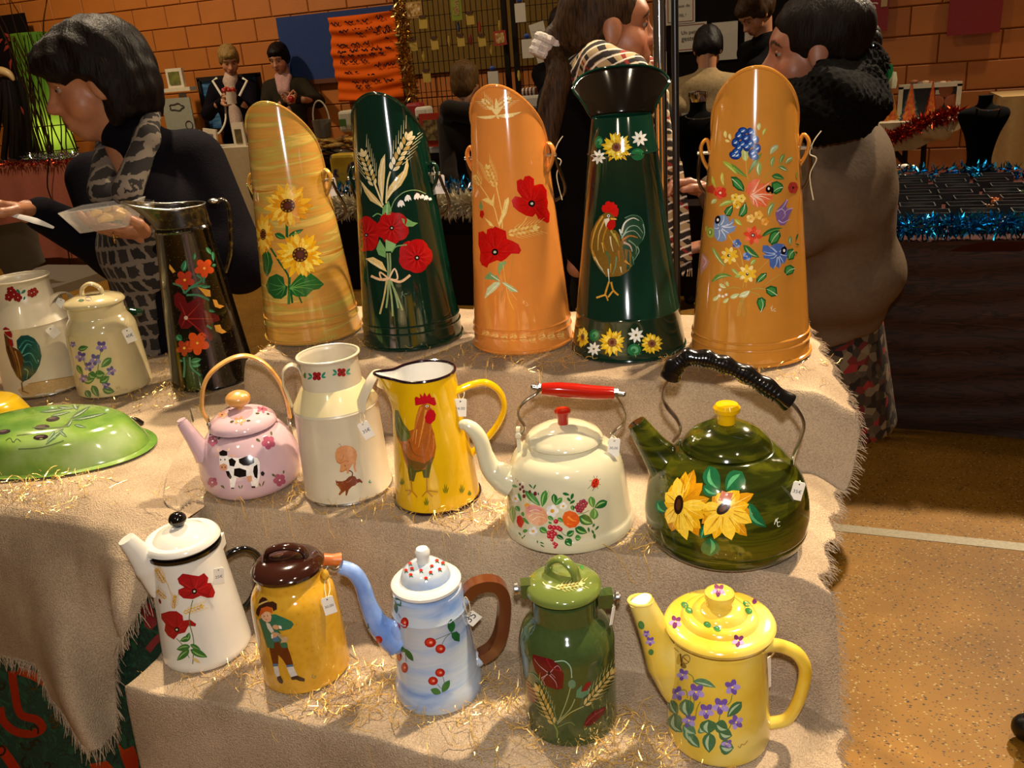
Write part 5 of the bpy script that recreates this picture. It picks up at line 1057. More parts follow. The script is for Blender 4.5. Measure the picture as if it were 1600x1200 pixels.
for x, y, s_ in ((821,919,-1),(950,934,1)):
    q = f4.at(x, y); mb = MB(); mb.box(q - RIGHTH * s_ * .004,(.02,.018,.02), math.atan2(RIGHTH[1], RIGHTH[0])); mb.build('lug', m_ol, f4.root)
    mb = MB(); mb.sweep([q, q + RIGHTH * s_ * .016],.0045, seg=8); mb.sweep([q + RIGHTH * s_ * .010, q + RIGHTH * s_ * .014],.009, seg=14); mb.build('bolt', m_steel, f4.root)
d = Deco(f4).view(780,850,3.636); PR = '#5c0f14'
d.poly([(190,625),(240,640),(300,655),(345,690),(368,740),(362,820),(330,828),(290,815),(255,800),(235,760),(205,720),(190,670)], PR)
for p in ([(280,730),(230,690),(200,650)],[(285,735),(330,690),(355,720)],[(280,735),(320,780),(330,815)],[(275,735),(250,770),(265,800)],[(240,760),(290,735),(320,760)]): d.stroke(p, 5,'#b08a90',1, True)
d.stroke([(270,650),(300,700),(360,720)],7,'#7e1a20',1).dot(285,732,9,9,'#1a0a0a',0,2).end('painted_poppy')
d.poly([(155,770),(185,800),(212,850),(210,900),(190,905),(165,870)], '#5e1418').end('painted_poppy')
d.poly([(475,1040),(500,980),(540,945),(605,922),(600,955),(560,1000),(520,1030)], PR).stroke([(490,1020),(540,970),(595,935)],6,'#8e2a30',1).end('painted_poppy')
d.poly([(465,840),(490,790),(520,778),(522,795),(490,840)], '#7a1418').poly([(435,870),(440,830),(470,800),(465,840),(500,830),(525,800),(505,850),(470,875)], '#4f7a5a').end('painted_bud')
d.stroke([(315,668),(370,665),(405,700),(412,760)],6,'#8aa890').dot(413,795,22,26,'#5a7a5c').stroke([(405,815),(380,900),(340,1000)],6,'#8a9060').stroke([(430,880),(400,940),(330,1010)],6,'#8a9060').stroke([(480,920),(400,960),(330,1020)],6,'#9a9458').stroke([(310,1020),(330,1060),(330,1100)],7,'#7a8a3c').stroke([(160,740),(200,740),(280,850),(330,1010)],5,'#5a7a5c').stroke([(330,1040),(400,1010),(430,1030)],5,'#6a7a3c').stroke([(490,1070),(510,1040)],5,'#4a6a4a').end('painted_stem')
d.wheat(310,1020,215,810,44,'#c8a858', '#a8843c',8,.25).end('painted_wheat_ear'); d.wheat(485,915,650,715,40,'#c8b070', '#a88a48',8,.25).end('painted_wheat_ear')
d = Deco(f4,('lid',)).view(780,850,3.636); d.wheat(320,250,470,228,26,'#e0d088', '#b8a458',7,.2).stroke([(320,250),(270,238),(248,218)],6,'#d0c078').end('painted_wheat_ear')
d.petal(455,95,475,150,16,'#2f7a34').end('painted_leaf')
f5 = Vessel('coffee_pot', 'pale yellow enamel coffee pot with stepped lid and painted violets', 'coffee pot',1122,1143, Z1)
m_py = ramp_mat('soft_yellow', [(0.3,'#d2a826'),(0.5,'#dcbb48'),(0.7,'#dfc86e')],(1,1,1),14,5, rough=0.13, coat=0.5)
pr = smoothprof(f5.prof([(1143,70),(1140,76),(1132,78),(1110,78)]),3) + f5.prof([(1143,70),(1100,77.5),(990,71)])[1:]
f5.lathe('body', [(0,0)] + pr + [(pr[-1][0] - .002, pr[-1][1] + .001),(0, pr[-1][1])], m_py)
r, z = f5.rz(968,86)
ld = f5.lathe('lid', [(0, z - .012),(r - .010, z - .012),(r - .002, z - .009),(r, z - .004),(r - .002, z),(r * .9, z + .003),(r * .70, z + .004),(r * .66, z + .009),(r * .60, z + .012),(r * .50, z + .012),(r * .44, z + .018),(r * .36, z + .021),(r * .24, z + .022),(0, z + .022)], m_py, key='lid')
mb = MB(); mb.lathe(f5.base, [(0, z + .02),(.0165, z + .021),(.0155, z + .028),(.0185, z + .034),(.018, z + .040),(.013, z + .044),(0, z + .045)],28); mb.build('knob', m_py, ld); f5.geo['lid'].append((np.array(mb.v), mb.f))
sp = f5.line([(1052,1092),(1040,1040),(1022,985),(1001,938)],.012,8)
f5.sweep('spout', sp, [.010,.024,.020,.0152], m_py, rb=[.008,.019,.017,.0150], seg=24)
t = sp[-1] - sp[-2]; t /= np.linalg.norm(t); e = sp[-1]
mb = MB(); ring = [e + RIGHTH * .0150 * math.cos(a) + np.cross(t, RIGHTH) * .0150 * math.sin(a) for a in np.linspace(0,2 * math.pi, 28, endpoint=False)]; mb.sweep(ring, .0022, None, t, 8, False, True); mb.build('spout_rim', m_py, f5.root)
mb = MB(); mb.sweep([e - t * .003, e + t * .0006],.0135, seg=24); mb.build('spout_mouth', m_white_in, f5.root)
f5.sweep('handle', f5.line([(1188,1012,.02),(1202,1008,.012),(1222,1010),(1246,1022),(1258,1046),(1252,1082),(1240,1110),(1228,1124),(1210,1129),(1190,1131)],0.0),[.008,.0085,.0085,.008,.0075,.0075,.008], m_py, rb=.009, seg=16)
d = Deco(f5).view(960,880,3.75); VG = '#3a6a44'
for p in ([(425,640),(460,665),(465,700)],[(385,745),(420,745),(430,790)],[(450,770),(440,840)],[(505,810),(485,850),(475,910)],[(470,780),(465,850)],[(690,770),(680,810),(660,830)],[(620,880),(612,920)],[(690,930),(670,970)]): d.stroke(p, 5,'#6a7a3c')
d.end('painted_stem')
for a in ((460,690,595,728,44,-10),(325,800,370,890,60,0),(415,795,435,900,90,0),(745,810,660,900,60,0),(350,880,365,990,90,0),(400,950,480,1000,70,0),(550,915,550,1000,100,0),(590,940,665,975,80,0),(430,1000,500,1080,60,0),(555,990,555,1110,80,0),(610,990,690,1010,80,0),(615,1075,700,1080,90,0),(330,930,400,990,50,0),(420,960,450,1050,60,0),(500,960,530,990,60,0)): d.leaf(a[0], a[1], a[2], a[3], a[4], VG if a[0] % 4 else '#55805a', '#a5bf98', bend=a[5]).end('painted_leaf')
for x, y, r_, q in ((402,652,34,.3),(372,762,40,-.4),(480,752,48,.1),(538,865,44,0),(622,835,48,.1),(690,725,44,-.4),(440,920,40,.4),(712,930,40,-.9),(658,1055,30,.3)): d.violet(x, y, r_, q).end('painted_violet')
d.dot(420,562,26,30,'#8a6a2a',.3).dot(422,562,20,23,'#d2ae4c',.3,1).stroke([(400,545),(440,580)],4,'#6a4a1a',2).dot(380,560,14,34,'#b8902c',.2).dot(405,600,20,14,'#8a6a2a',.6).stroke([(390,530),(398,600)],7,'#4a3010',2).stroke([(380,520),(350,495)],3,'#6a4a1a',1).end('painted_butterfly')
d.stroke([(722,1070),(735,1080),(745,1060),(760,1062),(780,1038)],4,'#8a6a20').end('painted_signature')
d = Deco(f5,('lid',)).view(960,880,3.75)
for x, y, q in ((452,140,.3),(610,158,.1),(832,205,.5),(358,345,.2),(725,455,.1)): d.violet(x, y, 36, q, '#6a2f5a', '#c08ab0').end('painted_violet')
for x, y in ((412,246),(438,278),(774,238),(786,280),(545,360),(602,384)): d.dot(x, y, 24,17,'#3f7a3c',.5).dot(x + 3, y - 3,12,6,'#86b070',.5,1).end('painted_leaf')
d = Deco(f5,('spout',)).view(960,880,3.75); d.dot(158,362,18,26,'#3f7a3c',-.3).dot(215,520,16,18,'#3f7a3c').violet(188,412,20).violet(210,455,26).end('painted_violet')
# ---------------------------------------------------------------- left table
l1 = Vessel('milk_can', 'open cream milk can with painted green-tailed rooster at the left edge', 'milk can',76,600, ZL)
pr = l1.prof([(600,61),(597,62.5),(594,61),(502,58),(499,59.5),(496,58),(470,45),(466,42.5),(440,41),(437,42),(434,44)])
l1.lathe('body', open_body(pr), m_can); l1.geo['body'] = [lathe_geo(l1.base, pr, 72)]; ring_on(l1, 'neck_rim',434,44,.0022, m_can); ring_on(l1, 'base_rim',599,62,.002, m_steel)
l1.sweep('handle', l1.line([(69,506,.055),(74,478,.05),(86,461,.04),(101,457,.02),(112,466,.0),(114,490,.0)],0),.0022, m_can, rb=.010, normal=l1.nrm() * .6 + RIGHTH, seg=10)
l1.sweep('handle', l1.line([(4,454),(-8,448),(-22,460),(-22,485),(-14,505)],0),.0022, m_can, rb=.010, seg=10)
d = Deco(l1).view(0,400,5)
d.poly([(30,600),(70,640),(100,710),(140,730),(180,760),(190,850),(200,940),(180,990),(130,940),(90,860),(50,740)], '#5a3a1c').poly([(135,720),(130,660),(165,622),(220,618),(270,645),(310,700),(325,780),(310,850),(280,910),(230,960),(175,985),(165,900),(190,820),(170,760)], '#14403c',1)
for p, c in (([(150,720),(200,660),(270,680)], '#2f7a70'),([(160,750),(220,700),(290,760)], '#1f5f5a'),([(180,780),(240,760),(290,840)], '#4a8a80'),([(190,830),(240,830),(260,910)], '#2f6a60'),([(170,760),(210,690),(250,700)], '#4a9a8a'),([(80,700),(120,800),(150,920)], '#8a5a28'),([(60,700),(100,830),(140,930)], '#3a2a18'),([(120,740),(150,840),(170,950)], '#a87a40'),([(190,880),(220,900),(210,960)], '#6a9a80')): d.stroke(p, 12, c, 2, True)
d.poly([(25,570),(45,555),(75,570),(98,610),(95,640),(70,630),(45,610)], '#8e1418',3).poly([(70,640),(100,655),(108,700),(90,708),(75,680)], '#8e1418',3).stroke([(170,985),(180,1060)],12,'#7a5a30',2).stroke([(175,1050),(230,1075)],10,'#8a6a3a',2).end('painted_rooster')
d.poly([(140,1045),(250,990),(400,970),(600,930),(620,1000),(480,1060),(300,1095),(180,1095)], '#c0a06c',0).stroke([(220,1000),(380,970),(560,940)],6,'#a07a44',1).end('painted_ground')
for x, y in ((85,270),(70,320),(140,325),(245,290),(110,300),(265,280)): d.bloom(x, y, 34,5,'#7e1416', '#d8c8a0',4)
d.end('painted_red_flower')
for a in ((130,260,160,300,22),(200,265,165,295,22),(265,245,275,270,18),(195,315,185,345,16)): d.leaf(*a, '#2a6a58', None)
d.end('painted_leaf')
l2 = Vessel('milk_can', 'cream lidded milk can with loop lid and painted violets on left table', 'milk can',181,603, ZL)
m_cc = enamel('cream_glaze', '#cdbb8c',.14,.05)
pr = smoothprof(l2.prof([(603,50),(600,54),(594,55),(520,52),(508,51),(499,47),(492,42),(488,41),(474,41)]),4)
l2.lathe('body', [(0,0)] + pr + [(pr[-1][0] - .002, pr[-1][1] + .001),(0, pr[-1][1])], m_cc)
r, z = l2.rz(471,45); ld = l2.lathe('lid', [(0, z - .005),(r - .003, z - .005),(r, z - .002),(r, z + .002),(r * .93, z + .008),(r * .6, z + .016),(0, z + .019)], m_cc)
c0 = l2.base + np.array([0,0, z + .014]); mb = MB(); mb.sweep(catmull([c0 - RIGHTH * .024, c0 - RIGHTH * .019 + np.array([0,0,.018]), c0 + np.array([0,0,.028]), c0 + RIGHTH * .019 + np.array([0,0,.018]), c0 + RIGHTH * .024],8),.0045,.0085, VIEWH, 12); mb.build('lid_loop', m_cc, ld)
mb = MB(); q = l2.at(190,482,.01); mb.ball(q, (.009,.009,.012),12,8); mb.build('lug', m_cc, l2.root)
l2.sweep('bail_wire', l2.line([(188,481,.02),(184,480,.03),(190,476,.02),(198,484,0)],0,6),.0016, m_steel, seg=8)
mb = MB(); mb.sweep(catmull([l2.at(197,485,-.01), l2.at(208,488,-.02), l2.at(219,488,-.03)],6),[.008,.0115,.009], seg=14); mb.build('wooden_grip', enamel('dark_green_grip', '#14301c'), l2.root)
d = Deco(l2).view(0,400,5)
for p in ([(790,740),(770,830),(760,960)],[(650,800),(670,850),(700,900)],[(770,850),(765,900)],[(850,900),(800,960)]): d.stroke(p, 6,'#6a7a40')
d.end('painted_stem')
for a in ((610,730,690,710,44),(870,795,790,870,56),(600,850,650,930,40),(690,920,750,950,70),(740,930,820,920,70),(650,980,740,960,60),(720,1010,770,1100,56),(780,990,855,940,60),(800,1040,895,1060,60),(670,1050,710,1105,50)): d.leaf(*a, '#3f6a34', '#86a868').end('painted_leaf')
for x, y, r_, q in ((792,705,42,0),(632,785,40,.3),(745,808,44,.1),(695,862,38,-.3),(868,898,36,-.5),(655,955,32,.2),(830,1008,30,.6),(570,690,22,0)): d.violet(x, y, r_, q, '#5a4a88', '#9480b8').end('painted_violet')
d.stroke([(905,1020),(915,1035),(925,1018)],4,'#a08a50').stroke([(930,1020),(938,1038)],4,'#a08a50').end('painted_signature')
d = Deco(l2,('lid',)).view(0,400,5); d.dot(690,335,26,16,'#6a5a8a').petal(610,350,660,345,22,'#4a6a40').dot(870,275,20,9,'#5a4a78').end('painted_violet')
l3 = Vessel('tall_ewer', 'black gold-speckled ewer with flared lip and painted orange flowers', 'ewer',335,590, ZL)
m_bk = ramp_mat('black_gold_speckle', [(0.0,'#a07c34'),(0.10,'#5a441c'),(0.20,'#0d0a06'),(1.0,'#090705')],(1,1,1),170,2, rough=0.14, coat=0.4, kind='voronoi')
m_bk2 = ramp_mat('black_gold_mottle', [(0.35,'#15100a'),(0.55,'#2e2410'),(0.7,'#57441c')],(1,1,1),90,5, rough=0.25, coat=0.3)
pr = l3.prof([(590,62),(587,64),(584,63),(360,42),(356,44),(352,42)])
l3.lathe('body', open_body(pr), m_bk); l3.geo['body'] = [lathe_geo(l3.base, pr, 72)]
rn, zn = pr[-1]; ld = np.array(l3.at(236,311) - l3.base); ad = math.atan2(ld[1], ld[0]); rows = 12; NA = 72; lipv = []
hL = z_at(l3.base, 312) - zn; hR = z_at(l3.base, 322) - zn
for i in range(rows + 1):
    t = i / rows
    for j in range(NA):
        a = 2 * math.pi * j / NA; da = (a - ad + math.pi) % (2 * math.pi) - math.pi; q = math.exp(-(da / .75) ** 2)
        r = rn + t * (-.002 + .055 * q * t ** .6); lipv.append(l3.base + np.array([r * math.cos(a), r * math.sin(a), zn + t * (hR + (hL * 1.15 - hR) * q)]))
ff = [(i * NA + j, i * NA + (j + 1) % NA, (i + 1) * NA + (j + 1) % NA, (i + 1) * NA + j) for i in range(rows) for j in range(NA)]
lo = mk('lip', lipv, ff, m_bk2, l3.root, sharp=None); mod = lo.modifiers.new('t', 'SOLIDIFY'); mod.thickness = .002
l3.sweep('lip_rim', np.array(lipv[rows * NA:]),.0018, m_steel, normal=(0,0,1), seg=8, closed=True, caps=False)
l3.sweep('handle', l3.line([(338,316),(348,312),(357,324),(360,360),(360,395),(352,425)],-.02),.005, m_bk2, rb=.010, seg=12)
mb = MB(); mb.ball(l3.at(333,314,.0),(.012,.012,.006),12,8); mb.build('thumb_rest', m_steel, l3.root)
d = Deco(l3).view(0,280,3.81); GG = '#3f7a5a'
for p in ([(1030,620),(1080,640),(1100,680)],[(1170,570),(1200,600),(1140,640),(1100,680)],[(1250,640),(1180,635),(1120,650)],[(1110,690),(1180,690),(1245,720)],[(1230,870),(1260,890)],[(1095,1060),(1100,1110),(1095,1180)],[(1130,1060),(1140,1120),(1195,1170)],[(1215,580),(1210,620)]): d.stroke(p, 12, GG)
d.end('painted_stem')
for a in ((1090,550,1105,480,36),(1225,405,1260,450,24),(1265,430,1270,490,20),(1285,510,1260,515,20),(1190,640,1250,640,22),(1155,480,1160,440,18),(1135,1090,1200,1070,36),(1140,1110,1195,1105,32),(1070,1075,1090,1085,16),(1240,780,1280,790,18),(1050,930,1085,960,40)): d.leaf(*a, '#2a6a44', '#6aa880')
d.end('painted_leaf')
d.poly([(1035,690),(1060,670),(1100,700),(1115,740),(1180,700),(1220,720),(1215,780),(1300,810),(1310,840),(1250,860),(1240,890),(1270,940),(1260,965),(1200,930),(1150,870),(1120,890),(1080,890),(1060,850),(1080,790),(1040,750)], '#5e0f12')
for p in ([(1110,825),(1070,730)],[(1110,825),(1190,740)],[(1115,830),(1290,830)],[(1115,835),(1240,940)],[(1105,830),(1080,880)]): d.stroke(p, 7,'#9a2a20',1, True)
d.dot(1108,825,12,12,'#c8a890',0,2).end('painted_red_flower')
for x, y, r_, c in ((1215,530,58,'#cc4a1c'),(1100,600,58,'#a8341a'),(1175,975,70,'#d2501c'),(1098,1005,48,'#a8381c')): d.bloom(x, y, r_, 5, c, '#e8b84a',8, rot=.3, wide=.8).end('painted_orange_flower')
for pts in ([(1010,505),(1045,550),(1030,560),(1008,530)],[(1175,640),(1200,650),(1250,660),(1255,700),(1225,695)],[(1265,715),(1290,720),(1300,745),(1335,755),(1310,770),(1280,760)],[(1275,870),(1310,865),(1320,890),(1350,910),(1320,920),(1285,905)]): d.poly(pts, '#d89a3a').end('painted_yellow_flower')
# green warming-dish cover and the yellow one behind it
def dish(name, label, px, py, a, b, rz, h, mat, tilt=0.0):
    v = Vessel(name, label, 'dish cover', px, py, ZL); k = 1.0
    prof = [(0,0),(k, 0),(k * 1.005,.004),(k * .99,.010),(k * .93, h * .42),(k * .84, h * .74),(k * .76, h * .86),(k * .70, h * .90),(k * .5, h * .97),(0, h)]
    vv, f = lathe_geo(v.base, [(r_, z_) for r_, z_ in smoothprof(prof, 3)],96, a, b, rz); mk('body', vv, f, mat, v.root); v.geo['body'] = [(vv, f)]
    return v
m_gd = ramp_mat('mottled_green', [(0.3,'#45702c'),(0.45,'#638a36'),(0.55,'#7d9c44'),(0.72,'#9cb078')],(1,1,1),9,6, rough=0.12, coat=0.45)
l4 = dish('dish_cover', 'oval mottled green dish cover painted with black olives',78,702,.205,.122,0.20,.068, m_gd)
mb = MB(); mb.sweep(catmull([l4.at(200,668,-.02), l4.at(208,657,-.02), l4.at(222,663,-.02)],6),[.004,.008,.007], seg=10); mb.build('handle', enamel('black_handle', '#15100c',.25), l4.root)
d = Deco(l4).view(0,560,3.81)
for x, y, rx, ry, q in ((315,362,42,14,-.15),(250,410,46,15,-.1),(243,470,46,16,-.1),(22,438,42,14,-.15)): d.dot(x, y, rx, ry, '#2a1c1c', q).dot(x - 4, y - 4, rx * .6, ry * .4,'#5a4a4a', q, 1).end('painted_olive')
for p in ([(345,420),(400,390),(450,330)],[(190,410),(300,415),(400,405)],[(110,540),(250,530),(380,490)],[(100,460),(250,440),(380,420)]): d.stroke(p, 6,'#5a6a44')
d.end('painted_stem')
for a in ((445,250,460,310,46),(340,290,440,300,20),(235,320,400,300,22),(420,360,540,285,26),(430,370,640,325,22),(300,345,420,318,18),(440,395,515,412,18),(380,420,270,515,22),(400,410,430,360,24),(330,430,280,500,20),(350,430,400,470,18)): d.leaf(*a, '#4f6a4a', '#a8b89a').end('painted_leaf')
d.stroke([(35,490),(60,475),(80,500),(100,480),(125,495)],4,'#3a4a2a').end('painted_signature')
m_yd = P('yellow_dish', '#d0a814',.2,0,.4,.1,20)
l5 = dish('dish_cover', 'yellow oval dish cover with twisted dark handle cut by the left edge',-26,655,.105,.08,.2,.05, m_yd)
mb = MB(); mb.sweep(catmull([l5.at(30,632,-.02), l5.at(38,634,-.02), l5.at(46,640,-.02)],6),[.006,.007,.006], seg=8); mb.build('handle', MATS['black_handle'], l5.root)
# ---------------------------------------------------------------- price tags
price_tag(519,292,14,28,.05, 'price tag hanging from the ochre sunflower scuttle', s1, '40€', hang=(515,270,.0), depth=1)
price_tag(687,288,16,29,-.05, 'price tag hanging from the bottle green scuttle', s2, '45€', hang=(679,262,.0), depth=1)
price_tag(572,672,17,30,.35, 'price tag reading 35€ on the cream milk can with the pig', k2, '35€', hang=(565,645,.06))
price_tag(719,637,20,30,-.12, 'price tag hanging from the yellow jug handle', k3, '34.00', hang=(721,606,.01))
price_tag(959,699,18,31,-.12, 'price tag hanging from the cream kettle with fruit', k4, '30,00', hang=(958,682,.02), off=.02)
price_tag(1246,767,18,32,-.2, 'price tag hanging from the dark green sunflower kettle', k5, '35€', hang=(1243,745,.0), off=.012)
price_tag(342,900,15,28,-.12, 'price tag reading 25€ on the white coffee pot', f1, '25€', hang=(344,880,.0), off=.012)
price_tag(514,946,19,32,.10, 'price tag reading 30,00 on the mustard yellow can', f2, '30,00', hang=(510,905,.02))
price_tag(738,966,22,22,.75, 'tilted price tag hanging from the blue coffee pot', f3, '35', hang=(727,935,.02), off=.016)
price_tag(957,962,8,30,-.35, 'price tag seen edge-on hanging from the olive green can', f4, None, hang=(950,935,.0), off=.012, turn=.9)
price_tag(1202,1050,7,60,.05, 'long narrow price tag hanging beside the pale yellow pot', f5, None, hang=(1210,1012,.0), off=-.03, turn=.8, depth=1)
price_tag(83,518,15,18,.5, 'price tag on the cream can with the green-tailed rooster', l1, None, hang=(70,505,.055))
price_tag(93,474,11,16,-.6, 'small card tucked by the handle of the rooster milk can', l1, None, hang=(92,462,.03))
price_tag(202,524,15,23,.2, 'price tag on the cream violet milk can', l2, '40€', hang=(194,492,.02))
for v_, x, y, lab, ln in ((s3,871,237, 'loose string tied to the lug of the orange poppy scuttle',75),(s5,1271,232, 'loose string tied to the lug of the bouquet scuttle',80)):
    p = v_.at(x, y); k_ = depth_of(p) / FPX
    pts = catmull([p + np.array([0,0,.028]) + RIGHTH * .012, p + np.array([0,0,.012]), p - RIGHTH * .006 - np.array([0,0,.008]), p + RIGHTH * .006 - np.array([0,0,.018]), p - RIGHTH * .004 - np.array([0,0,.045]), p + RIGHTH * .004 - np.array([0,0, ln * k_])],8)
    mb = MB(); mb.sweep(pts, .001, seg=6); tag(mb.build('string', m_string, loc=p), lab, 'string')
# ================================================================== PEOPLE (smooth blended volumes)
def _smin(a, b, k):
    h = np.clip(0.5 + 0.5 * (b - a) / k, 0,1); return b * (1 - h) + a * h - k * h * (1 - h)
def _prim(P_, q):
    if q[0] == 'c':
        a, b = np.asarray(q[1], 'f'), np.asarray(q[2], 'f'); ab = b - a; t = np.clip(((P_ - a) @ ab) / max(1e-9, float(ab @ ab)),0,1)
        return np.linalg.norm(P_ - (a + t[:, None] * ab), axis=1) - (q[3] + (q[4] - q[3]) * t)
    c, r = np.asarray(q[1], 'f'), np.asarray(q[2], 'f'); p = P_ - c
    if len(q) > 3 and q[3] is not None: p = p @ np.asarray(q[3], 'f')
    k0 = np.linalg.norm(p / r, axis=1); k1 = np.linalg.norm(p / (r * r), axis=1) + 1e-9
    return k0 * (k0 - 1) / k1
def sdf_eval(P_, prims, k, cut=()):
    d = None
    for q in prims:
        e = _prim(P_, q); d = e if d is None else _smin(d, e, k)
    for q in cut:
        kk = q[-1] if q[0] == 'p' else 0.01
        e = (P_ - np.asarray(q[1], 'f')) @ np.asarray(q[2], 'f') if q[0] == 'p' else -_prim(P_, q)
        d = np.maximum(d, e) if q[0] == 'p' else -_smin(-d, -e, 0.008)
    return d
_C8 = np.array([[i, j, k] for i in (0,1) for j in (0,1) for k in (0,1)])
_ED = [(a, b) for a in range(8) for b in range(a + 1,8) if np.abs(_C8[a] - _C8[b]).sum() == 1]
def sdf_mesh(prims, h, k=0.02, cut=(), bump=None):
    lo = np.full(3,1e9); hi = -lo
    for q in prims:
        if q[0] == 'c':
            for p, r in ((q[1], q[3]),(q[2], q[4])): lo = np.minimum(lo, np.asarray(p) - r); hi = np.maximum(hi, np.asarray(p) + r)
        else:
            m = max(q[2]) if len(q) > 3 and q[3] is not None else None
            r = np.full(3, m) if m else np.asarray(q[2]); lo = np.minimum(lo, np.asarray(q[1]) - r); hi = np.maximum(hi, np.asarray(q[1]) + r)
    lo = lo - 3 * h - k * .3; n = np.ceil((hi + 3 * h + k * .3 - lo) / h).astype(int) + 1
    g = [lo[i] + h * np.arange(n[i]) for i in range(3)]
    G = np.stack(np.meshgrid(*g, indexing='ij'),-1).reshape(-1,3).astype('f')
    D = sdf_eval(G, prims, k, cut)
    if bump is not None: D = D + bump(G)
    D = D.reshape(n)
    cs = [D[c[0]:n[0] - 1 + c[0], c[1]:n[1] - 1 + c[1], c[2]:n[2] - 1 + c[2]] for c in _C8]
    ins = sum((c < 0).astype('i1') for c in cs); act = (ins > 0) & (ins < 8); I = np.argwhere(act); idx = -np.ones(act.shape, int); idx[act] = np.arange(len(I))
    vals = np.stack([c[act] for c in cs],1); acc = np.zeros((len(I),3)); cnt = np.zeros(len(I))
    for a, b in _ED:
        m = (vals[:, a] < 0) != (vals[:, b] < 0); t = vals[m, a] / (vals[m, a] - vals[m, b])
        acc[m] += _C8[a] + t[:, None] * (_C8[b] - _C8[a]); cnt[m] += 1
    V = lo + h * (I + acc / np.maximum(cnt, 1)[:, None]); F = []
    for ax in range(3):
        o1, o2 = [a for a in range(3) if a != ax]; s0 = [slice(0, n[i]) for i in range(3)]; s1 = list(s0)
        s0[ax] = slice(0, n[ax] - 1); s1[ax] = slice(1, n[ax]); A = D[tuple(s0)] < 0; B = D[tuple(s1)] < 0; E_ = np.argwhere(A != B)
        ok = (E_[:, o1] > 0) & (E_[:, o2] > 0) & (E_[:, o1] < n[o1] - 1) & (E_[:, o2] < n[o2] - 1); E_ = E_[ok]
        sg = A[tuple(E_.T)]; q = []
        for d1, d2 in ((-1,-1),(0,-1),(0,0),(-1,0)):
            e = E_.copy(); e[:, o1] += d1; e[:, o2] += d2; q.append(idx[tuple(e.T)])
        q = np.stack(q, 1); flip = sg if ax != 1 else ~sg
        q = np.where(flip[:, None], q, q[:, ::-1]); F.append(q[(q >= 0).all(1)])
    return V, [tuple(int(i) for i in f) for f in np.concatenate(F)]
m_skin = col_mat('skin', rough=0.42, var=0.06, bscale=120, bump=0.05)
def hair_mat(name, a, b):
    m = ramp_mat(name, [(0.3, a),(0.7, b)],(60,60,9),3,5, rough=0.5, coat=0.0, bump=0.6, distortion=.3); m.node_tree.nodes['Principled BSDF'].inputs['Specular IOR Level'].default_value = 0.12; return m
def cloth_mat(name, a, sheen=.0, bump=.4, bscale=260, rough=.85, var=.15): return P(name, a, rough, 0,0, var, 60, bump, bscale, sheen=sheen)
UP = np.array([0,0,1.0])
def nz(v): v = np.asarray(v, float); return v / np.linalg.norm(v)
HEADP = [('e', (0,-.014,.036),(.074,.094,.084)),('e', (0,.022,-.028),(.058,.068,.084)),('e', (0,.052,-.088),(.026,.028,.024)),('e', (0,.052,.036),(.056,.038,.040)),('e', (0,.066,.034),(.046,.022,.012)),
         ('e', (.040,.044,-.030),(.026,.030,.034)),('e', (-.040,.044,-.030),(.026,.030,.034)),('c', (0,.086,.010),(0,.108,-.024),.0075,.0110),('e', (.010,.096,-.028),(.008,.010,.007)),('e', (-.010,.096,-.028),(.008,.010,.007)),
         ('e', (0,.083,-.056),(.021,.013,.0065)),('e', (0,.080,-.068),(.018,.013,.0075)),('e', (0,.070,-.060),(.030,.020,.024)),('e', (.074,-.008,-.006),(.009,.020,.031)),('e', (-.074,-.008,-.006),(.009,.020,.031)),('c', (0,-.026,-.060),(0,-.048,-.19),.050,.054)]
HEADCUT = [('e', (.031,.090,.010),(.0145,.013,.0065)),('e', (-.031,.090,.010),(.0145,.013,.0065)),('e', (0,.104,-.0625),(.020,.010,.0016))]
def head_color(p, skin, lip, brow):
    c = np.tile(np.array(lin(skin)),(len(p),1)).astype(float); x, y, z = p[:, 0], p[:, 1], p[:, 2]
    blush = np.exp(-(((np.abs(x) - .042) / .022) ** 2 + ((z + .03) / .025) ** 2)) * (y > .02) + .6 * np.exp(-((x / .016) ** 2 + ((z + .026) / .016) ** 2)) * (y > .08)
    c[:, :3] *= 1 + blush[:, None] * np.array([.10,-.12,-.14])
    m = ((x / .023) ** 2 + ((z + .0615) / .0125) ** 2 < 1) & (y > .07); c[m] = lin(lip)
    m = (np.abs(z - (.036 - .25 * (np.abs(x) - .03) ** 2 / .03 * 4)) < .0045) & (np.abs(x) > .013) & (np.abs(x) < .050) & (y > .055); c[m] = lin(brow)
    m = (np.abs(z + (-.0005)) > 9); return c
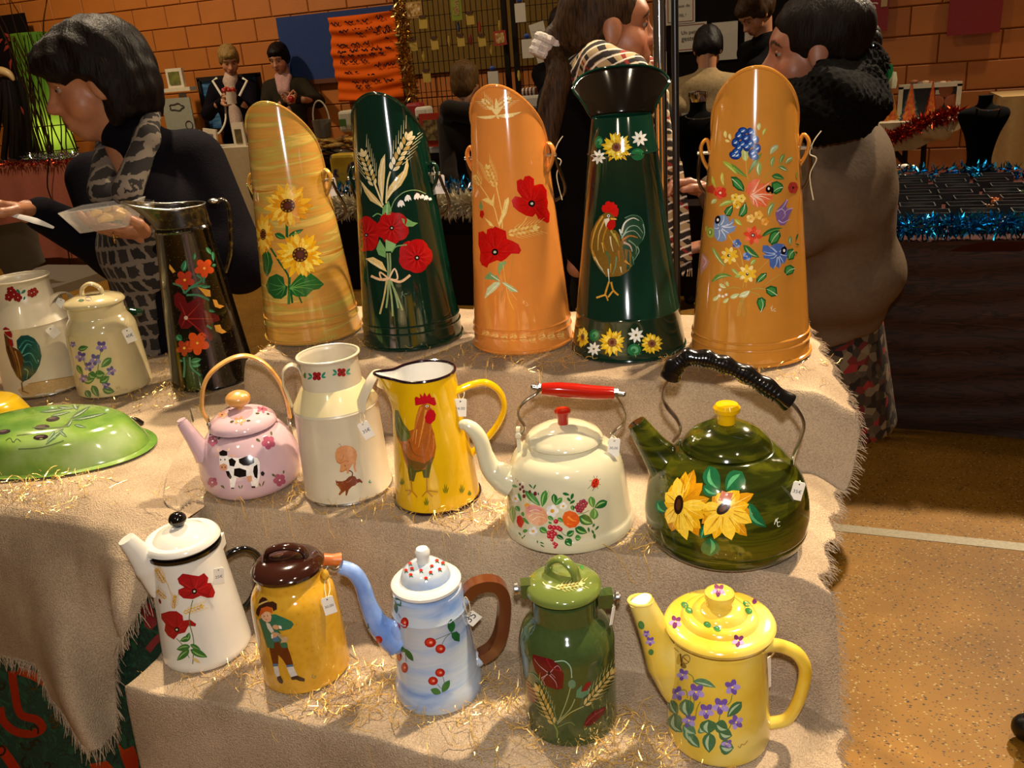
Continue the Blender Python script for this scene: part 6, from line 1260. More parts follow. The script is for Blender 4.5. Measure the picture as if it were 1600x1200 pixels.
class Person:
    def __init__(s, label, head, face, pitch=0.0, roll=0.0, hs=1.0, skin='#b87f5e', lip='#8c4a3e', brow='#3a261a', cat='person', group=None, height=None, feet=None, body_face=None):
        s.H = np.asarray(head, float); f = nz([face[0], face[1],0]); s.f = f; s.l = np.cross(f, UP); s.hs = hs
        u = UP * math.cos(pitch) + f * math.sin(pitch); fy = f * math.cos(pitch) - UP * math.sin(pitch)
        lx = s.l * math.cos(roll) + u * math.sin(roll); u = np.cross(lx, fy) if True else u
        s.M = np.stack([lx, fy, np.cross(lx, fy)],1)          # columns: left, forward, up of the head
        s.bf = s.f if body_face is None else nz([body_face[0], body_face[1],0]); s.bl = np.cross(s.bf, UP)
        ft = s.H[:2] if feet is None else feet
        s.root = empty('person', (ft[0], ft[1],0), label, cat, group); s.skin, s.lip, s.brow = skin, lip, brow
        s.bv = []; s.bF = []; s.bc = []; s.RB = np.stack([s.bl, s.bf, UP],1)
    def hw(s, p): return s.H + (s.M @ np.asarray(p, float)) * s.hs
    def head(s, h=0.0045, eyes=True, extra=()):
        dn = s.M.T @ np.array([0,0,-1.0]); e = np.array([0,-.030,-.060]) + dn * .13; v, f = sdf_mesh(HEADP[:-1] + [('c', (0,-.026,-.060), tuple(e),.050,.054)] + list(extra), h, .016, HEADCUT); c = head_color(v, s.skin, s.lip, s.brow); s._add(np.array([s.hw(p) for p in v]), f, c)
        if eyes:
            for sg in (-1,1):
                mb = MB(); cen = np.array([sg * .030,.0725,.0100]); mb.ball((0,0,0),.0112,18,14); vv = np.array(mb.v); d = nz([0,1,-.08]); q = vv @ d / .0112
                cc = np.where((q > .88)[:, None], np.array(lin('#120c08')), np.where((q > .60)[:, None], np.array(lin('#3a2a1c')), np.array(lin('#8a7c70')))); cc[(vv[:, 2] > .0022) | (vv[:, 2] < -.0062)] = np.array(lin(s.skin)) * np.array([.7,.62,.6,1])
                mk('eye', [s.hw(cen + p) for p in vv], mb.f, m_eye, s.root, cols=cc)
        return s
    def _add(s, v, f, c=None):
        n = len(s.bv); s.bv += [tuple(x) for x in v]; s.bF += [tuple(i + n for i in q) for q in f]
        s.bc += [tuple(x) for x in (c if c is not None else np.tile(np.array(lin(s.skin)),(len(v),1)))]
    def flesh(s, prims, h=.012, k=.02): v, f = sdf_mesh(prims, h, k); s._add(v, f); return s
    def hand(s, wrist, d, n, side=1, curl=.35, h=.0035, size=1.0, arm=None, spread=0.0, thumb=.7):
        """palm and five fingers; d points along the hand, n out of the palm, side the thumb's side"""
        w = np.asarray(wrist, float); d = nz(d); n = nz(np.asarray(n) - d * (np.asarray(n) @ d)); a = np.cross(d, n) * side; z = size; P_ = []
        R_ = np.stack([a, d, n],1); P_.append(('e', w + d * .048 * z, (.041 * z, .050 * z, .0155 * z), R_)); P_.append(('c', w - d * .05 * z, w + d * .02 * z, .027 * z, .026 * z))
        for i, (off, L) in enumerate(((.031,.068),(.0105,.077),(-.0105,.071),(-.030,.056))):
            p = w + (d * (.088 - .004 * abs(i - 1)) + a * off) * z; ang = curl * .8; r = .0095 * z
            P_.append(('c', w + (d * .05 + a * off * .8) * z, p, .011 * z, r))
            for q, fr in enumerate((.44,.31,.25)):
                dr = d * math.cos(ang) + n * math.sin(ang) + a * off * spread * 8; e = p + nz(dr) * L * fr * z; P_.append(('c', p, e, r, r * .9)); p = e; r *= .9; ang += curl * 1.1
        t0 = w + (d * .025 + a * .028) * z; t1 = t0 + nz(d * .7 + a * thumb + n * .25) * .045 * z; t2 = t1 + nz(d * .95 + a * .15 + n * .35) * .034 * z; t3 = t2 + nz(d + n * .5 - a * .1) * .022 * z
        P_ += [('c', t0, t1,.0145 * z, .0115 * z),('c', t1, t2,.0110 * z, .0098 * z),('c', t2, t3,.0098 * z, .0080 * z)]
        if arm is not None: P_.append(('c', w - d * .04 * z, arm, .026 * z, .034 * z))
        v, f = sdf_mesh(P_, h, .006); s._add(v, f); return s
    def body(s): return mk('body', s.bv, s.bF, m_skin, s.root, cols=s.bc, sharp=None)
    def wear(s, name, prims, mat, h=.012, k=.035, cut=(), label=None, bump=None):
        v, f = sdf_mesh(prims, h, k, cut, bump); o = mk(name, v, f, mat, s.root, sharp=None)
        if label: o['label'] = label
        return o
    def hair(s, prims, mat, h=.006, cut=(), name='hair', k=.02, amp=.0025, freq=(130,60,25)):
        bump = (lambda p: amp * np.sin(p[:, 0] * freq[0] + 3 * np.sin(p[:, 2] * freq[2])) * np.sin(p[:, 1] * freq[0] * .8 + 2 * np.sin(p[:, 2] * freq[2] * 1.3))) if amp else None
        v, f = sdf_mesh(prims, h, k, cut, bump); return mk(name, [s.hw(p) for p in v], f, mat, s.root, sharp=None)
    # common garments, joints in world space
    def torso(s, neck, pelvis, w=.19, dpt=.125, hip=.18):
        neck, pelvis = np.asarray(neck, float), np.asarray(pelvis, float); ax = neck - pelvis; L = np.linalg.norm(ax); u = ax / L; l = nz(s.bl - u * (s.bl @ u)); R_ = np.stack([l, np.cross(u, l), u],1)
        at = lambda t: pelvis + ax * t
        return [('e', at(.80),(w, dpt * .95, L * .24), R_),('e', at(.58),(w * .92, dpt * 1.08, L * .28), R_),('e', at(.32),(w * .84, dpt * .98, L * .30), R_),('e', at(.05),(hip, dpt * 1.08, L * .24), R_),('c', at(.88) - l * w * .55, at(.88) + l * w * .55,.062,.062),('c', at(.9), at(1.02),.07,.058)]
    def sleeve(s, sh, el, wr, r=(.062,.052,.038)): return [('c', sh, el, r[0], r[1]),('c', el, wr, r[1], r[2])]
    def legs(s, pelvis, mat, skirt=False, r=.085, shoes='#1a1512', name=None):
        p = np.asarray(pelvis, float); q = []; sh = []
        for sg in (-1,1):
            hip = p + s.bl * sg * .085; an = np.array([s.root.location[0], s.root.location[1],.09]) + s.bl * sg * .095; kn = (hip + an) / 2 + s.bf * .02
            q += [('c', hip, kn, r, r * .72),('c', kn, an, r * .72, r * .55)]; sh += [('c', an + np.array([0,0,-.045]), an + s.bf * .15 + np.array([0,0,-.055]),.042,.034)]
        if skirt: s.wear('skirt', [('c', p + UP * .05, np.array([s.root.location[0], s.root.location[1],.30]),.17,.25)], mat, .016,.05,[('p', (0,0,.36),(0,0,-1.0),0)])
        s.wear('stockings' if skirt else 'trousers', q, cloth_mat('dark_stockings', '#120e0c') if skirt else mat, .02,.05); v, f = sdf_mesh(sh, .012,.01,[('p', (0,0,0.004),(0,0,-1),0)]); mk('shoes', v, f, P('shoe_leather', '#17110d',.4), s.root, sharp=None)
m_eye = col_mat('eyeball', rough=0.08, coat=0.6, var=.02)
LEFTV = -RC[:, 0]; RIGHTV = RC[:, 0]; TOCAM = -VIEWH
BOB = [('e', (0,-.022,.046),(.094,.118,.096)),('e', (0,-.055,-.01),(.088,.085,.10)),('e', (.070,-.012,-.02),(.026,.060,.075)),('e', (-.070,-.012,-.02),(.026,.060,.075)),('e', (0,.050,.072),(.070,.052,.040))]
BOBCUT = [('e', (0,.100,-.045),(.066,.085,.098))]
SHORT = [('e', (0,-.016,.048),(.086,.108,.090)),('e', (0,-.05,.0),(.080,.070,.080)),('e', (0,.045,.078),(.064,.050,.030)),('e', (.070,.0,.012),(.018,.032,.042)),('e', (-.070,.0,.012),(.018,.032,.042))]
SHORTCUT = [('e', (0,.105,-.035),(.064,.075,.090))]
BACKC = [('e', (0,-.022,.044),(.081,.100,.088)),('e', (0,-.060,.0),(.070,.060,.070))]
BACKCUT = [('e', (0,.115,-.03),(.085,.082,.110)),('e', (.085,.054,-.045),(.03,.050,.065)),('e', (-.085,.054,-.045),(.03,.050,.065))]
m_hdark = hair_mat('dark_brown_hair', '#080504', '#1a100a'); m_hbrown = hair_mat('brown_hair', '#1c120a', '#4a3420'); m_hblond = hair_mat('blond_hair', '#5a4020', '#a8864c'); m_hblack = hair_mat('black_hair', '#070506', '#1c1412'); m_hmid = hair_mat('mid_brown_hair', '#3a2814', '#6a4c28')
m_navy = cloth_mat('navy_knit', '#0d0a10'); m_blackc = cloth_mat('black_wool', '#080606')
# --- woman at the left eating from a tray
m_check = None
def check_mat():
    m, nt, b = base_mat('houndstooth'); N, L = nt.nodes, nt.links; tc = N.new('ShaderNodeTexCoord')
    mp = N.new('ShaderNodeMapping'); mp.inputs['Rotation'].default_value = (0,0.1,0.35); L.new(tc.outputs['Object'], mp.inputs['Vector'])
    nz_ = N.new('ShaderNodeTexNoise'); nz_.inputs['Scale'].default_value = 60; L.new(mp.outputs['Vector'], nz_.inputs['Vector'])
    ad = N.new('ShaderNodeMix'); ad.data_type = 'VECTOR'; ad.inputs[0].default_value = .02; L.new(mp.outputs['Vector'], ad.inputs[4]); L.new(nz_.outputs['Color'], ad.inputs[5])
    c1 = N.new('ShaderNodeTexBrick'); c1.inputs['Scale'].default_value = 15; c1.inputs['Color1'].default_value = lin('#15110f'); c1.inputs['Color2'].default_value = lin('#28211d'); c1.inputs['Mortar'].default_value = lin('#75695c'); c1.inputs['Mortar Size'].default_value = .085; c1.inputs['Mortar Smooth'].default_value = .2; c1.inputs['Brick Width'].default_value = .55; c1.inputs['Row Height'].default_value = .6; c1.offset = .35
    sw = N.new('ShaderNodeSeparateXYZ'); cb = N.new('ShaderNodeCombineXYZ'); L.new(ad.outputs[1], sw.inputs[0]); L.new(sw.outputs[0], cb.inputs[0]); L.new(sw.outputs[2], cb.inputs[1]); L.new(cb.outputs[0], c1.inputs['Vector'])
    L.new(c1.outputs['Color'], b.inputs['Base Color']); b.inputs['Roughness'].default_value = .9
    return m
m_check = check_mat()
p1 = Person('woman in dark sweater and checked vest eating from a clear plastic tray', J(150,132,2.12), LEFTV * 1.0 + TOCAM * .42, pitch=.20, hs=1.10, skin='#a8704e', lip='#84423a', feet=J(285,520,2.5)[:2], body_face=LEFTV + TOCAM * .35)
p1.head(.004)
p1.hair(BOB + [('e', (0,-.060,.03),(.075,.055,.085)),('e', (0,.060,.062),(.072,.052,.040)),('c', (0,-.07,-.02),(0,-.085,-.075),.050,.030)], m_hdark, .005, BOBCUT + [('e', (.085,.050,-.045),(.05,.062,.075)),('e', (-.085,.050,-.045),(.05,.062,.075)),('e', (0,.03,-.15),(.12,.09,.07))], amp=.003)
nk = p1.hw((0,-.05,-.17)); pv = J(285,540,2.47)
T1 = p1.torso(nk + np.array([0,0,-.035]), pv, w=.215, dpt=.150, hip=.205)
shN = J(300,255,2.24); elN = J(372,410,2.26); wrN = J(262,366,2.16); shF = J(150,282,2.42); elF = J(185,395,2.36); wrF = J(66,335,2.18)
p1.wear('sweater', T1 + p1.sleeve(shN, elN, wrN, (.088,.076,.050)) + p1.sleeve(shF, elF, wrF, (.080,.070,.045)) + [('c', nk + np.array([0,0,-.02]), p1.hw((0,-.030,-.060)) - UP * .055,.078,.068)], m_navy, .011)
fr = nz(p1.bf); vd = nz(LEFTV * .75 + TOCAM)
vest = [(q[0], np.asarray(q[1]) + vd * .006, np.asarray(q[2]) * np.array([1.02,1.05,1.0]), q[3]) for q in T1[:4]]
p1.wear('checked_vest', vest, m_check, .011,.03,[('p', J(262,330,2.10),-nz(LEFTV * 1.0 + TOCAM * .15),0),('p', J(235,330,2.12),-vd, 0)])
p1.wear('checked_collar', [('c', J(240,168,2.20), J(230,215,2.10),.020,.028),('c', J(230,215,2.10), J(198,300,2.07),.028,.036),('c', J(165,218,2.22), J(160,300,2.12),.022,.036)], m_check, .008,.02)
p1.legs(pv + UP * -.05, cloth_mat('dark_trousers', '#14110f'))
p1.flesh([('c', nk - UP * .06, pv, .045,.10),('c', shN, elN, .03,.03),('c', elN, wrN, .038,.03),('c', shF, elF, .03,.03),('c', elF, wrF, .038,.03)],.016)
p1.hand(J(238,366,2.13), J(160,358,2.05) - J(238,366,2.13), np.array([0,0,1.0]) - TOCAM * .3, side=-1, curl=.22, h=.0036, size=1.08, arm=wrN, thumb=.9)
p1.hand(J(58,333,2.17), J(-10,322,2.10) - J(58,333,2.17), np.array([0,0,-.7]) + LEFTV * .2 + TOCAM * .4, side=1, curl=.5, h=.0036, size=1.10, arm=wrF)
p1.body()
mb = MB(); ring = [J(178,372,2.05) + (RIGHTV * math.cos(a) * .2 + UP * math.sin(a)) * .0125 + TOCAM * .006 * math.cos(a) for a in np.linspace(0,2 * math.pi, 20, endpoint=False)]; mb.sweep(ring, .0018, None, RIGHTV, 6, False, True); mb.ball(J(183,369,2.03),.004,8,6); mb.build('ring', P('gold', '#c9a050',.2,1.0), p1.root)
mb = MB(); mb.ball(p1.hw((.077,-.006,-.042)),.006,10,8); mb.build('earring', m_steel, p1.root)
# her tray of food, its pieces and the plastic knife
m_plastic = P('clear_plastic', '#d9d2c8',.15,0,0,.03, alpha=.25)
trc = J(165,335,2.02); tx = nz(RIGHTV + UP * .02); tx[2] = .06; tx = nz(tx); ty = nz(np.cross(UP, tx)); tz = np.cross(tx, ty)
def trp(a, b, c): return trc + tx * a + ty * b + tz * c
tv = []
for c_, kx, ky in ((-.030,.052,.040),(.022,.078,.058)): tv += [trp(-kx, -ky, c_), trp(kx, -ky, c_), trp(kx, ky, c_), trp(-kx, ky, c_)]
tray = mk('plastic_tray', tv, [(0,1,2,3),(0,4,5,1),(1,5,6,2),(2,6,7,3),(3,7,4,0)], m_plastic, loc=trc, smooth=False); mod = tray.modifiers.new('t', 'SOLIDIFY'); mod.thickness = .0012
tag(tray, 'clear plastic tray of food held by the woman at left', 'tray')
mb = MB(); mb.sweep([tv[4], tv[5], tv[6], tv[7]],.002, None, UP, 6, True, True); mb.build('tray_rim', m_plastic, tray)
m_food = P('pasta', '#c79a45',.5,0,.2,.2,90); g = np.random.default_rng(3)
for i in range(16):
    a, b = g.uniform(-.02,.055), g.uniform(-.035,.035); c_ = -.022 + .018 * g.random() + (.012 if i % 3 == 0 else 0); q = trp(a, b, c_); dr = nz(g.normal(0,1,3) * np.array([1,1,.4])) * .014
    mb = MB(); mb.sweep(catmull([q - dr, q + UP * .004, q + dr],4),[.006,.009,.006], seg=8); tag(mb.build('potato_piece', m_food, loc=q), 'golden potato piece in the clear plastic tray held at left', 'food', 'potato pieces in the plastic tray')
kn = [J(-6,327,2.08), J(22,336,2.07), J(55,345,2.06), J(84,356,2.05)]
mb = MB(); mb.sweep(catmull(kn, 5),[.004,.006,.008,.003],[.001] * 4, TOCAM + UP, 8); tag(mb.build('plastic_knife', P('white_plastic', '#d9d4cc',.3), loc=kn[0]), 'white plastic knife in the hand at the left edge', 'cutlery')
# --- ponytailed woman behind the dark green ewer
p2 = Person('woman with long ponytail, white scrunchie and checked scarf facing right', J(952,48,2.12), RIGHTV + VIEWH * .10, pitch=.02, hs=1.06, skin='#a0684a', lip='#9a4a3c', feet=J(965,500,2.62)[:2], body_face=RIGHTV + VIEWH * .3)
p2.head(.004)
p2.hair(BACKC + [('c', (0,-.10,.01),(0,-.150,-.025),.034,.026)], m_hbrown, .005, BACKCUT, amp=.0015)
mb = MB(); c0 = p2.hw((0,-.150,-.030)); dr = nz(p2.hw((0,-.165,-.06)) - p2.hw((0,-.135,0)))
tail = [p2.hw((0,-.150,-.02)), J(873,110,2.10), J(862,170,2.12), J(852,235,2.15), J(850,290,2.18)]
mb.sweep(catmull(tail, 8),[.020,.032,.034,.028,.010],[.016,.026,.026,.02,.008], VIEWH, 14); mb.build('ponytail', m_hbrown, p2.root)
for a in (-.018,0,.016):
    mb = MB(); cc = c0 + dr * a; u1 = nz(np.cross(dr, VIEWH)); u2 = np.cross(dr, u1); mb.sweep([cc + (u1 * math.cos(t) + u2 * math.sin(t)) * (.026 + .003 * math.sin(9 * t)) for t in np.linspace(0,2 * math.pi, 40, endpoint=False)],.0115, None, dr, 8, False, True); mb.build('scrunchie', cloth_mat('scrunchie_white', '#c9c0b8'), p2.root)
nk = p2.hw((0,-.05,-.17)); pv = J(968,480,2.56); T2 = p2.torso(nk + np.array([0,0,-.02]), pv, .20,.125,.18)
sA = J(890,165,2.20); eA = J(880,330,2.28); wA = J(930,420,2.3); sB = J(1010,190,2.42); eB = J(1030,330,2.45); wB = J(1035,430,2.4)
p2.wear('jacket', T2 + p2.sleeve(sA, eA, wA, (.085,.068,.045)) + p2.sleeve(sB, eB, wB, (.08,.066,.045)), m_blackc, .012)
p2.legs(pv, cloth_mat('dark_trousers', '#14110f')); p2.flesh([('c', nk - UP * .06, pv, .045,.09),('c', sA, eA, .04,.036),('c', eA, wA, .035,.028),('c', sB, eB, .04,.036),('c', eB, wB, .035,.028)],.016)
p2.hand(wA, J(990,425,2.28) - wA, UP * -1 + TOCAM * .2,1,.3,.005, arm=eA); p2.hand(wB, J(1030,470,2.38) - wB, RIGHTV + TOCAM * .2,-1,.3,.005, arm=eB); p2.body()
def plaid():
    m, nt, b = base_mat('scarf_plaid'); N, L = nt.nodes, nt.links; tc = N.new('ShaderNodeTexCoord'); cur = None
    mp = N.new('ShaderNodeMapping'); mp.inputs['Rotation'].default_value = (.5,.5,.6); L.new(tc.outputs['Object'], mp.inputs['Vector'])
    mix = None
    for ax, cc, th, sc in (('X', '#2a2220',.80,9),('Z', '#2a2220',.80,9),('X', '#8e2a20',.985,4.5),('Z', '#e8dfce',.9,18)):
        w = N.new('ShaderNodeTexWave'); w.bands_direction = ax; w.inputs['Scale'].default_value = sc; L.new(mp.outputs['Vector'], w.inputs['Vector'])
        gt = N.new('ShaderNodeMath'); gt.operation = 'GREATER_THAN'; gt.inputs[1].default_value = th; L.new(w.outputs['Fac'], gt.inputs[0])
        mx = N.new('ShaderNodeMix'); mx.data_type = 'RGBA'; mx.inputs[6].default_value = lin('#b39a70'); mx.inputs[7].default_value = lin(cc)
        if mix: L.new(mix, mx.inputs[6])
        L.new(gt.outputs[0], mx.inputs[0]); mix = mx.outputs[2]
    L.new(mix, b.inputs['Base Color']); b.inputs['Roughness'].default_value = .9; return m
m_plaid = plaid()
p2.wear('scarf', [('c', J(902,112,2.13), J(935,92,2.04),.036,.038),('c', J(935,92,2.04), J(985,112,2.04),.038,.040),('c', J(985,112,2.04), J(1020,150,2.12),.036,.036),('c', J(1020,150,2.12), J(1040,260,2.2),.034,.030),('c', J(902,112,2.13), J(960,80,2.28),.036,.036),('c', J(960,80,2.28), J(1010,110,2.24),.036,.036)], m_plaid, .009,.02)
mb = MB(); a0, a1 = J(1050,255,2.22), J(1062,408,2.30); mb.sweep(catmull([a0,(a0 + a1) / 2 + RIGHTV * .004, a1],6),[.026,.030,.034],[.006] * 3, TOCAM, 12); sc = mb.build('scarf_end', m_plaid, p2.root)
mb = MB()
for t in np.linspace(-.03,.03,16): q = a1 + RIGHTV * t; mb.sweep([q, q - UP * .02 + RIGHTV * .002, q - UP * .042 + RIGHTV * random.uniform(-.006,.006)],.0012, seg=4)
tag(mb.build('scarf_fringe', m_plaid, p2.root), kind='stuff')
# --- woman with black fur collar at the right
p3 = Person('woman in beige jacket with black fur collar facing left at right', J(1268,84,2.18), LEFTV + VIEWH * .22, pitch=.04, hs=1.10, skin='#a06a50', lip='#7e4238', feet=J(1290,480,2.72)[:2], body_face=LEFTV + VIEWH * .45)
p3.head(.004)
p3.hair(BACKC + [('e', (0,-.07,.05),(.074,.070,.070)),('e', (0,-.020,.050),(.080,.104,.090))], m_hdark, .005, BACKCUT, amp=.0015)
mb = MB(); bc = J(1342,58,2.20)
for i in range(9):
    a = i * .75; q = bc + RIGHTV * .026 * math.cos(a) + UP * .045 * math.sin(a) + VIEWH * .02 * math.sin(2 * a); mb.ball(q, (.030,.030,.034),12,9)
mb.sweep(catmull([J(1318,30,2.2), J(1330,8,2.2), J(1352,10,2.2), J(1354,34,2.2)],6),[.012,.016,.014,.01], seg=10); mb.build('hair_bun', m_hdark, p3.root)
mb = MB()
for sg in (-1,1):
    for i in range(6):
        q0 = J(1335 + i * 4,30 + i * 11,2.17 + sg * .02); mb.sweep(catmull([q0 - UP * .005, q0 + RIGHTV * .022 + UP * .006 + TOCAM * .012, q0 + RIGHTV * .042 - UP * .004],4),[.003,.0045,.002], seg=6)
mb.build('claw_clip', enamel('black_clip', '#0a0a0c',.15), p3.root)
mb = MB(); q = p3.hw((.078,-.004,-.046)); ring = [q - UP * .010 + (LEFTV * math.cos(a) + UP * math.sin(a)) * .011 for a in np.linspace(0,2 * math.pi, 20, endpoint=False)]; mb.sweep(ring, .0022, None, TOCAM, 6, False, True); mb.build('earring', P('gold', '#c9a050',.2,1.0), p3.root)
nk = p3.hw((0,-.05,-.17)); pv = J(1288,480,2.66); T3 = p3.torso(nk + np.array([0,0,-.03]), pv + UP * .02,.235,.17,.235)
sA = J(1262,235,2.26); eA = J(1235,352,2.24); wA = J(1120,305,2.24); sB = J(1240,235,2.6); eB = J(1215,370,2.6); wB = J(1120,380,2.6)
m_jk = cloth_mat('beige_jacket', '#665544',.0,.25,90,.8,.08)
fold = lambda p: .006 * np.sin(p[:, 2] * 38 + 6 * p[:, 0] + 3 * np.sin(p[:, 1] * 9)) * np.exp(-((p[:, 2] - 1.12) / .12) ** 2) + .003 * np.sin(p[:, 0] * 40 + p[:, 2] * 25)
p3.wear('jacket', T3 + [('e', J(1300,425,2.52),(.235,.20,.16), p3.RB)] + p3.sleeve(sA, eA, wA, (.10,.085,.055)) + p3.sleeve(sB, eB, wB, (.09,.08,.05)), m_jk, .013,.04,[('p', pv + UP * -.05,-UP + RIGHTV * .12,0)], bump=fold)
fur = lambda p: .007 * np.sin(p[:, 0] * 210 + 2 * np.sin(p[:, 2] * 90)) * np.sin(p[:, 1] * 190) * np.sin(p[:, 2] * 230) + .006 * np.sin(p[:, 2] * 60 + p[:, 0] * 40)
m_fur = P('black_fur', '#080605',.95,0,0,.4,120,1.0,420)
p3.wear('fur_collar', [('c', J(1246,152,2.10), J(1290,168,2.04),.052,.080),('c', J(1290,168,2.04), J(1338,160,2.12),.085,.080),('c', J(1340,145,2.14), J(1345,110,2.32),.070,.06),('c', J(1345,110,2.32), J(1280,120,2.42),.06,.06),('c', J(1280,120,2.42), J(1232,150,2.3),.06,.045),('c', J(1300,120,2.12), J(1345,95,2.2),.05,.055)], m_fur, .006,.03, bump=fur)
m_print = ramp_mat('floral_skirt', [(0.0,'#8e1f22'),(.16,'#171210'),(.3,'#6a5a44'),(.42,'#1c1512'),(.6,'#8a7a60'),(.75,'#171210')],(1,1,1),38,2, rough=.8, coat=0, kind='cell')
p3.legs(pv + UP * -.08, m_print, True)
mb = MB(); mb.sweep(catmull([J(1364,190,2.32), J(1372,230,2.30), J(1368,262,2.30)],5),.008,.003, TOCAM, 8); mb.build('bag_strap', m_blackc, p3.root)
p3.flesh([('c', nk - UP * .06, pv, .045,.11),('c', sA, eA, .045,.04),('c', eA, wA, .04,.03),('c', sB, eB, .045,.04),('c', eB, wB, .04,.03)],.016)
p3.hand(J(1116,302,2.24), J(1070,288,2.22) - J(1116,302,2.24),-UP + TOCAM * .3,1,.45,.004,1.05, arm=wA); p3.hand(wB, LEFTV - UP * .2,-UP, -1,.4,.006, arm=eB); p3.body()
mb = MB()
for i in range(26):
    q = J(1112 + random.uniform(-4,8),318 + random.uniform(-14,22),2.22); mb.sweep([q, q + LEFTV * random.uniform(.004,.014) - UP * random.uniform(.006,.018)],.0012, seg=4)
tag(mb.build('cuff_trim', P('fur_trim', '#9a8c78',.9), p3.root), kind='stuff')
# --- people at the far stalls
def simple(label, head, face, hs, hair, haircut, hm, top, armsl, armsr, pitch=.1, skin='#b07a58', lean=0.0, group=None, w=.20, trousers='#1c1816', body_face=None, h=.007, hair_extra=()):
    p = Person(label, head, face, pitch=pitch, hs=hs, skin=skin, body_face=body_face, feet=(np.asarray(head) - nz([face[0], face[1],0]) * lean)[:2])
    p.head(h); p.hair(hair + list(hair_extra), hm, h, haircut, amp=.002); nk = p.hw((0,-.035,-.06)) - UP * .10 * hs; pv = np.array([p.root.location[0], p.root.location[1], max(.70, nk[2] - .56)])
    T = p.torso(nk - UP * .02, pv, w, .13,.18); l = -p.bl; shl = nk - UP * .09 + l * (w - .035); shr = nk - UP * .09 - l * (w - .035)
    q = T + p.sleeve(shl, armsl[0], armsl[1],(.065,.055,.04)) + p.sleeve(shr, armsr[0], armsr[1],(.065,.055,.04))
    p.wear('jacket', q, top, .014); p.legs(pv, cloth_mat('trousers_' + trousers[1:], trousers)); p.flesh([('c', nk - UP * .14, pv, .035,.08),('c', shl, armsl[0],.04,.036),('c', armsl[0], armsl[1],.036,.028),('c', shr, armsr[0],.04,.036),('c', armsr[0], armsr[1],.036,.028)],.018)
    for a, s_ in ((armsl, 1),(armsr, -1)): p.hand(a[1], a[2] if len(a) > 2 else a[1] - a[0], a[3] if len(a) > 3 else -UP, s_, .5,.006, arm=a[0])
    p.body(); p.nk = nk; p.pv = pv; return p
f4 = TOCAM + LEFTV * -.25
D4 = 7.75
p4 = simple('blonde woman in navy blazer with white piping holding a small pot', J(358,95, D4), RIGHTV * .35 + TOCAM, 1.04, SHORT, SHORTCUT, m_hblond, m_navy, (J(395,175, D4), J(372,158, D4 - .25), J(360,150, D4 - .3) - J(372,158, D4 - .25), LEFTV),(J(325,178, D4), J(345,160, D4 - .25), J(357,152, D4 - .3) - J(345,160, D4 - .25), RIGHTV), pitch=.45, body_face=TOCAM + RIGHTV * .1)
p4.wear('roll_neck', [('c', p4.nk + UP * .01 + TOCAM * .02, p4.nk - UP * .03 + TOCAM * .05,.060,.072),('c', p4.nk + TOCAM * .075 - UP * .05, p4.pv + TOCAM * .10 + UP * .1,.06,.065)], cloth_mat('cream_knit', '#b59a88'),.012,.02)
for a, b, c_ in ((-1,(335,128),(347,150)),(1,(383,128),(374,150))):
    mb = MB(); q = [J(b[0] + a * -4, b[1] - 6, D4 - .17), J(b[0] + a * 3, b[1] - 2, D4 - .2), J(c_[0] + 0, c_[1], D4 - .2)]; mb.sweep(q, .010,.004, TOCAM, 8); mb.build('lapel_piping', P('white_piping', '#d8cdb8',.7), p4.root)
mb = MB(); mb.sweep(catmull([J(352,165, D4 - .2), J(352,190, D4 - .2), J(342,208, D4 - .2), J(330,208, D4 - .2)],5),.008,.004, TOCAM, 6); mb.build('hem_piping', P('white_piping', '#d8cdb8',.7), p4.root)
pt = J(361,153, D4 - .32); mb = MB(); mb.lathe(pt - UP * .05,[(0,0),(.042,0),(.046,.10),(.040,.10),(0,.095)],24); po = mb.build('small_pot', P('pot_white', '#c8b8a0',.5), loc=pt); tag(po, 'small white pot with red flower held by the blonde woman', 'pot')
mb = MB()
for i in range(14): mb.ball(pt + UP * (.055 + .03 * random.random()) + RIGHTV * random.uniform(-.05,.05) + VIEWH * random.uniform(-.04,.04),.018,7,5)
mb.build('red_flowers', P('red_petal', '#a82a14',.5), po)
D5 = 7.75
p5 = simple('short-haired woman in brown cardigan and pink shirt at the far stall', J(436,92, D5), TOCAM + LEFTV * .25,1.04, SHORT, SHORTCUT, m_hdark, cloth_mat('olive_cardigan', '#2a2318'),(J(497,158, D5), J(465,156, D5 - .28), J(450,156, D5 - .3) - J(465,156, D5 - .28), TOCAM + UP),(J(415,175, D5), J(446,160, D5 - .28), J(456,156, D5 - .3) - J(446,160, D5 - .28), TOCAM + UP), pitch=.35, body_face=TOCAM + LEFTV * .1)
p5.wear('pink_shirt', [('c', p5.nk + TOCAM * .06 - UP * .02, p5.nk + TOCAM * .125 - UP * .30,.05,.058),('c', p5.nk + TOCAM * .06 + RIGHTV * .05, p5.nk + TOCAM * .12 - UP * .12 + RIGHTV * .02,.03,.04),('c', p5.nk + TOCAM * .06 - RIGHTV * .05, p5.nk + TOCAM * .12 - UP * .12 - RIGHTV * .02,.03,.04)], cloth_mat('pink_cotton', '#b58a82'),.012,.02)
mb = MB(); mb.ball(J(455,155, D5 - .36),.03,10,8); tag(mb.build('red_bauble', enamel('bauble_red', '#a01410')), 'small red ornament in the hands of the cardigan woman', 'ornament')
D6 = 5.62
p6 = simple('child with short brown hair in a dark hooded jacket seen from behind', J(728,128, D6), VIEWH + RIGHTV * .45,1.02, SHORT + [('e', (0,-.06,-.03),(.076,.060,.07))], SHORTCUT, m_hmid, cloth_mat('dark_parka', '#1e1610',.1),(J(702,280, D6), J(712,320, D6 + .2)),(J(752,260, D6), J(775,300, D6 + .2)), pitch=.1, w=.185)
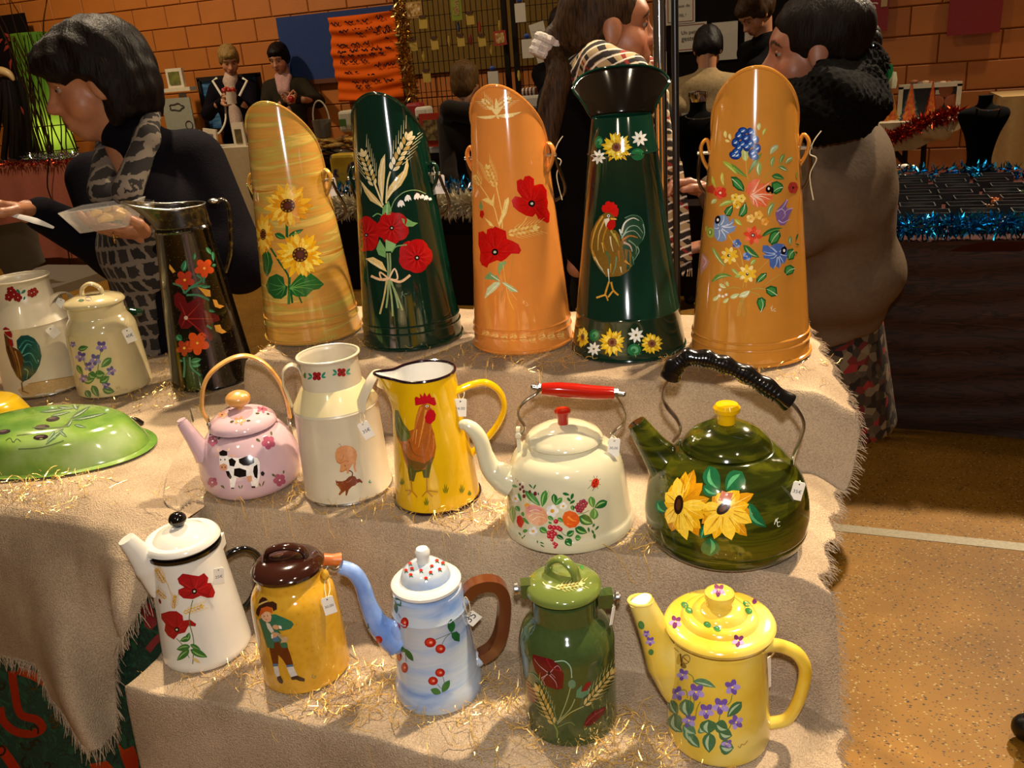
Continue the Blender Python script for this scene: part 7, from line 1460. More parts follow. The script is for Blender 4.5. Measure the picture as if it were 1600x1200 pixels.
p6.wear('hood', [('c', J(702,172, D6 - .1), J(740,178, D6 - .12),.06,.07),('c', J(702,172, D6 - .1), J(700,185, D6 + .06),.055,.06)], cloth_mat('dark_parka', '#1e1610',.1),.012,.03)
D7 = 5.1
p7 = simple('dark-haired woman in oatmeal sweater bending over a table, back to us', J(1106,78, D7), VIEWH + RIGHTV * .3,1.0, SHORT + [('e', (0,-.05,-.03),(.074,.060,.06))], SHORTCUT, m_hblack, cloth_mat('oatmeal_knit', '#8f7a58'),(J(1062,170, D7), J(1050,205, D7 + .3)),(J(1140,160, D7), J(1150,200, D7 + .3)), pitch=.75, lean=.16, w=.22)
p8 = simple('curly-haired person in black leaning down by the dark notice panel', J(1180,22,5.1), LEFTV * .8 + TOCAM * .3,1.0, SHORT + [('e', (.05,-.05,.05),(.06,.05,.06)),('e', (-.05,.0,.09),(.06,.05,.05)),('e', (0,-.09,.0),(.07,.06,.06))], SHORTCUT, m_hbrown, m_blackc, (J(1180,110,5.0), J(1165,160,4.95)),(J(1215,110,5.2), J(1200,160,5.1)), pitch=.7, lean=.16)
p9 = simple('dark long-haired woman half hidden behind the ponytailed woman', J(884,46,5.4), TOCAM + RIGHTV * .2,1.05, BOB + [('c', (.07,-.02,-.05),(.085,0,-.2),.035,.03),('c', (-.07,-.02,-.05),(-.085,0,-.2),.035,.03)], BOBCUT, m_hblack, m_blackc, (J(922,140,5.4), J(925,190,5.3)),(J(856,140,5.4), J(862,190,5.3)), pitch=.1)
# ================================================================== THE FAR STALLS
def wr(x0, y0, x1, y1, Y):
    a, b = ony(x0, y0, Y), ony(x1, y1, Y); return a[0], b[2], b[0], a[2]      # X0, Z0, X1, Z1
def card(name, px, Y, mat, label=None, cat=None, t=.006, parent=None, group=None, rot=0.0, frame=None, inner=None, kind=None, grow=None):
    X0, Z0, X1, Z1 = wr(*px, Y); c = np.array([(X0 + X1) / 2, Y, (Z0 + Z1) / 2]); W, H = X1 - X0, Z1 - Z0
    M = np.array([[math.cos(rot),0, math.sin(rot)],[0,1,0],[-math.sin(rot),0, math.cos(rot)]])
    o = MB().box(c, (W, t, H), M=M).build(name, mat, parent, None if parent else c, smooth=False)
    if label: tag(o, label, cat, group, kind)
    o_c = (c, W, H, M); o_f = None
    if inner is not None:
        k, im = inner; MB().box(c + np.array([0,-t * .6,0]),(W * k, t * .4, H * k), M=M).build('picture', im, o, smooth=False)
    if frame is not None:
        fw, fm = frame
        for dx, dz, w, h in ((0, H / 2, W + fw, fw),(0,-H / 2, W + fw, fw),(-W / 2,0, fw, H),(W / 2,0, fw, H)): MB().box(c + M @ np.array([dx, -t * .5, dz]),(w, t * 1.6, h), M=M).build('frame_bar', fm, o, smooth=False)
    return o, c, W, H, M
def scribble(o, c, W, H, M, rows, mat, t, amp=.012, wd=.0035, name='handwriting', seed=1, x0=.1, x1=.9):
    g = np.random.default_rng(seed)
    for i, (fy, a, b) in enumerate(rows):
        x = np.arange(a, b, .012 / W); p = [c + M @ np.array([(q - .5) * W, -t, (.5 - fy) * H + amp * (math.sin(k * 1.9) * .5 + g.normal(0,.35))]) for k, q in enumerate(x)]
        words = []; k = 0
        while k < len(p):
            n = int(g.integers(5,11)); words.append(p[k:k + n]); k += n + 2
        mb = MB()
        for w_ in words:
            if len(w_) > 2: mb.sweep(np.array(w_), wd, .0008,(0,1,0),4)
        if mb.v: tag(mb.build(name, mat, o), kind='stuff')
def tinsel(name, path, rad, n, mat, label, L=.03, w=.0016, seed=2, cat='tinsel', flat=1.0, parent=None):
    g = np.random.default_rng(seed); p = catmull(path, 10) if len(path) > 2 else np.array(path); s = np.concatenate([[0], np.cumsum(np.linalg.norm(np.diff(p, axis=0), axis=1))]); V = []; F = []
    for q in g.uniform(0, s[-1], n):
        c = np.array([np.interp(q, s, p[:, k]) for k in range(3)]); d = nz(g.normal(0,1,3) * np.array([1,1, flat])); c = c + d * rad * g.random() ** .6 * .7; e = nz(g.normal(0,1,3)); a = nz(np.cross(d, e)) * w; m = c + d * L * .5; k = len(V)
        V += [c - a, c + a, m + a * 1.3 + e * L * .1, m - a * 1.3 + e * L * .1, c + d * L + e * L * .25]; F += [(k, k + 1, k + 2, k + 3),(k + 3, k + 2, k + 4)]
    o = mk(name, V, F, mat, parent, None if parent else p.mean(0), smooth=False)
    return tag(o, label, cat if label else None, kind='stuff')
m_paper = P('white_paper', '#cfc6b4',.8, var=.03); m_darkwood = P('dark_frame', '#120c0a',.5); m_whiteframe = P('white_frame', '#cdbfa4',.6)
m_silver = P('silver_tinsel', '#d0cdd2',.2,1.0); m_goldt = P('gold_tinsel_mat', '#d8b060',.22,1.0); m_bluet = P('blue_tinsel_mat', '#1f8fc0',.22,1.0); m_redt = P('red_tinsel_mat', '#a83a20',.3,1.0)
# wall: blue board, orange poster, tan board, red posters
o, c, W, H, M = card('notice_board', (432,28,640,112),7.26, P('blue_board', '#2c3c66',.7, var=.05), 'blue notice board behind the handwritten orange poster', 'notice board',.03)
MB().box(c + np.array([0,-.005,-H / 2 - .02]),(W, .035,.04)).build('bottom_rail', P('brown_rail', '#5a2c10',.6), o, smooth=False)
X0, Z0, X1, Z1 = wr(510,28,632,152,7.2); U, V_ = np.meshgrid(np.linspace(0,1,30), np.linspace(0,1,60), indexing='ij')
pv_ = np.stack([X0 + (X1 - X0) * U + .01 * np.sin(V_ * 9),7.215 - .010 * np.sin(V_ * 46 + 1.5 * np.sin(U * 4)) - .008 * np.sin(V_ * 23 + U * 3), Z0 + (Z1 - Z0) * V_],-1).reshape(-1,3)
po = mk('handwritten_poster', pv_, grid_faces(30,60), P('orange_paper', '#d0570f',.7, var=.06, scale=8), loc=(X0,7.2, Z0), sharp=None); mod = po.modifiers.new('t', 'SOLIDIFY'); mod.thickness = .001; tag(po, 'creased orange paper poster with handwritten lines pinned on the blue board', 'poster')
scribble(po, np.array([(X0 + X1) / 2,7.20,(Z0 + Z1) / 2]), X1 - X0, Z1 - Z0, np.eye(3),[(.08,.05,.18),(.075,.26,.48),(.07,.52,.62),(.06,.72,.88),(.17,.16,.95),(.22,.40,.55),(.22,.66,.93),(.33,.10,.60),(.30,.82,.88),(.41,.10,.97),(.46,.12,.78),(.53,.12,.55),(.60,.62,.95),(.66,.16,.36),(.71,.50,.62),(.78,.25,.90),(.84,.30,.56)], P('marker', '#1c1420',.8),.001,.018,.006)
card('wall_panel', (628,0,905,96),7.27, P('tan_board', '#6e5426',.8), 'tan board on the wall behind the wire grid', 'wall panel',.02)
o, c, W, H, M = card('red_poster', (1488,-40,1562,50),7.24, P('red_card', '#7a0a0c',.6), 'plain dark red poster on the block wall at upper right', 'poster',.02)
o, c, W, H, M = card('red_poster', (1354,-40,1386,48),7.24, P('red_card', '#7a0a0c',.6), 'red poster with faint white writing behind the fur-collared woman', 'poster',.02)
scribble(o, c, W, H, M, [(.50,.1,.8),(.58,.1,.7),(.66,.2,.8),(.72,.1,.85),(.80,.1,.7)], m_paper, .012,.012,.004, seed=4)
card('wall_plate', (1378,-14,1386,10),7.24, P('beige_plate', '#a88a58',.5), 'small beige plate above the red poster on the wall', 'wall plate',.03)
# wire grid with notes
gr = empty('wire_grid_stand', (-2.6,6.2,0), 'dark wire grid display stand hung with note cards', 'display stand'); m_iron = P('iron', '#1c140e',.5,.6)
GY = 6.2; gx = [ony(619,0, GY)[0], ony(786,0, GY)[0], ony(801,0, GY)[0], ony(905,0, GY)[0]]
for x in gx: MB().box((x, GY, 1.25),(.035,.035,2.5)).build('post', m_iron, gr, smooth=False)
for a, b in ((gx[0], gx[1]),(gx[2], gx[3])):
    mb = MB()
    for x in np.arange(a + .04, b - .01,.042): mb.box((x, GY, 1.6),(.0045,.0045,1.8))
    for z in np.arange(.75,2.5,.105): mb.box(((a + b) / 2, GY - .004, z),(b - a, .0045,.0045))
    tag(mb.build('wire_mesh', m_iron, gr, smooth=False), kind='stuff')
m_note = P('yellow_note', '#b79a48',.8, var=.05)
NL = [((654,28,669,44), 'top left, below the picture card'),((728,22,742,38), 'upper right of the green card'),((639,64,653,79), 'far left beside the gold garland'),((673,61,686,77), 'second from the gold garland'),((714,57,727,72), 'under the dark hanging toy'),((747,57,760,72), 'left of the red card'),((660,112,674,128), 'lowest one, left of the child')]
for i, (px, lab) in enumerate(NL):
    o, c, W, H, M = card('note_card', px, GY - .04, m_note, 'yellow note card on the wire grid, ' + lab, 'note card',.006, group='yellow note cards on the wire grid', rot=random.uniform(-.1,.1))
    mb = MB(); mb.box(c + np.array([0,-.004, H / 2 + .006]),(W * .8,.012,.02)); mb.build('clip', P('clip_brown', '#4a2a18',.5), o, smooth=False)
for i, (px, lab) in enumerate((((804,6,822,34), 'white note pad at the top of the right wire grid'),((815,62,834,90), 'white note pad with blue clip on the right wire grid'),((762,112,780,134), 'white note pad hanging above the orange scuttle'))):
    o, c, W, H, M = card('note_pad', px, GY - .05, m_paper, lab, 'note pad',.012)
    mb = MB(); mb.ball(c + np.array([0,-.004, H / 2 + .02]),(W * .28,.010,.018),10,7); mb.build('clip', P('clip_blue', '#23408a',.4), o)
for px, lab, r_ in (((831,36,858,96), 'large tilted white sheet of paper clipped to the right wire grid',-.2),((862,30,884,66), 'pale yellow sheet clipped beside the dark-haired woman',.1)):
    o, c, W, H, M = card('paper_sheet', px, GY - .06, m_paper if 'white' in lab else m_note, lab, 'paper',.003, rot=r_); scribble(o, c, W, H, M, [(.2 + .08 * k, .1,.8) for k in range(8)], P('pencil', '#9a9080',.8),.002,.006,.0012, seed=7)
card('picture_card', (634,4,661,27), GY - .04, P('card_tan', '#a8864a',.7), 'small tan picture card at the top left of the wire grid', 'card',.006, inner=(.8, ramp_mat('card_print', [(.3,'#5a2010'),(.5,'#b88a3a'),(.7,'#d8c8a0')],(1,1,1),40,3, rough=.6, coat=0)))
card('greeting_card', (703,-6,723,31), GY - .04, P('green_card', '#7f8a34',.7), 'green greeting card hanging on the wire grid', 'card',.006, inner=(.6, ramp_mat('card_print2', [(.4,'#8a3a1a'),(.6,'#8a9a40')],(1,1,3),60,3, rough=.6, coat=0)))
card('red_card', (771,49,792,70), GY - .05, P('card_red', '#a02c14',.6), 'red greeting card on the post of the wire grid', 'card',.006, inner=(.7, MATS['card_print']), rot=-.05)
for i, (x, y, cc, lab) in enumerate(((716,42,'#3a4048', 'dark toy hanging on the wire grid above a yellow note'),(749,42,'#a83a14', 'orange tassel hanging on the wire grid'),(781,40,'#b08a1c', 'yellow peg on the wire grid post'),(735,62,'#8e2018', 'red peg between two yellow notes'),(702,64,'#a8842a', 'ochre peg on the wire grid'),(768,78,'#b0902c', 'yellow peg above the white note pad'),(662,88,'#b8982c', 'yellow peg above the lowest note'),(811,118,'#c8a83a', 'gold star peg low on the right wire grid'))):
    q = ony(x, y, GY - .014); mb = MB(); mb.sweep([q - UP * .035, q, q + UP * .035],[.008,.014,.007], seg=8); tag(mb.build('hanging_peg', P('peg_' + cc[1:], cc, .6), loc=q), lab, 'decoration')
tinsel('tinsel_garland', [ony(621,0, GY - .03), ony(630,50, GY - .03), ony(634,100, GY - .03), ony(643,150, GY - .03)],.05,900, m_goldt, 'gold tinsel garland wound on the left post of the wire grid',.05,.004)
# picture corner at left: framed pictures, easel shelf, cloud drawing, seascape, table with white cloth
PY = 7.0
card('framed_picture', (205,104,238,148), WALLY - .025, m_whiteframe, 'dark-framed picture with white mount half hidden by the woman', 'picture',.02, frame=(.03, m_darkwood), inner=(.55, P('pic_grey', '#4a4a3c',.6)), rot=-.05)
ez = empty('display_easel', (ony(283,200, PY)[0], PY, 0), 'white display easel with a shelf for a small framed picture', 'easel')
X0, Z0, X1, Z1 = wr(253,137,303,143, PY); MB().box(((X0 + X1) / 2, PY, (Z0 + Z1) / 2),(X1 - X0,.10,.035)).build('shelf', m_whiteframe, ez, smooth=False); MB().box(((X0 + X1) / 2, PY + .05, Z0 / 2),(.07,.03, Z0)).build('upright', m_whiteframe, ez, smooth=False)
MB().box(((X0 + X1) / 2, PY + .05,.02),(.4,.4,.04)).build('foot', m_whiteframe, ez, smooth=False)
card('framed_picture', (259,108,290,136), PY, m_whiteframe, 'small white-framed green picture standing on the easel shelf', 'picture',.03, inner=(.66, ramp_mat('pic_green', [(.3,'#4a4a1c'),(.7,'#7a7a34')],(1,1,1),20,3, rough=.6, coat=0)))
o, c, W, H, M = card('cloud_drawing', (252,155,306,202), PY - .08, P('drawing_paper', '#8f8d7c',.8), 'pale board with a drawn cloud below the easel shelf', 'drawing',.012)
cl = [c + np.array([W * (.0 + .24 * math.cos(a) * (1 + .12 * math.cos(5 * a))),-.01, H * (.22 + .10 * math.sin(a) * (1 + .15 * math.cos(5 * a)))]) for a in np.linspace(0,2 * math.pi, 50, endpoint=False)]
mb = MB(); mb.sweep(cl, .006,.001,(0,1,0),6, False, True); mb.build('drawn_cloud', P('charcoal', '#3a342a',.8), o)
mb = MB(); mb.sweep([c + np.array([W * (.32 + .12 * math.cos(a)),-.01, H * (-.36 + .13 * math.sin(a))]) for a in np.linspace(0,2 * math.pi, 30, endpoint=False)],.005,.001,(0,1,0),6, False, True); mb.build('drawn_circle', MATS['charcoal'], o)
card('seascape_painting', (313,124,418,198),7.15, ramp_mat('sea_blue', [(.3,'#1c3a5c'),(.5,'#2f5f88'),(.7,'#5a86a0')],(1,1,5),8,5, rough=.6, coat=0), 'blue seascape painting in black frame behind the two women', 'painting',.03, frame=(.035, m_darkwood))
wt = empty('picture_table', (ony(330,300,6.4)[0],6.4,0), 'table with white cloth holding small framed pictures', 'table')
X0, Z0, X1, Z1 = wr(230,240,392,244,6.2)
MB().box(((X0 + X1) / 2,6.4, Z1),(X1 - X0,.4,.03)).build('table_top', m_whiteframe, wt, smooth=False)
xs = np.linspace(X0, X1,80); zs = np.linspace(Z1 - .75, Z1 + .015,12); U, V_ = np.meshgrid(xs, zs, indexing='ij')
mk('tablecloth', np.stack([U, 6.19 - .02 * np.sin(U * 26) * (Z1 - V_), V_],-1).reshape(-1,3), grid_faces(80,12), P('white_linen', '#a89472',.85, var=.05), wt, sharp=None)
for x in (X0 + .06, X1 - .06):
    for y in (6.26,6.55): MB().box((x, y, Z1 / 2),(.04,.04, Z1)).build('leg', m_whiteframe, wt, smooth=False)
for i, (px, lab, r_) in enumerate((((301,203,316,231), 'leaning white-framed card nearest the cloud drawing',.12),((316,202,342,232), 'white-framed purple print leaning in the middle of the table',.15),((361,192,387,233), 'white-framed print of a red flower on the white table',.0))):
    card('framed_print', px, 6.32, m_whiteframe, lab, 'picture',.02, inner=(.52, P('print_%d' % i, ('#4a5a6a', '#6a5a6a', '#5a4a20')[i],.6, var=.4, scale=30)), rot=r_)
# pink-draped stall with lamp and driftwood at the far left
LY = 6.1; X0, Z0, X1, Z1 = wr(-60,262,132,254, LY)
ps = empty('pink_stall', ((X0 + X1) / 2, LY, 0), 'stall table draped in pink cloth at the far left', 'table'); ztop = ony(60,253, LY)[2]
MB().box(((X0 + X1) / 2, LY + .4, ztop - .02),(X1 - X0,.8,.04)).build('table_top', m_darkwood, ps, smooth=False)
xs = np.linspace(X0, X1,90); zs = np.linspace(.12, ztop + .004,20); U, V_ = np.meshgrid(xs, zs, indexing='ij')
mk('tablecloth', np.stack([U, LY - .015 - .02 * np.sin(U * 19) * (ztop - V_), V_],-1).reshape(-1,3), grid_faces(90,20), P('pink_cloth', '#9a5a48',.85), ps, sharp=None)
for x in (X0 + .1, X1 - .1): MB().box((x, LY + .5, ztop / 2),(.05,.05, ztop)).build('leg', m_darkwood, ps, smooth=False)
lp = empty('twig_lamp', onz(95,232, ztop) * 0 + np.array([ony(90,230, LY + .25)[0], LY + .25, ztop]), 'glowing green lantern wrapped in brown twigs', 'lamp'); b0 = np.array(lp.location)
tw, hh = .17, ony(60,50, LY + .25)[2] - ztop
sh = np.stack([np.array([b0[0] + (tw * (1.0 + .10 * math.sin(t * 3)) + .0) * math.cos(a), b0[1] + tw * .8 * math.sin(a), b0[2] + hh * t]) for t in np.linspace(0,1,20) for a in np.linspace(0,2 * math.pi, 40, endpoint=False)])
m_lamp = bpy.data.materials.new('lamp_shade_green'); m_lamp.use_nodes = True; _n = m_lamp.node_tree.nodes['Principled BSDF']; _n.inputs['Base Color'].default_value = lin('#3f8a1c'); _n.inputs['Roughness'].default_value = .7; _n.inputs['Transmission Weight'].default_value = .0; _n.inputs['Subsurface Weight'].default_value = 0
_tr = m_lamp.node_tree.nodes.new('ShaderNodeBsdfTranslucent'); _tr.inputs[0].default_value = lin('#a8c850'); _mx = m_lamp.node_tree.nodes.new('ShaderNodeMixShader'); _mx.inputs[0].default_value = .6
m_lamp.node_tree.links.new(_n.outputs[0], _mx.inputs[1]); m_lamp.node_tree.links.new(_tr.outputs[0], _mx.inputs[2]); m_lamp.node_tree.links.new(_mx.outputs[0], m_lamp.node_tree.nodes['Material Output'].inputs[0])
mk('shade', sh, [(i * 40 + j, i * 40 + (j + 1) % 40,(i + 1) * 40 + (j + 1) % 40,(i + 1) * 40 + j) for i in range(19) for j in range(40)], m_lamp, lp, sharp=None)
mb = MB(); mb.ball(b0 + np.array([0,-.02, hh * .22]),.045,14,10); mb.build('bulb', P('bulb_glow', '#fff2c0',.4, emit='#ffe9a8', estr=14), lp)
_l = bpy.data.lights.new('lamp_bulb_light', 'POINT'); _l.energy = 7; _l.color = (1,.9,.5); _l.shadow_soft_size = .05; _lo = bpy.data.objects.new('lamp_bulb_light', _l); COL.objects.link(_lo); _lo.location = b0 + np.array([0,-.02, hh * .22]) * 1
m_twig = P('twig', '#2a1a0c',.8); g = np.random.default_rng(11)
for i in range(26):
    a = g.uniform(math.pi * 1.0, math.pi * 2.0); pts = []
    for t in np.linspace(0,1.0 if i % 4 else 1.45,9): aa = a + .25 * math.sin(t * 5 + i); r_ = tw * 1.12 + .02 * math.sin(t * 9 + i) + max(0, t - 1) * .35; pts.append(b0 + np.array([r_ * math.cos(aa), r_ * .82 * math.sin(aa), hh * t * .98]))
    mb = MB(); mb.sweep(catmull(pts, 3),[.007,.006,.003], seg=5); mb.build('twig', m_twig, lp)
mb = MB(); q = ony(42,200, LY + .1); 
for t in (.15,.55): mb.sweep([b0 + np.array([tw * 1.16 * math.cos(a), tw * .95 * math.sin(a), hh * t * .5]) for a in np.linspace(0,2 * math.pi, 30, endpoint=False)],.005, None, (0,0,1),5, False, True)
mb.build('binding', m_twig, lp)
o, c, W, H, M = card('black_banner', (-40,30,96,250),7.15, P('banner_black', '#120c0c',.8), 'black banner with red leaf motifs behind the green lantern', 'banner',.02)
g = np.random.default_rng(5)
for i in range(22):
    q = c + np.array([g.uniform(-.1,.36) * W, -.015, g.uniform(-.4,.38) * H]); mb = MB(); a = g.uniform(0,6.28); dr = np.array([math.cos(a),0, math.sin(a)]) * .06; mb.sweep(catmull([q - dr, q + np.array([0,-.005,.01]), q + dr],3),[.004,.018,.004],[.003] * 3,(0,1,0),6); mb.build('red_motif', P('banner_red', '#8e2a1c',.6), o)
sw = empty('driftwood_stand', (ony(20,250, LY + .12)[0], LY + .12, ztop), 'dark many-legged wooden sculpture with pale top at the far left', 'sculpture'); s0 = np.array(sw.location)
for x0, y0, x1, y1 in ((8,125,6,248),(20,128,28,248),(2,130,-14,248),(32,120,48,248),(14,125,18,246)):
    mb = MB(); mb.sweep(catmull([ony(x0, y0, LY + .12), ony((x0 + x1) / 2 + 4,(y0 + y1) / 2, LY + .1), ony(x1, y1, LY + .12)],5),[.035,.028,.03], seg=8); mb.build('leg', P('ebony', '#0d0908',.35), sw)
mb = MB(); mb.sweep(catmull([ony(-20,122, LY + .1), ony(0,112, LY + .1), ony(14,116, LY + .1), ony(22,126, LY + .1)],5),[.05,.045,.035,.012], seg=10); mb.build('pale_top', P('pale_wood', '#a88a58',.5), sw)
tinsel('tinsel_pile', [np.array([ony(45,246, LY + .1)[0], LY + .08, ztop + .02]), np.array([ony(90,246, LY + .1)[0], LY + .08, ztop + .02]), np.array([ony(128,244, LY + .1)[0], LY + .08, ztop + .02])],.05,500, m_silver, 'silver tinsel heaped along the front of the pink stall',.05,.004,6)
tinsel('tinsel_edge', [np.array([X0, LY - .03, ztop]), np.array([ony(60,253, LY)[0], LY - .03, ztop]), np.array([X1, LY - .03, ztop])],.02,500, m_redt, 'thin red tinsel edging the pink stall top',.03,.004,8)
mb = MB(); mb.sweep(catmull([ony(76,250, LY - .06), ony(74,285, LY - .06), ony(78,305, LY - .06), ony(100,360, LY - .06), ony(112,430, LY - .06)],8),.006, seg=6); tag(mb.build('cable', m_iron), 'black cable hanging down the pink cloth', 'cable')
# wooden chair and box in front of it, lower left
ch = empty('wooden_chair', onz(40,470,.0), 'plain wooden chair behind the rooster milk can', 'chair'); m_chair = P('chair_wood', '#5a4a34',.5)
D_ = 3.4
mb = MB(); mb.sweep(catmull([J(18,350, D_), J(25,385, D_), J(42,424, D_)],5),[.10,.10,.09],[.012] * 3, TOCAM, 10); mb.build('backrest', m_chair, ch)
q = J(40,432, D_); zc = q[2]
MB().box(q + np.array([.05,.05,-.03]),(.42,.40,.035)).build('seat', m_chair, ch, smooth=False)
for dx in (-.13,.22):
    for dy in (-.12,.22): MB().box((q[0] + dx, q[1] + dy, (zc - .04) / 2),(.035,.035, zc - .04)).build('leg', m_chair, ch, smooth=False)
# central stall with dark cloth and white fluffy trim
CYF = 4.5; zt = .78
cs = empty('central_stall', (-2.0, CYF, 0), 'central stall table draped in dark brown cloth', 'table'); m_dk = P('dark_brown_cloth', '#170d09',.85)
X0, X1 = ony(470,330, CYF)[0], ony(1140,320, CYF)[0]
MB().box(((X0 + X1) / 2, CYF + .4, zt - .02),(X1 - X0,.8,.04)).build('table_top', m_dk, cs, smooth=False)
xs = np.linspace(X0, X1,160); zs = np.linspace(.30, zt + .003,16); U, V_ = np.meshgrid(xs, zs, indexing='ij')
mk('tablecloth', np.stack([U, CYF - .012 - .03 * np.sin(U * 12) * (zt - V_), V_],-1).reshape(-1,3), grid_faces(160,16), m_dk, cs, sharp=None)
for x in (X0 + .1,(X0 + X1) / 2, X1 - .1):
    for y in (CYF + .06, CYF + .72): MB().box((x, y, zt / 2 - .02),(.04,.04, zt - .04)).build('leg', m_iron, cs, smooth=False)
MB().box((ony(690,378, CYF - .02)[0], CYF - .03, ony(690,420, CYF)[2]),(.62,.02,.42)).build('front_panel', P('panel_brown', '#1e130d',.7), cs, smooth=False)
tinsel('fluffy_garland', [np.array([X0, CYF - .02, zt + .035]), np.array([(X0 + X1) / 2 - .3, CYF - .03, zt + .035]), np.array([ony(790,310, CYF)[0], CYF - .02, zt + .035])],.075,5200, P('white_fluff', '#c8bc9c',.8), 'white fluffy garland along the front of the central stall',.05,.004,12, 'garland')
tinsel('tinsel_garland', [np.array([ony(505,312, CYF + .1)[0], CYF + .06, zt + .09]), np.array([ony(560,300, CYF + .1)[0], CYF + .08, zt + .12]), np.array([ony(640,310, CYF + .1)[0], CYF + .08, zt + .09]), np.array([ony(740,288, CYF + .1)[0], CYF + .1, zt + .11])],.05,700, m_bluet, 'blue and silver tinsel on the central stall behind the scuttles',.05,.005,13)
tinsel('tinsel_garland', [np.array([ony(540,305, CYF + .1)[0], CYF + .04, zt + .09]), np.array([ony(740,300, CYF + .1)[0], CYF + .06, zt + .09])],.05,500, m_silver, 'silver tinsel mixed into the white fluffy garland',.05,.005,14)
m_foil = ramp_mat('foil_print', [(.3,'#3a2a14'),(.45,'#8a5a1c'),(.55,'#c8a050'),(.7,'#5a4a38')],(1,1,2),14,4, rough=.25, coat=.3)
def item(name, px, Y, mat, label, cat, depth=.12):
    X0, Z0, X1, Z1 = wr(*px, Y); mb = MB(); mb.box(((X0 + X1) / 2, Y + depth / 2,(Z0 + Z1) / 2),(X1 - X0, depth, Z1 - Z0)); o = mb.build(name, mat, loc=((X0 + X1) / 2, Y, Z0), smooth=False)
    mod = o.modifiers.new('b', 'BEVEL'); mod.width = min(.02, depth * .2); mod.segments = 2; return tag(o, label, cat)
# back row of the central stall stands on a raised shelf
RY = 5.5; zsh = ony(530,245, RY)[2]
bt = empty('raised_shelf', (ony(580,250, RY)[0], RY, 0), 'raised dark shelf behind the central stall carrying packets', 'shelf'); X0, X1 = ony(478,245, RY)[0], ony(700,245, RY)[0]
MB().box(((X0 + X1) / 2, RY + .08, zsh - .02),(X1 - X0,.26,.04)).build('board', m_dk, bt, smooth=False)
for x in (X0 + .05, X1 - .05): MB().box((x, RY + .08, zsh / 2 - .02),(.05,.24, zsh - .04)).build('side', m_dk, bt, smooth=False)
g = np.random.default_rng(9)
for i in range(9):
    x = 492 + i * 8 + g.uniform(-3,3); y = 236 - (i % 3) * 9; q = ony(x, y, RY + .05 + .05 * (i % 2)); mb = MB(); mb.ball(q, (.10,.06,.022),10,7, M=np.array([[math.cos(a_ := g.uniform(-.3,.3)),0, math.sin(a_)],[0,1,0],[-math.sin(a_),0, math.cos(a_)]]))
    tag(mb.build('foil_packet', m_foil if i % 3 else P('silver_foil', '#a8a090',.2,.9), loc=q), 'shiny foil packet in the heap on the raised shelf', 'packet', 'foil packets heaped on the raised shelf')
bx = item('toiletry_box', (526,174,552,206), RY + .02, P('box_white', '#b8ae94',.6), 'white box with green label beside the green scuttle', 'box',.16); q = ony(535,192, RY); MB().box(q + np.array([0,.004,0]),(.055,.004,.05)).build('green_label', P('label_green', '#3a5a1c',.6), bx, smooth=False)
bk = empty('small_basket', ony(506,216, RY + .02), 'small grey pail with wire handle on the raised shelf', 'pail'); q = ony(506,214, RY + .05); mb = MB(); mb.lathe(q, [(0,0),(.055,0),(.068,.12),(.062,.12),(.05,.01),(0,.01)],20); mb.build('body', P('pail_grey', '#6a6252',.4,.3), bk); mb = MB(); mb.sweep([q + np.array([.066 * math.cos(a),0,.12 + .13 * math.sin(a)]) for a in np.linspace(0, math.pi, 16)],.006, seg=6); mb.build('handle', P('wire_pale', '#b0a488',.4), bk)
item('gift_bag', (512,242,560,305), CYF + .12, ramp_mat('bag_print', [(.35,'#a8861c'),(.5,'#c0a030'),(.56,'#2a2450'),(.7,'#1c1838')],(1,1,1),7,3, rough=.3, coat=.3), 'yellow and blue printed gift bag on the central stall', 'bag',.12)
card('framed_picture', (655,178,695,228), RY - .05, P('red_frame', '#a8280f',.5), 'red-framed picture of brown ornaments leaning on the raised shelf', 'picture',.03, inner=(.62, ramp_mat('pic_brown', [(.35,'#8a7a44'),(.5,'#4a2a10'),(.65,'#a08a50')],(1,1,1),16,3, rough=.5, coat=0)))
zk = ony(657,186, RY + .28)[2]; kt = empty('back_table', (ony(740,180, RY)[0], RY + .4,0), 'low back table carrying boxes behind the orange scuttle', 'table'); X0, X1 = ony(622,188, RY + .1)[0], ony(875,168, RY + .1)[0]
MB().box(((X0 + X1) / 2, RY + .42, zk - .022),(X1 - X0,.36,.04)).build('table_top', m_dk, kt, smooth=False)
for x in (X0 + .05, X1 - .05): MB().box((x, RY + .42, zk / 2 - .02),(.05,.34, zk - .04)).build('leg', m_dk, kt, smooth=False)
item('red_box', (632,162,656,187), RY + .30, P('box_red', '#8e1c1c',.5), 'red box behind the green scuttle on the raised shelf', 'box'); item('paper_box', (646,168,668,185), RY + .28, m_paper, 'open white paper box beside the red-framed picture', 'box')
item('white_box', (655,228,700,242), RY - .02, m_paper, 'flat white box under the red-framed picture', 'box'); item('white_crate', (812,150,862,169), RY + .28, m_paper, 'white crate holding striped goods beside the orange scuttle', 'crate')
item('striped_packet', (812,138,838,150), RY + .29, ramp_mat('stripes', [(.45,'#5a1410'),(.55,'#c8b8a0')],(1,0,1),12,0, rough=.4, coat=.2, kind='wave'), 'red and white striped packet in the white crate', 'packet'); item('yellow_packet', (842,120,862,150), RY + .29, P('packet_yellow', '#c08a1c',.4), 'yellow packet standing in the white crate', 'packet')
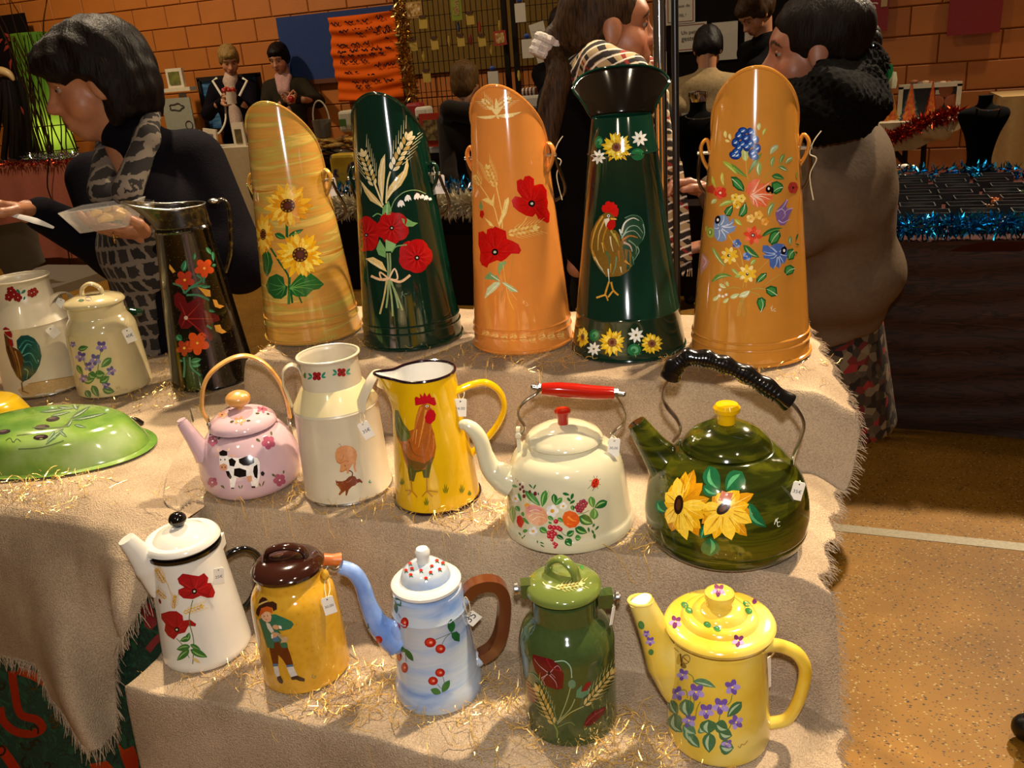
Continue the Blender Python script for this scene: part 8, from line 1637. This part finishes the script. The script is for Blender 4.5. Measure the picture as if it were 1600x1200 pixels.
# dark notice panel with sheets
BY = 6.35; o, c, W, H, M = card('pin_board', (1030,-60,1248,125), BY, P('panel_black', '#16110f',.7), 'black notice panel with white notices behind the bending woman', 'pin board',.04)
for px, lab, txt in (((1040,-20,1086,36), 'bordered notice about gifts at the top of the black panel', ['Pensez à vos', 'cadeaux de', 'NOEL !']),((1052,38,1104,78), 'bordered notice reading Un petit geste on the black panel', ['Un petit', 'geste...']),((1112,36,1152,92), 'plain pale sheet in the middle of the black panel', None),((1164,32,1192,90), 'white notice beside the curly-haired person', None),((1020,82,1042,118), 'narrow notice low beside the chrome pole', None)):
    q, c2, W2, H2, M2 = card('notice_sheet', px, BY - .03, m_paper, lab, 'notice',.004)
    if txt:
        mb = MB(); e = .86; mb.sweep([c2 + np.array([sx * W2 * e / 2,-.004, sz * H2 * e / 2]) for sx, sz in ((-1,-1),(1,-1),(1,1),(-1,1))],.003,.001,(0,1,0),4, False, True); mb.build('printed_border', P('border_red', '#8a4a3a',.7), q)
        for i, t in enumerate(txt): w_ = W2 * .075 * len(t) * .85; writing(t, c2 + np.array([-w_ / 2,-.0045, H2 * (.18 - .24 * i) - (.0 if len(txt) == 3 else .02)]), np.array([1.0,0,0]), UP, w_, q, P('notice_ink', '#2a2420',.8), 'lettering')
# goods table below the panel
gt = empty('goods_table', (ony(1090,200,6.0)[0],5.7,0), 'table of books and boxes below the black notice panel', 'table'); X0, X1 = ony(1030,195,5.7)[0], ony(1250,190,5.7)[0]; zg = ony(1090,196,5.7)[2]
MB().box(((X0 + X1) / 2,5.9, zg - .02),(X1 - X0,.5,.04)).build('table_top', m_dk, gt, smooth=False)
for x in (X0 + .08, X1 - .08): MB().box((x, 5.9, zg / 2),(.05,.4, zg)).build('leg', m_dk, gt, smooth=False)
for px, cc, lab in (((1046,176,1066,194), '#b8a888', 'cream book lying on the goods table'),((1064,172,1084,182), '#2f5a7a', 'blue book on the goods table'),((1072,180,1090,192), '#b08a2c', 'yellow book on the goods table'),((1100,172,1122,186), '#b8b0a0', 'white box at the right of the goods table')): item('book', px, 5.72, P('book_' + cc[1:], cc, .6), lab, 'book' if 'book ' in lab else 'box',.1)
# black necklace bust in front of the goods table, on the central stall
def bust(name, label, base, h, w, mat, front, capm, tagm=False):
    r = empty(name, base, label, 'bust'); b = np.asarray(base, float); side = nz(np.cross(UP, front)); V = []; ns = 36
    rows = [(0,.62,.5),(.06,.60,.50),(.16,.44,.42),(.34,.50,.44),(.52,.66,.50),(.66,.88,.52),(.76,1.0,.46),(.83,.86,.36),(.87,.40,.28),(.90,.27,.24),(.97,.25,.23),(1.0,.26,.24)]
    rw = catmull(rows, 3)
    for t, a, d_ in rw:
        for j in range(ns): q = 2 * math.pi * j / ns; V.append(b + side * w / 2 * a * math.cos(q) + front * w / 2 * d_ * math.sin(q) + UP * h * t)
    n = len(rw); F = [(i * ns + j, i * ns + (j + 1) % ns, (i + 1) * ns + (j + 1) % ns, (i + 1) * ns + j) for i in range(n - 1) for j in range(ns)] + [tuple(range((n - 1) * ns, n * ns)), tuple(range(ns - 1,-1,-1))]
    o = mk('form', V, F, mat, r, sharp=60)
    ch_ = [b + UP * h * (.88 - .05 * math.cos(a) * .5 - .03) + side * w * .22 * math.sin(a) + front * w * (.14 + .13 * math.cos(a)) for a in np.linspace(-2.2,2.2,30)]; mb = MB(); mb.sweep(ch_, .0035, seg=6); mb.build('necklace', m_chrome, r)
    return r, b, side
m_vel = P('black_velvet', '#060505',.95)
q = onz(1085,312, zt); r, b, sd = bust('necklace_bust', 'black necklace bust with white tag on the central stall', q + np.array([0,.12,0]),.50,.34, m_vel, TOCAM, m_chrome)
mb = MB(); mb.lathe(b + UP * .495,[(0,0),(.045,0),(.05,.02),(.05,.05),(.03,.055),(0,.05)],20); mb.build('cap', m_chrome, r)
t0 = J(1079,195, depth_of(b) - .14); mb = MB(); mb.add([t0 + RIGHTV * a * .048 + UP * z_ + TOCAM * .002 * k for k in (0,1) for a, z_ in ((-1,.06),(1,.06),(.7,-.05),(-.7,-.05))],[(4,7,6,5),(0,1,2,3),(0,4,5,1),(1,5,6,2),(2,6,7,3),(3,7,4,0)]); mb.build('white_tag', m_paper, r, smooth=False)
q = onz(1057,318, zt); mb = MB(); mb.lathe(q, [(0,0),(.03,0),(.032,.10),(.02,.12),(0,.12)],18); bo = tag(mb.build('glass_jar', P('jar_glass', '#a8a490',.1,0,.5), loc=q), 'small jar with teal lid beside the checked scarf', 'jar'); mb = MB(); mb.ball(q + UP * .14,(.03,.03,.025),14,9); mb.build('lid', enamel('teal_lid', '#1f5f6a'), bo)
# chrome pole and dark pole standing behind the stepped stand
for x, rad, mt, lab in ((1031,.0135, m_chrome, 'chrome pole rising behind the dark green ewer'),(1055,.0075, P('black_tube', '#0d0b0b',.35), 'thin black pole beside the chrome pole')):
    a = ony(x, 100,1.93); mb = MB(); mb.sweep([np.array([a[0],1.93,0.02]), np.array([a[0],1.93,2.25])], rad, seg=24); o = mk('display_pole', mb.v, mb.f, mt, loc=(a[0],1.93,0)); tag(o, lab, 'pole')
    mb = MB(); mb.lathe((a[0],1.93,0.0005),[(0,0),(rad * 1.1 + (.03 if rad > .01 else .0),0),(rad * 1.1 + (.03 if rad > .01 else .0),.01),(rad + .002,.025),(0,.025)],28); mb.build('base_plate', mt, o)
# right: brown draped table with jewellery
m_bt = ramp_mat('brown_grain_cloth', [(.30,'#2a150d'),(.48,'#3c2116'),(.56,'#1a0c08'),(.7,'#4a2c1e')],(1.2,1,9),5,6, rough=.7, coat=0, distortion=1.2, bump=.4)
jt = empty('jewellery_table', (.9,4.3,0), 'jewellery table draped to the floor in dark brown grained cloth', 'table'); X0, X1 = -.15,1.75
MB().box(((X0 + X1) / 2,4.46,.78),(X1 - X0,1.88,.035)).build('table_top', P('red_brown', '#3a1710',.7), jt, smooth=False)
xs = np.linspace(X0, X1,120); zs = np.linspace(.03,.803,40); U, V_ = np.meshgrid(xs, zs, indexing='ij')
mk('tablecloth', np.stack([U, 3.51 - .010 * np.sin(V_ * 60 + 3 * np.sin(U * 4)) * .6 - .012 * np.sin(U * 9), V_ + .006 * np.sin(U * 8) * (V_ < .1)],-1).reshape(-1,3), grid_faces(120,40), m_bt, jt, sharp=None)
for x in (X0 + .1, X1 - .1):
    for y in (3.6,5.0): MB().box((x, y, .38),(.04,.04,.76)).build('leg', m_iron, jt, smooth=False)
ZJ = .80
tinsel('tinsel_garland', [np.array([.05,3.56, ZJ + .05]), np.array([.35,3.55, ZJ + .05]), np.array([.7,3.57, ZJ + .055]), np.array([1.3,3.56, ZJ + .05])],.045,2600, m_bluet, 'thick blue tinsel garland along the front of the jewellery table',.035,.003,21)
tinsel('tinsel_garland', [np.array([.0,5.0, ZJ + .03]), np.array([.5,5.03, ZJ + .04]), np.array([1.6,5.05, ZJ + .04])],.04,900, m_bluet, 'blue tinsel garland along the back of the jewellery table',.04,.004,22)
m_bxb = P('jewel_box_black', '#141314',.45); m_bxg = P('jewel_box_grey', '#2c2a2c',.6); m_bxt = P('jewel_box_tan', '#5a4a34',.6); g = np.random.default_rng(31)
ORD = ('first', 'second', 'third', 'fourth', 'fifth', 'sixth', 'seventh', 'eighth')
def jbox(x, y, w, d_, h, rz, mat, jewel, i, j):
    c = np.array([x, y, ZJ]); o = empty('jewellery_box', c, ('black' if mat is m_bxb else 'grey' if mat is m_bxg else 'tan') + ' jewellery box, %s row from the blue front tinsel, %s from the left' % (ORD[i], ORD[j]), 'box', 'jewellery boxes on the brown table'); ca, sa = math.cos(rz), math.sin(rz); R_ = np.array([[ca, -sa, 0],[sa, ca, 0],[0,0,1]]); t = .004
    mb = MB(); mb.box(c + UP * t / 2,(w, d_, t), rz)
    for a, b_, ww, dd in ((0,-d_ / 2, w, t),(0, d_ / 2, w, t),(-w / 2,0, t, d_),(w / 2,0, t, d_)): mb.box(c + R_ @ np.array([a, b_, h / 2]),(ww, dd, h), rz)
    mb.build('box_body', mat, o, smooth=False); mb = MB(); mb.box(c + UP * h * .3,(w * .9, d_ * .9,.004), rz); mb.build('cushion', m_vel, o, smooth=False)
    mb = MB(); p0 = c + UP * (h * .3 + .006)
    for k in range(7): mb.ball(p0 + np.array([.026 * math.cos(k * .9),.022 * math.sin(k * .9),0]),.0085,7,5)
    mb.build('jewel', jewel, o)
jew = [m_chrome, P('gold', '#c9a050',.2,1.0), P('amber', '#a85a2c',.2), P('pearl', '#d8cfc0',.25)]
for i in range(8):
    for j in range(6):
        x = .12 + j * .185 + (i % 2) * .04 + g.uniform(-.01,.01); y = 3.74 + i * .165
        if y > 4.35 and x > .55: 
            if g.random() < .25: continue
        if x > .75 and y < 4.0: continue
        jbox(x, y, .135,.095,.045 if i else .04, g.uniform(-.05,.05), m_bxb if i > 0 else (m_bxg, m_bxt, m_bxg)[j % 3], jew[(i + j) % 4], i, j)
r, b, sd = bust('mannequin_bust', 'black mannequin bust with silver necklace on the jewellery table', onz(1527,272, ZJ),.40,.27, m_vel, TOCAM, m_chrome)
g = np.random.default_rng(8)
for i in range(9):
    q = onz(1372 + (i % 5) * 14 + g.uniform(-4,4),262 + (i // 5) * 14 + g.uniform(-4,4), ZJ + .02); mb = MB(); mb.ball(q, (.028,.022,.018),10,7); tag(mb.build('shell_trinket', (jew[3], jew[1], m_chrome)[i % 3], loc=q), 'small pale trinket among the heap on the jewellery table', 'trinket', 'trinkets heaped on the jewellery table')
for i, (x, y) in enumerate(((1560,322),(1580,300),(1540,315))):
    q = onz(x, y, ZJ + .012); mb = MB()
    for k in range(18): a = k * .35; mb.ball(q + np.array([.055 * math.cos(a),.04 * math.sin(a),.004]),.010,7,5)
    tag(mb.build('bead_necklace', (P('bead_brown', '#5a3a1c',.3), P('bead_green', '#6a7a5a',.3), jew[2])[i], loc=q),('brown bead necklace', 'pale green bead necklace', 'amber bead necklace')[i] + ' coiled at the right of the jewellery table', 'necklace')
# right far: white table with paper trees, picture stand, red garland
TY = 6.75; zt2 = ony(1430,190, TY)[2]; X0, X1 = ony(1362,190, TY)[0], ony(1502,185, TY)[0]
tt = empty('tree_table', ((X0 + X1) / 2, TY, 0), 'folding table with white cloth carrying orange paper trees', 'table')
MB().box(((X0 + X1) / 2, TY + .18, zt2 - .02),(X1 - X0,.36,.035)).build('table_top', m_whiteframe, tt, smooth=False)
xs = np.linspace(X0, X1,40); zs = np.linspace(0,1,10); U, V_ = np.meshgrid(xs, zs, indexing='ij'); bot = np.interp(xs, [X0, X0 + .5 * (X1 - X0), X1],[.20,.19,.06])[:, None]
mk('tablecloth', np.stack([U, TY - .012 - .01 * np.sin(U * 30) * V_, zt2 - bot * V_],-1).reshape(-1,3),[tuple(reversed(f)) for f in grid_faces(40,10)], P('white_linen', '#a89472',.85), tt, sharp=None)
for a, b in (((1415,222),(1413,262)),((1444,220),(1442,262)),((1390,228),(1420,262))):
    p_, q_ = ony(a[0], a[1], TY + .1), ony(b[0], b[1], TY + .1); e = p_ + (q_ - p_) * (p_[2] / max(1e-6,(p_[2] - q_[2]))) if a[0] != 1390 else q_; mb = MB(); mb.sweep([p_, e],.018, seg=8); mb.build('leg', m_iron, tt)
m_tro = ramp_mat('paper_orange', [(.35,'#b8380f'),(.55,'#d86a1c'),(.7,'#d8a03a')],(1,1,1),30,3, rough=.6, coat=0); m_trb = P('paper_teal', '#4a6a6a',.7)
def paper_tree(px, w, y0, y1, mat, mat2, label, Y):
    b = ony(px, y1, Y); top = ony(px, y0, Y); H_ = top[2] - b[2]; W_ = w / FPX * depth_of(b); o = empty('paper_tree', b, label, 'ornament'); n = 6
    for k, (m_, sc, dy) in enumerate(((mat2,1.0,.012),(mat, .74,0.0))):
        pts = []
        for i in range(n): f0 = i / n; pts += [(W_ / 2 * (1 - f0) * sc, f0 * H_ * .97),(W_ / 2 * (1 - f0) * sc * .66,(f0 + .12) * H_ * .97)]
        pts.append((0, H_ * (1.0 if k == 0 else .93))); full = pts + [(-x, z) for x, z in reversed(pts[:-1])]
        V = [b + np.array([x, dy, z]) for x, z in full] + [b + np.array([x, dy + .01, z]) for x, z in full]; m = len(full)
        F = [tuple(range(m)), tuple(range(2 * m - 1, m - 1,-1))] + [(i, i + m, (i + 1) % m + m, (i + 1) % m) for i in range(m)]; mk('cut_layer' if k else 'backing_layer', V, F, m_, o, smooth=False)
paper_tree(1420,34,128,192, m_tro, m_trb, 'orange paper tree with teal outline on the white table', TY + .12); paper_tree(1453,24,126,190, m_tro, P('paper_red', '#a8300f',.7), 'narrow orange paper tree beside the dark picture', TY + .1)
for i, (x, w) in enumerate(((1376,30),(1390,32),(1402,30))): paper_tree(x, w, 142 - i, 192, m_tro, P('paper_yellow', '#c8962c',.7),('leftmost orange paper tree beside the fur collar', 'middle of the three overlapping orange paper trees', 'orange paper tree left of the teal-edged one')[i], TY + .16 + .05 * i)
for i, (x, y, cc) in enumerate(((1368,122,'#c0281c'),(1374,135,'#d0481c'),(1388,112,'#1f6a3c'),(1382,124,'#2f7a44'),(1394,124,'#c8c8a8'))):
    q = ony(x, y, TY + .2); mb = MB(); mb.sweep([q - UP * .06, q, q + UP * .05 + np.array([.01,0,0])],[.03,.035,.015], seg=8); tag(mb.build('foam_ornament', P('foam_' + cc[1:], cc, .7), loc=q),('red', 'orange', 'dark green', 'green', 'pale')[i] + ' foam ornament standing above the paper trees', 'ornament')
card('dark_picture', (1408,136,1494,184), TY + .25, P('pic_black', '#14100f',.6), 'dark picture panel in white frame behind the paper trees', 'picture',.02, frame=(.03, m_whiteframe))
q = ony(1476,152, TY + .235); pic = bpy.data.objects['dark_picture']
for dx, dz, r_ in ((-.05,-.03,.05),(.05,-.03,.05),(0,.05,.05)): mb = MB(); mb.ball(q + np.array([dx, 0, dz]),(r_, .004, r_),16,8); mb.build('orange_disc', P('pic_orange', '#8a4418',.6), pic)
MB().box(ony(1466,144, TY + .235),(.035,.004,.03)).build('price_label', m_paper, pic, smooth=False)
g = np.random.default_rng(17)
for i in range(8):
    q = ony(1428 + i * 9,131 - g.random() * 4, TY + .26); mb = MB(); mb.ball(q, (.03,.02,.014),8,6); tag(mb.build('small_figure', P('fig_%d' % (i % 3),('#8a4a1c', '#5a4030', '#b09070')[i % 3],.6), loc=q), 'tiny ornament along the top of the dark picture', 'ornament', 'ornaments on top of the dark picture')
tinsel('tinsel_garland', [ony(1372,222, TY - .05), ony(1400,212, TY - .05), ony(1432,196, TY - .05), ony(1470,184, TY - .05), ony(1500,176, TY - .05)],.05,900, m_redt, 'coppery red tinsel garland hung across the white table',.05,.004,25)
mb = MB(); mb.sweep(catmull([ony(1440,212, TY - .04), ony(1455,206, TY - .06), ony(1478,208, TY - .05), ony(1482,202, TY - .04)],5),[.03,.05,.05,.02],[.02] * 4, TOCAM, 10); tag(mb.build('bunched_cloth', MATS['white_linen']), 'bunched end of white cloth hanging from the tree table', 'cloth')
item('dark_box', (1470,190,1494,204), TY + .05, P('case_black', '#0d0b0b',.5), 'black case under the right end of the tree table', 'case',.2)
WY = 6.6; X0 = ony(1562,160, WY)[0]; zt3 = ony(1580,152, WY)[2]; wt2 = empty('draped_table', (X0 + .5, WY + .3,0), 'table covered to the floor with cream cloth at the right edge', 'table'); V = []
xs = np.linspace(0,1.1,60)
path = [np.array([X0, WY + .55,0])] + [np.array([X0, WY + .55 - t, 0]) for t in np.linspace(.02,.55,20)] + [np.array([X0 + t, WY, 0]) for t in np.linspace(.02,1.0,60)]
nP = len(path); zs = np.linspace(.05, zt3,12)
Vv = [p + np.array([.02 * math.sin(i * .9) * (1 - z / zt3),.03 * math.sin(i * .7) * (1 - z / zt3), z]) for i, p in enumerate(path) for z in zs]; mk('tablecloth', Vv, grid_faces(nP, 12), P('cream_cloth', '#a88a5c',.85), wt2, sharp=None); MB().box((X0 + .51, WY + .28, zt3 - .005),(1.0,.56,.02)).build('table_top', MATS['cream_cloth'], wt2, smooth=False)
# dark castor at the right edge of the floor
q = onz(1606,1140,.03); mb = MB(); mb.ball(q + UP * .005,(.035,.03,.034),16,12); mb.sweep([q + UP * .03, q + UP * .25],.014, seg=12); tag(mb.build('chair_foot', P('foot_black', '#0c0a0a',.4), loc=q - UP * .03), 'dark rubber chair foot at the right edge of the floor', 'chair foot')
# red ribbons printed on the green cloth
class _G: pass
gv = _G(); gv.root = green
def _gb(keys):
    me = green.data; o_ = np.array(green.location); return BVHTree.FromPolygons([tuple(np.array(v.co) + o_) for v in me.vertices],[tuple(p.vertices) for p in me.polygons])
gv.bvh = _gb
d = Deco(gv).view(0,820,3.158); RB = '#a31c0c'
d.stroke([(60,720),(70,800),(100,930),(180,960),(210,1000),(160,1030),(80,1020),(20,970),(0,900)],40, RB).stroke([(90,715),(180,750),(240,790)],44, RB).end('ribbon_print')
d.stroke([(0,1100),(40,1150),(80,1210)],50,'#b3260f').poly([(575,1060),(610,1110),(660,1090),(680,1140),(685,1200),(620,1200),(600,1150)], RB).poly([(440,1180),(530,1165),(560,1200),(450,1200)], RB).end('ribbon_print')
d.poly([(685,385),(720,370),(760,420),(775,490),(745,520),(715,500),(705,440)], '#8e1220').stroke([(730,620),(770,570),(800,545)],34,'#8e1220').end('ribbon_print')
for i in range(26):
    a = random.uniform(0,6.28); x, y = random.uniform(0,700), random.uniform(760,1190); r_ = random.uniform(25,50); d.stroke([(x + r_ * t * math.cos(a + t * 5) / 1.2, y + r_ * t * math.sin(a + t * 5) / 1.2) for t in np.linspace(.15,1,6)],9,'#06140c')
d.end('scroll_print')
# ================================================================== GOLD ANGEL HAIR AROUND THE POTS
m_gold = P('angel_hair', '#e6bd6c',.30,.55, var=.1)
Z1, Z2, Z3 = 0.70,0.88,1.01
def angel(px, py, z, spread, n, label, seed, sy=.6, L=.05):
    g = np.random.default_rng(seed); c = onz(px, py, z); k = depth_of(c) / FPX; S = spread * k; m = 8
    p = np.stack([c[0] + g.normal(0, S * .5, n), c[1] + g.normal(0, S * .5 * sy, n)],-1); a = g.uniform(0,6.28, n); st = L * g.uniform(.5,1.2, n) / 7; cv = g.normal(0,.5, n); zz = np.full(n, .001); out = np.zeros((n, m, 3))
    for t in range(m):
        a = a + cv * .5 + g.normal(0,.45, n); p = p + np.stack([np.cos(a), np.sin(a)],-1) * st[:, None]; zz = np.maximum(.0008, zz + g.normal(.0006,.0035, n)); zz = np.where(zz > .02, zz * .6, zz)
        th = tier_height(p[:, 0], p[:, 1]) - .035 * sstep(-.03,.05, p[:, 0]); on = (p[:, 0] > -1.03) | ((p[:, 0] > -1.30) & (p[:, 1] > 1.02)); base = np.where(on, th, ZL)
        out[:, t] = np.concatenate([p, (base + zz)[:, None]],1)
    keep = (np.abs(out[:, :, 2] - z).max(1) < .06) & (out[:, :, 0].max(1) < .03); out = out[keep]; n = len(out)
    w = np.where(g.random(n) < .8,.00038,.0008)[:, None, None]; t_ = np.gradient(out, axis=1); nn = np.cross(t_, [0,0,1.0]); nn /= np.linalg.norm(nn, axis=2)[:, :, None] + 1e-9
    V = np.concatenate([out + nn * w, out - nn * w + np.array([0,0,1.0]) * w * .8],1).reshape(-1,3)
    F = [(s * 16 + i, s * 16 + i + 1, s * 16 + 9 + i, s * 16 + 8 + i) for s in range(n) for i in range(7)]
    tag(mk('angel_hair', V, F, m_gold, loc=c, smooth=False), label, 'tinsel', kind='stuff')
AH = [(400,770, Z2,110,230, 'gold angel hair round the foot of the pink kettle'),(540,785, Z2,110,230, 'gold angel hair round the foot of the cream milk can with the pig'),(760,810, Z2,110,230, 'gold angel hair between the yellow jug and cream kettle'),(990,860, Z2,90,120, 'gold angel hair between the two large kettles'),(640,770, Z2,70,90, 'gold angel hair beside the yellow jug'),
      (390,1045, Z1,120,270, 'gold angel hair between the white and mustard pots'),(580,1080, Z1,130,330, 'gold angel hair left of the blue coffee pot'),(790,1100, Z1,120,260, 'gold angel hair right of the blue coffee pot'),(900,1175, Z1,140,300, 'gold angel hair round the olive green can'),(1000,1160, Z1,100,180, 'gold angel hair before the pale yellow pot'),(480,1110, Z1,90,90, 'gold angel hair in front of the mustard can'),
      (420,535, Z3,80,170, 'gold angel hair at the foot of the ochre scuttle'),(560,540, Z3,70,150, 'gold angel hair between the ochre and green scuttles'),(720,555, Z3,90,130, 'gold angel hair between the green and orange scuttles'),(860,565, Z3,110,160, 'gold angel hair before the orange scuttle'),(1050,560, Z3,60,90, 'gold angel hair right of the dark green ewer'),(1190,570, Z3,110,150, 'gold angel hair before the bouquet scuttle'),
      (60,765, ZL, 120,260, 'gold angel hair in front of the green dish cover'),(120,640, ZL, 120,160, 'gold angel hair below the cream milk cans at left'),(260,610, ZL, 110,280, 'gold angel hair left of the black ewer'),(300,560, ZL, 80,120, 'gold angel hair behind the black ewer'),(12,600, ZL, 60,120, 'gold angel hair at the left edge of the table')]
for i, a in enumerate(AH): angel(a[0], a[1], a[2], a[3] * 1.1, int(a[4] * .62), a[5], seed=100 + i)
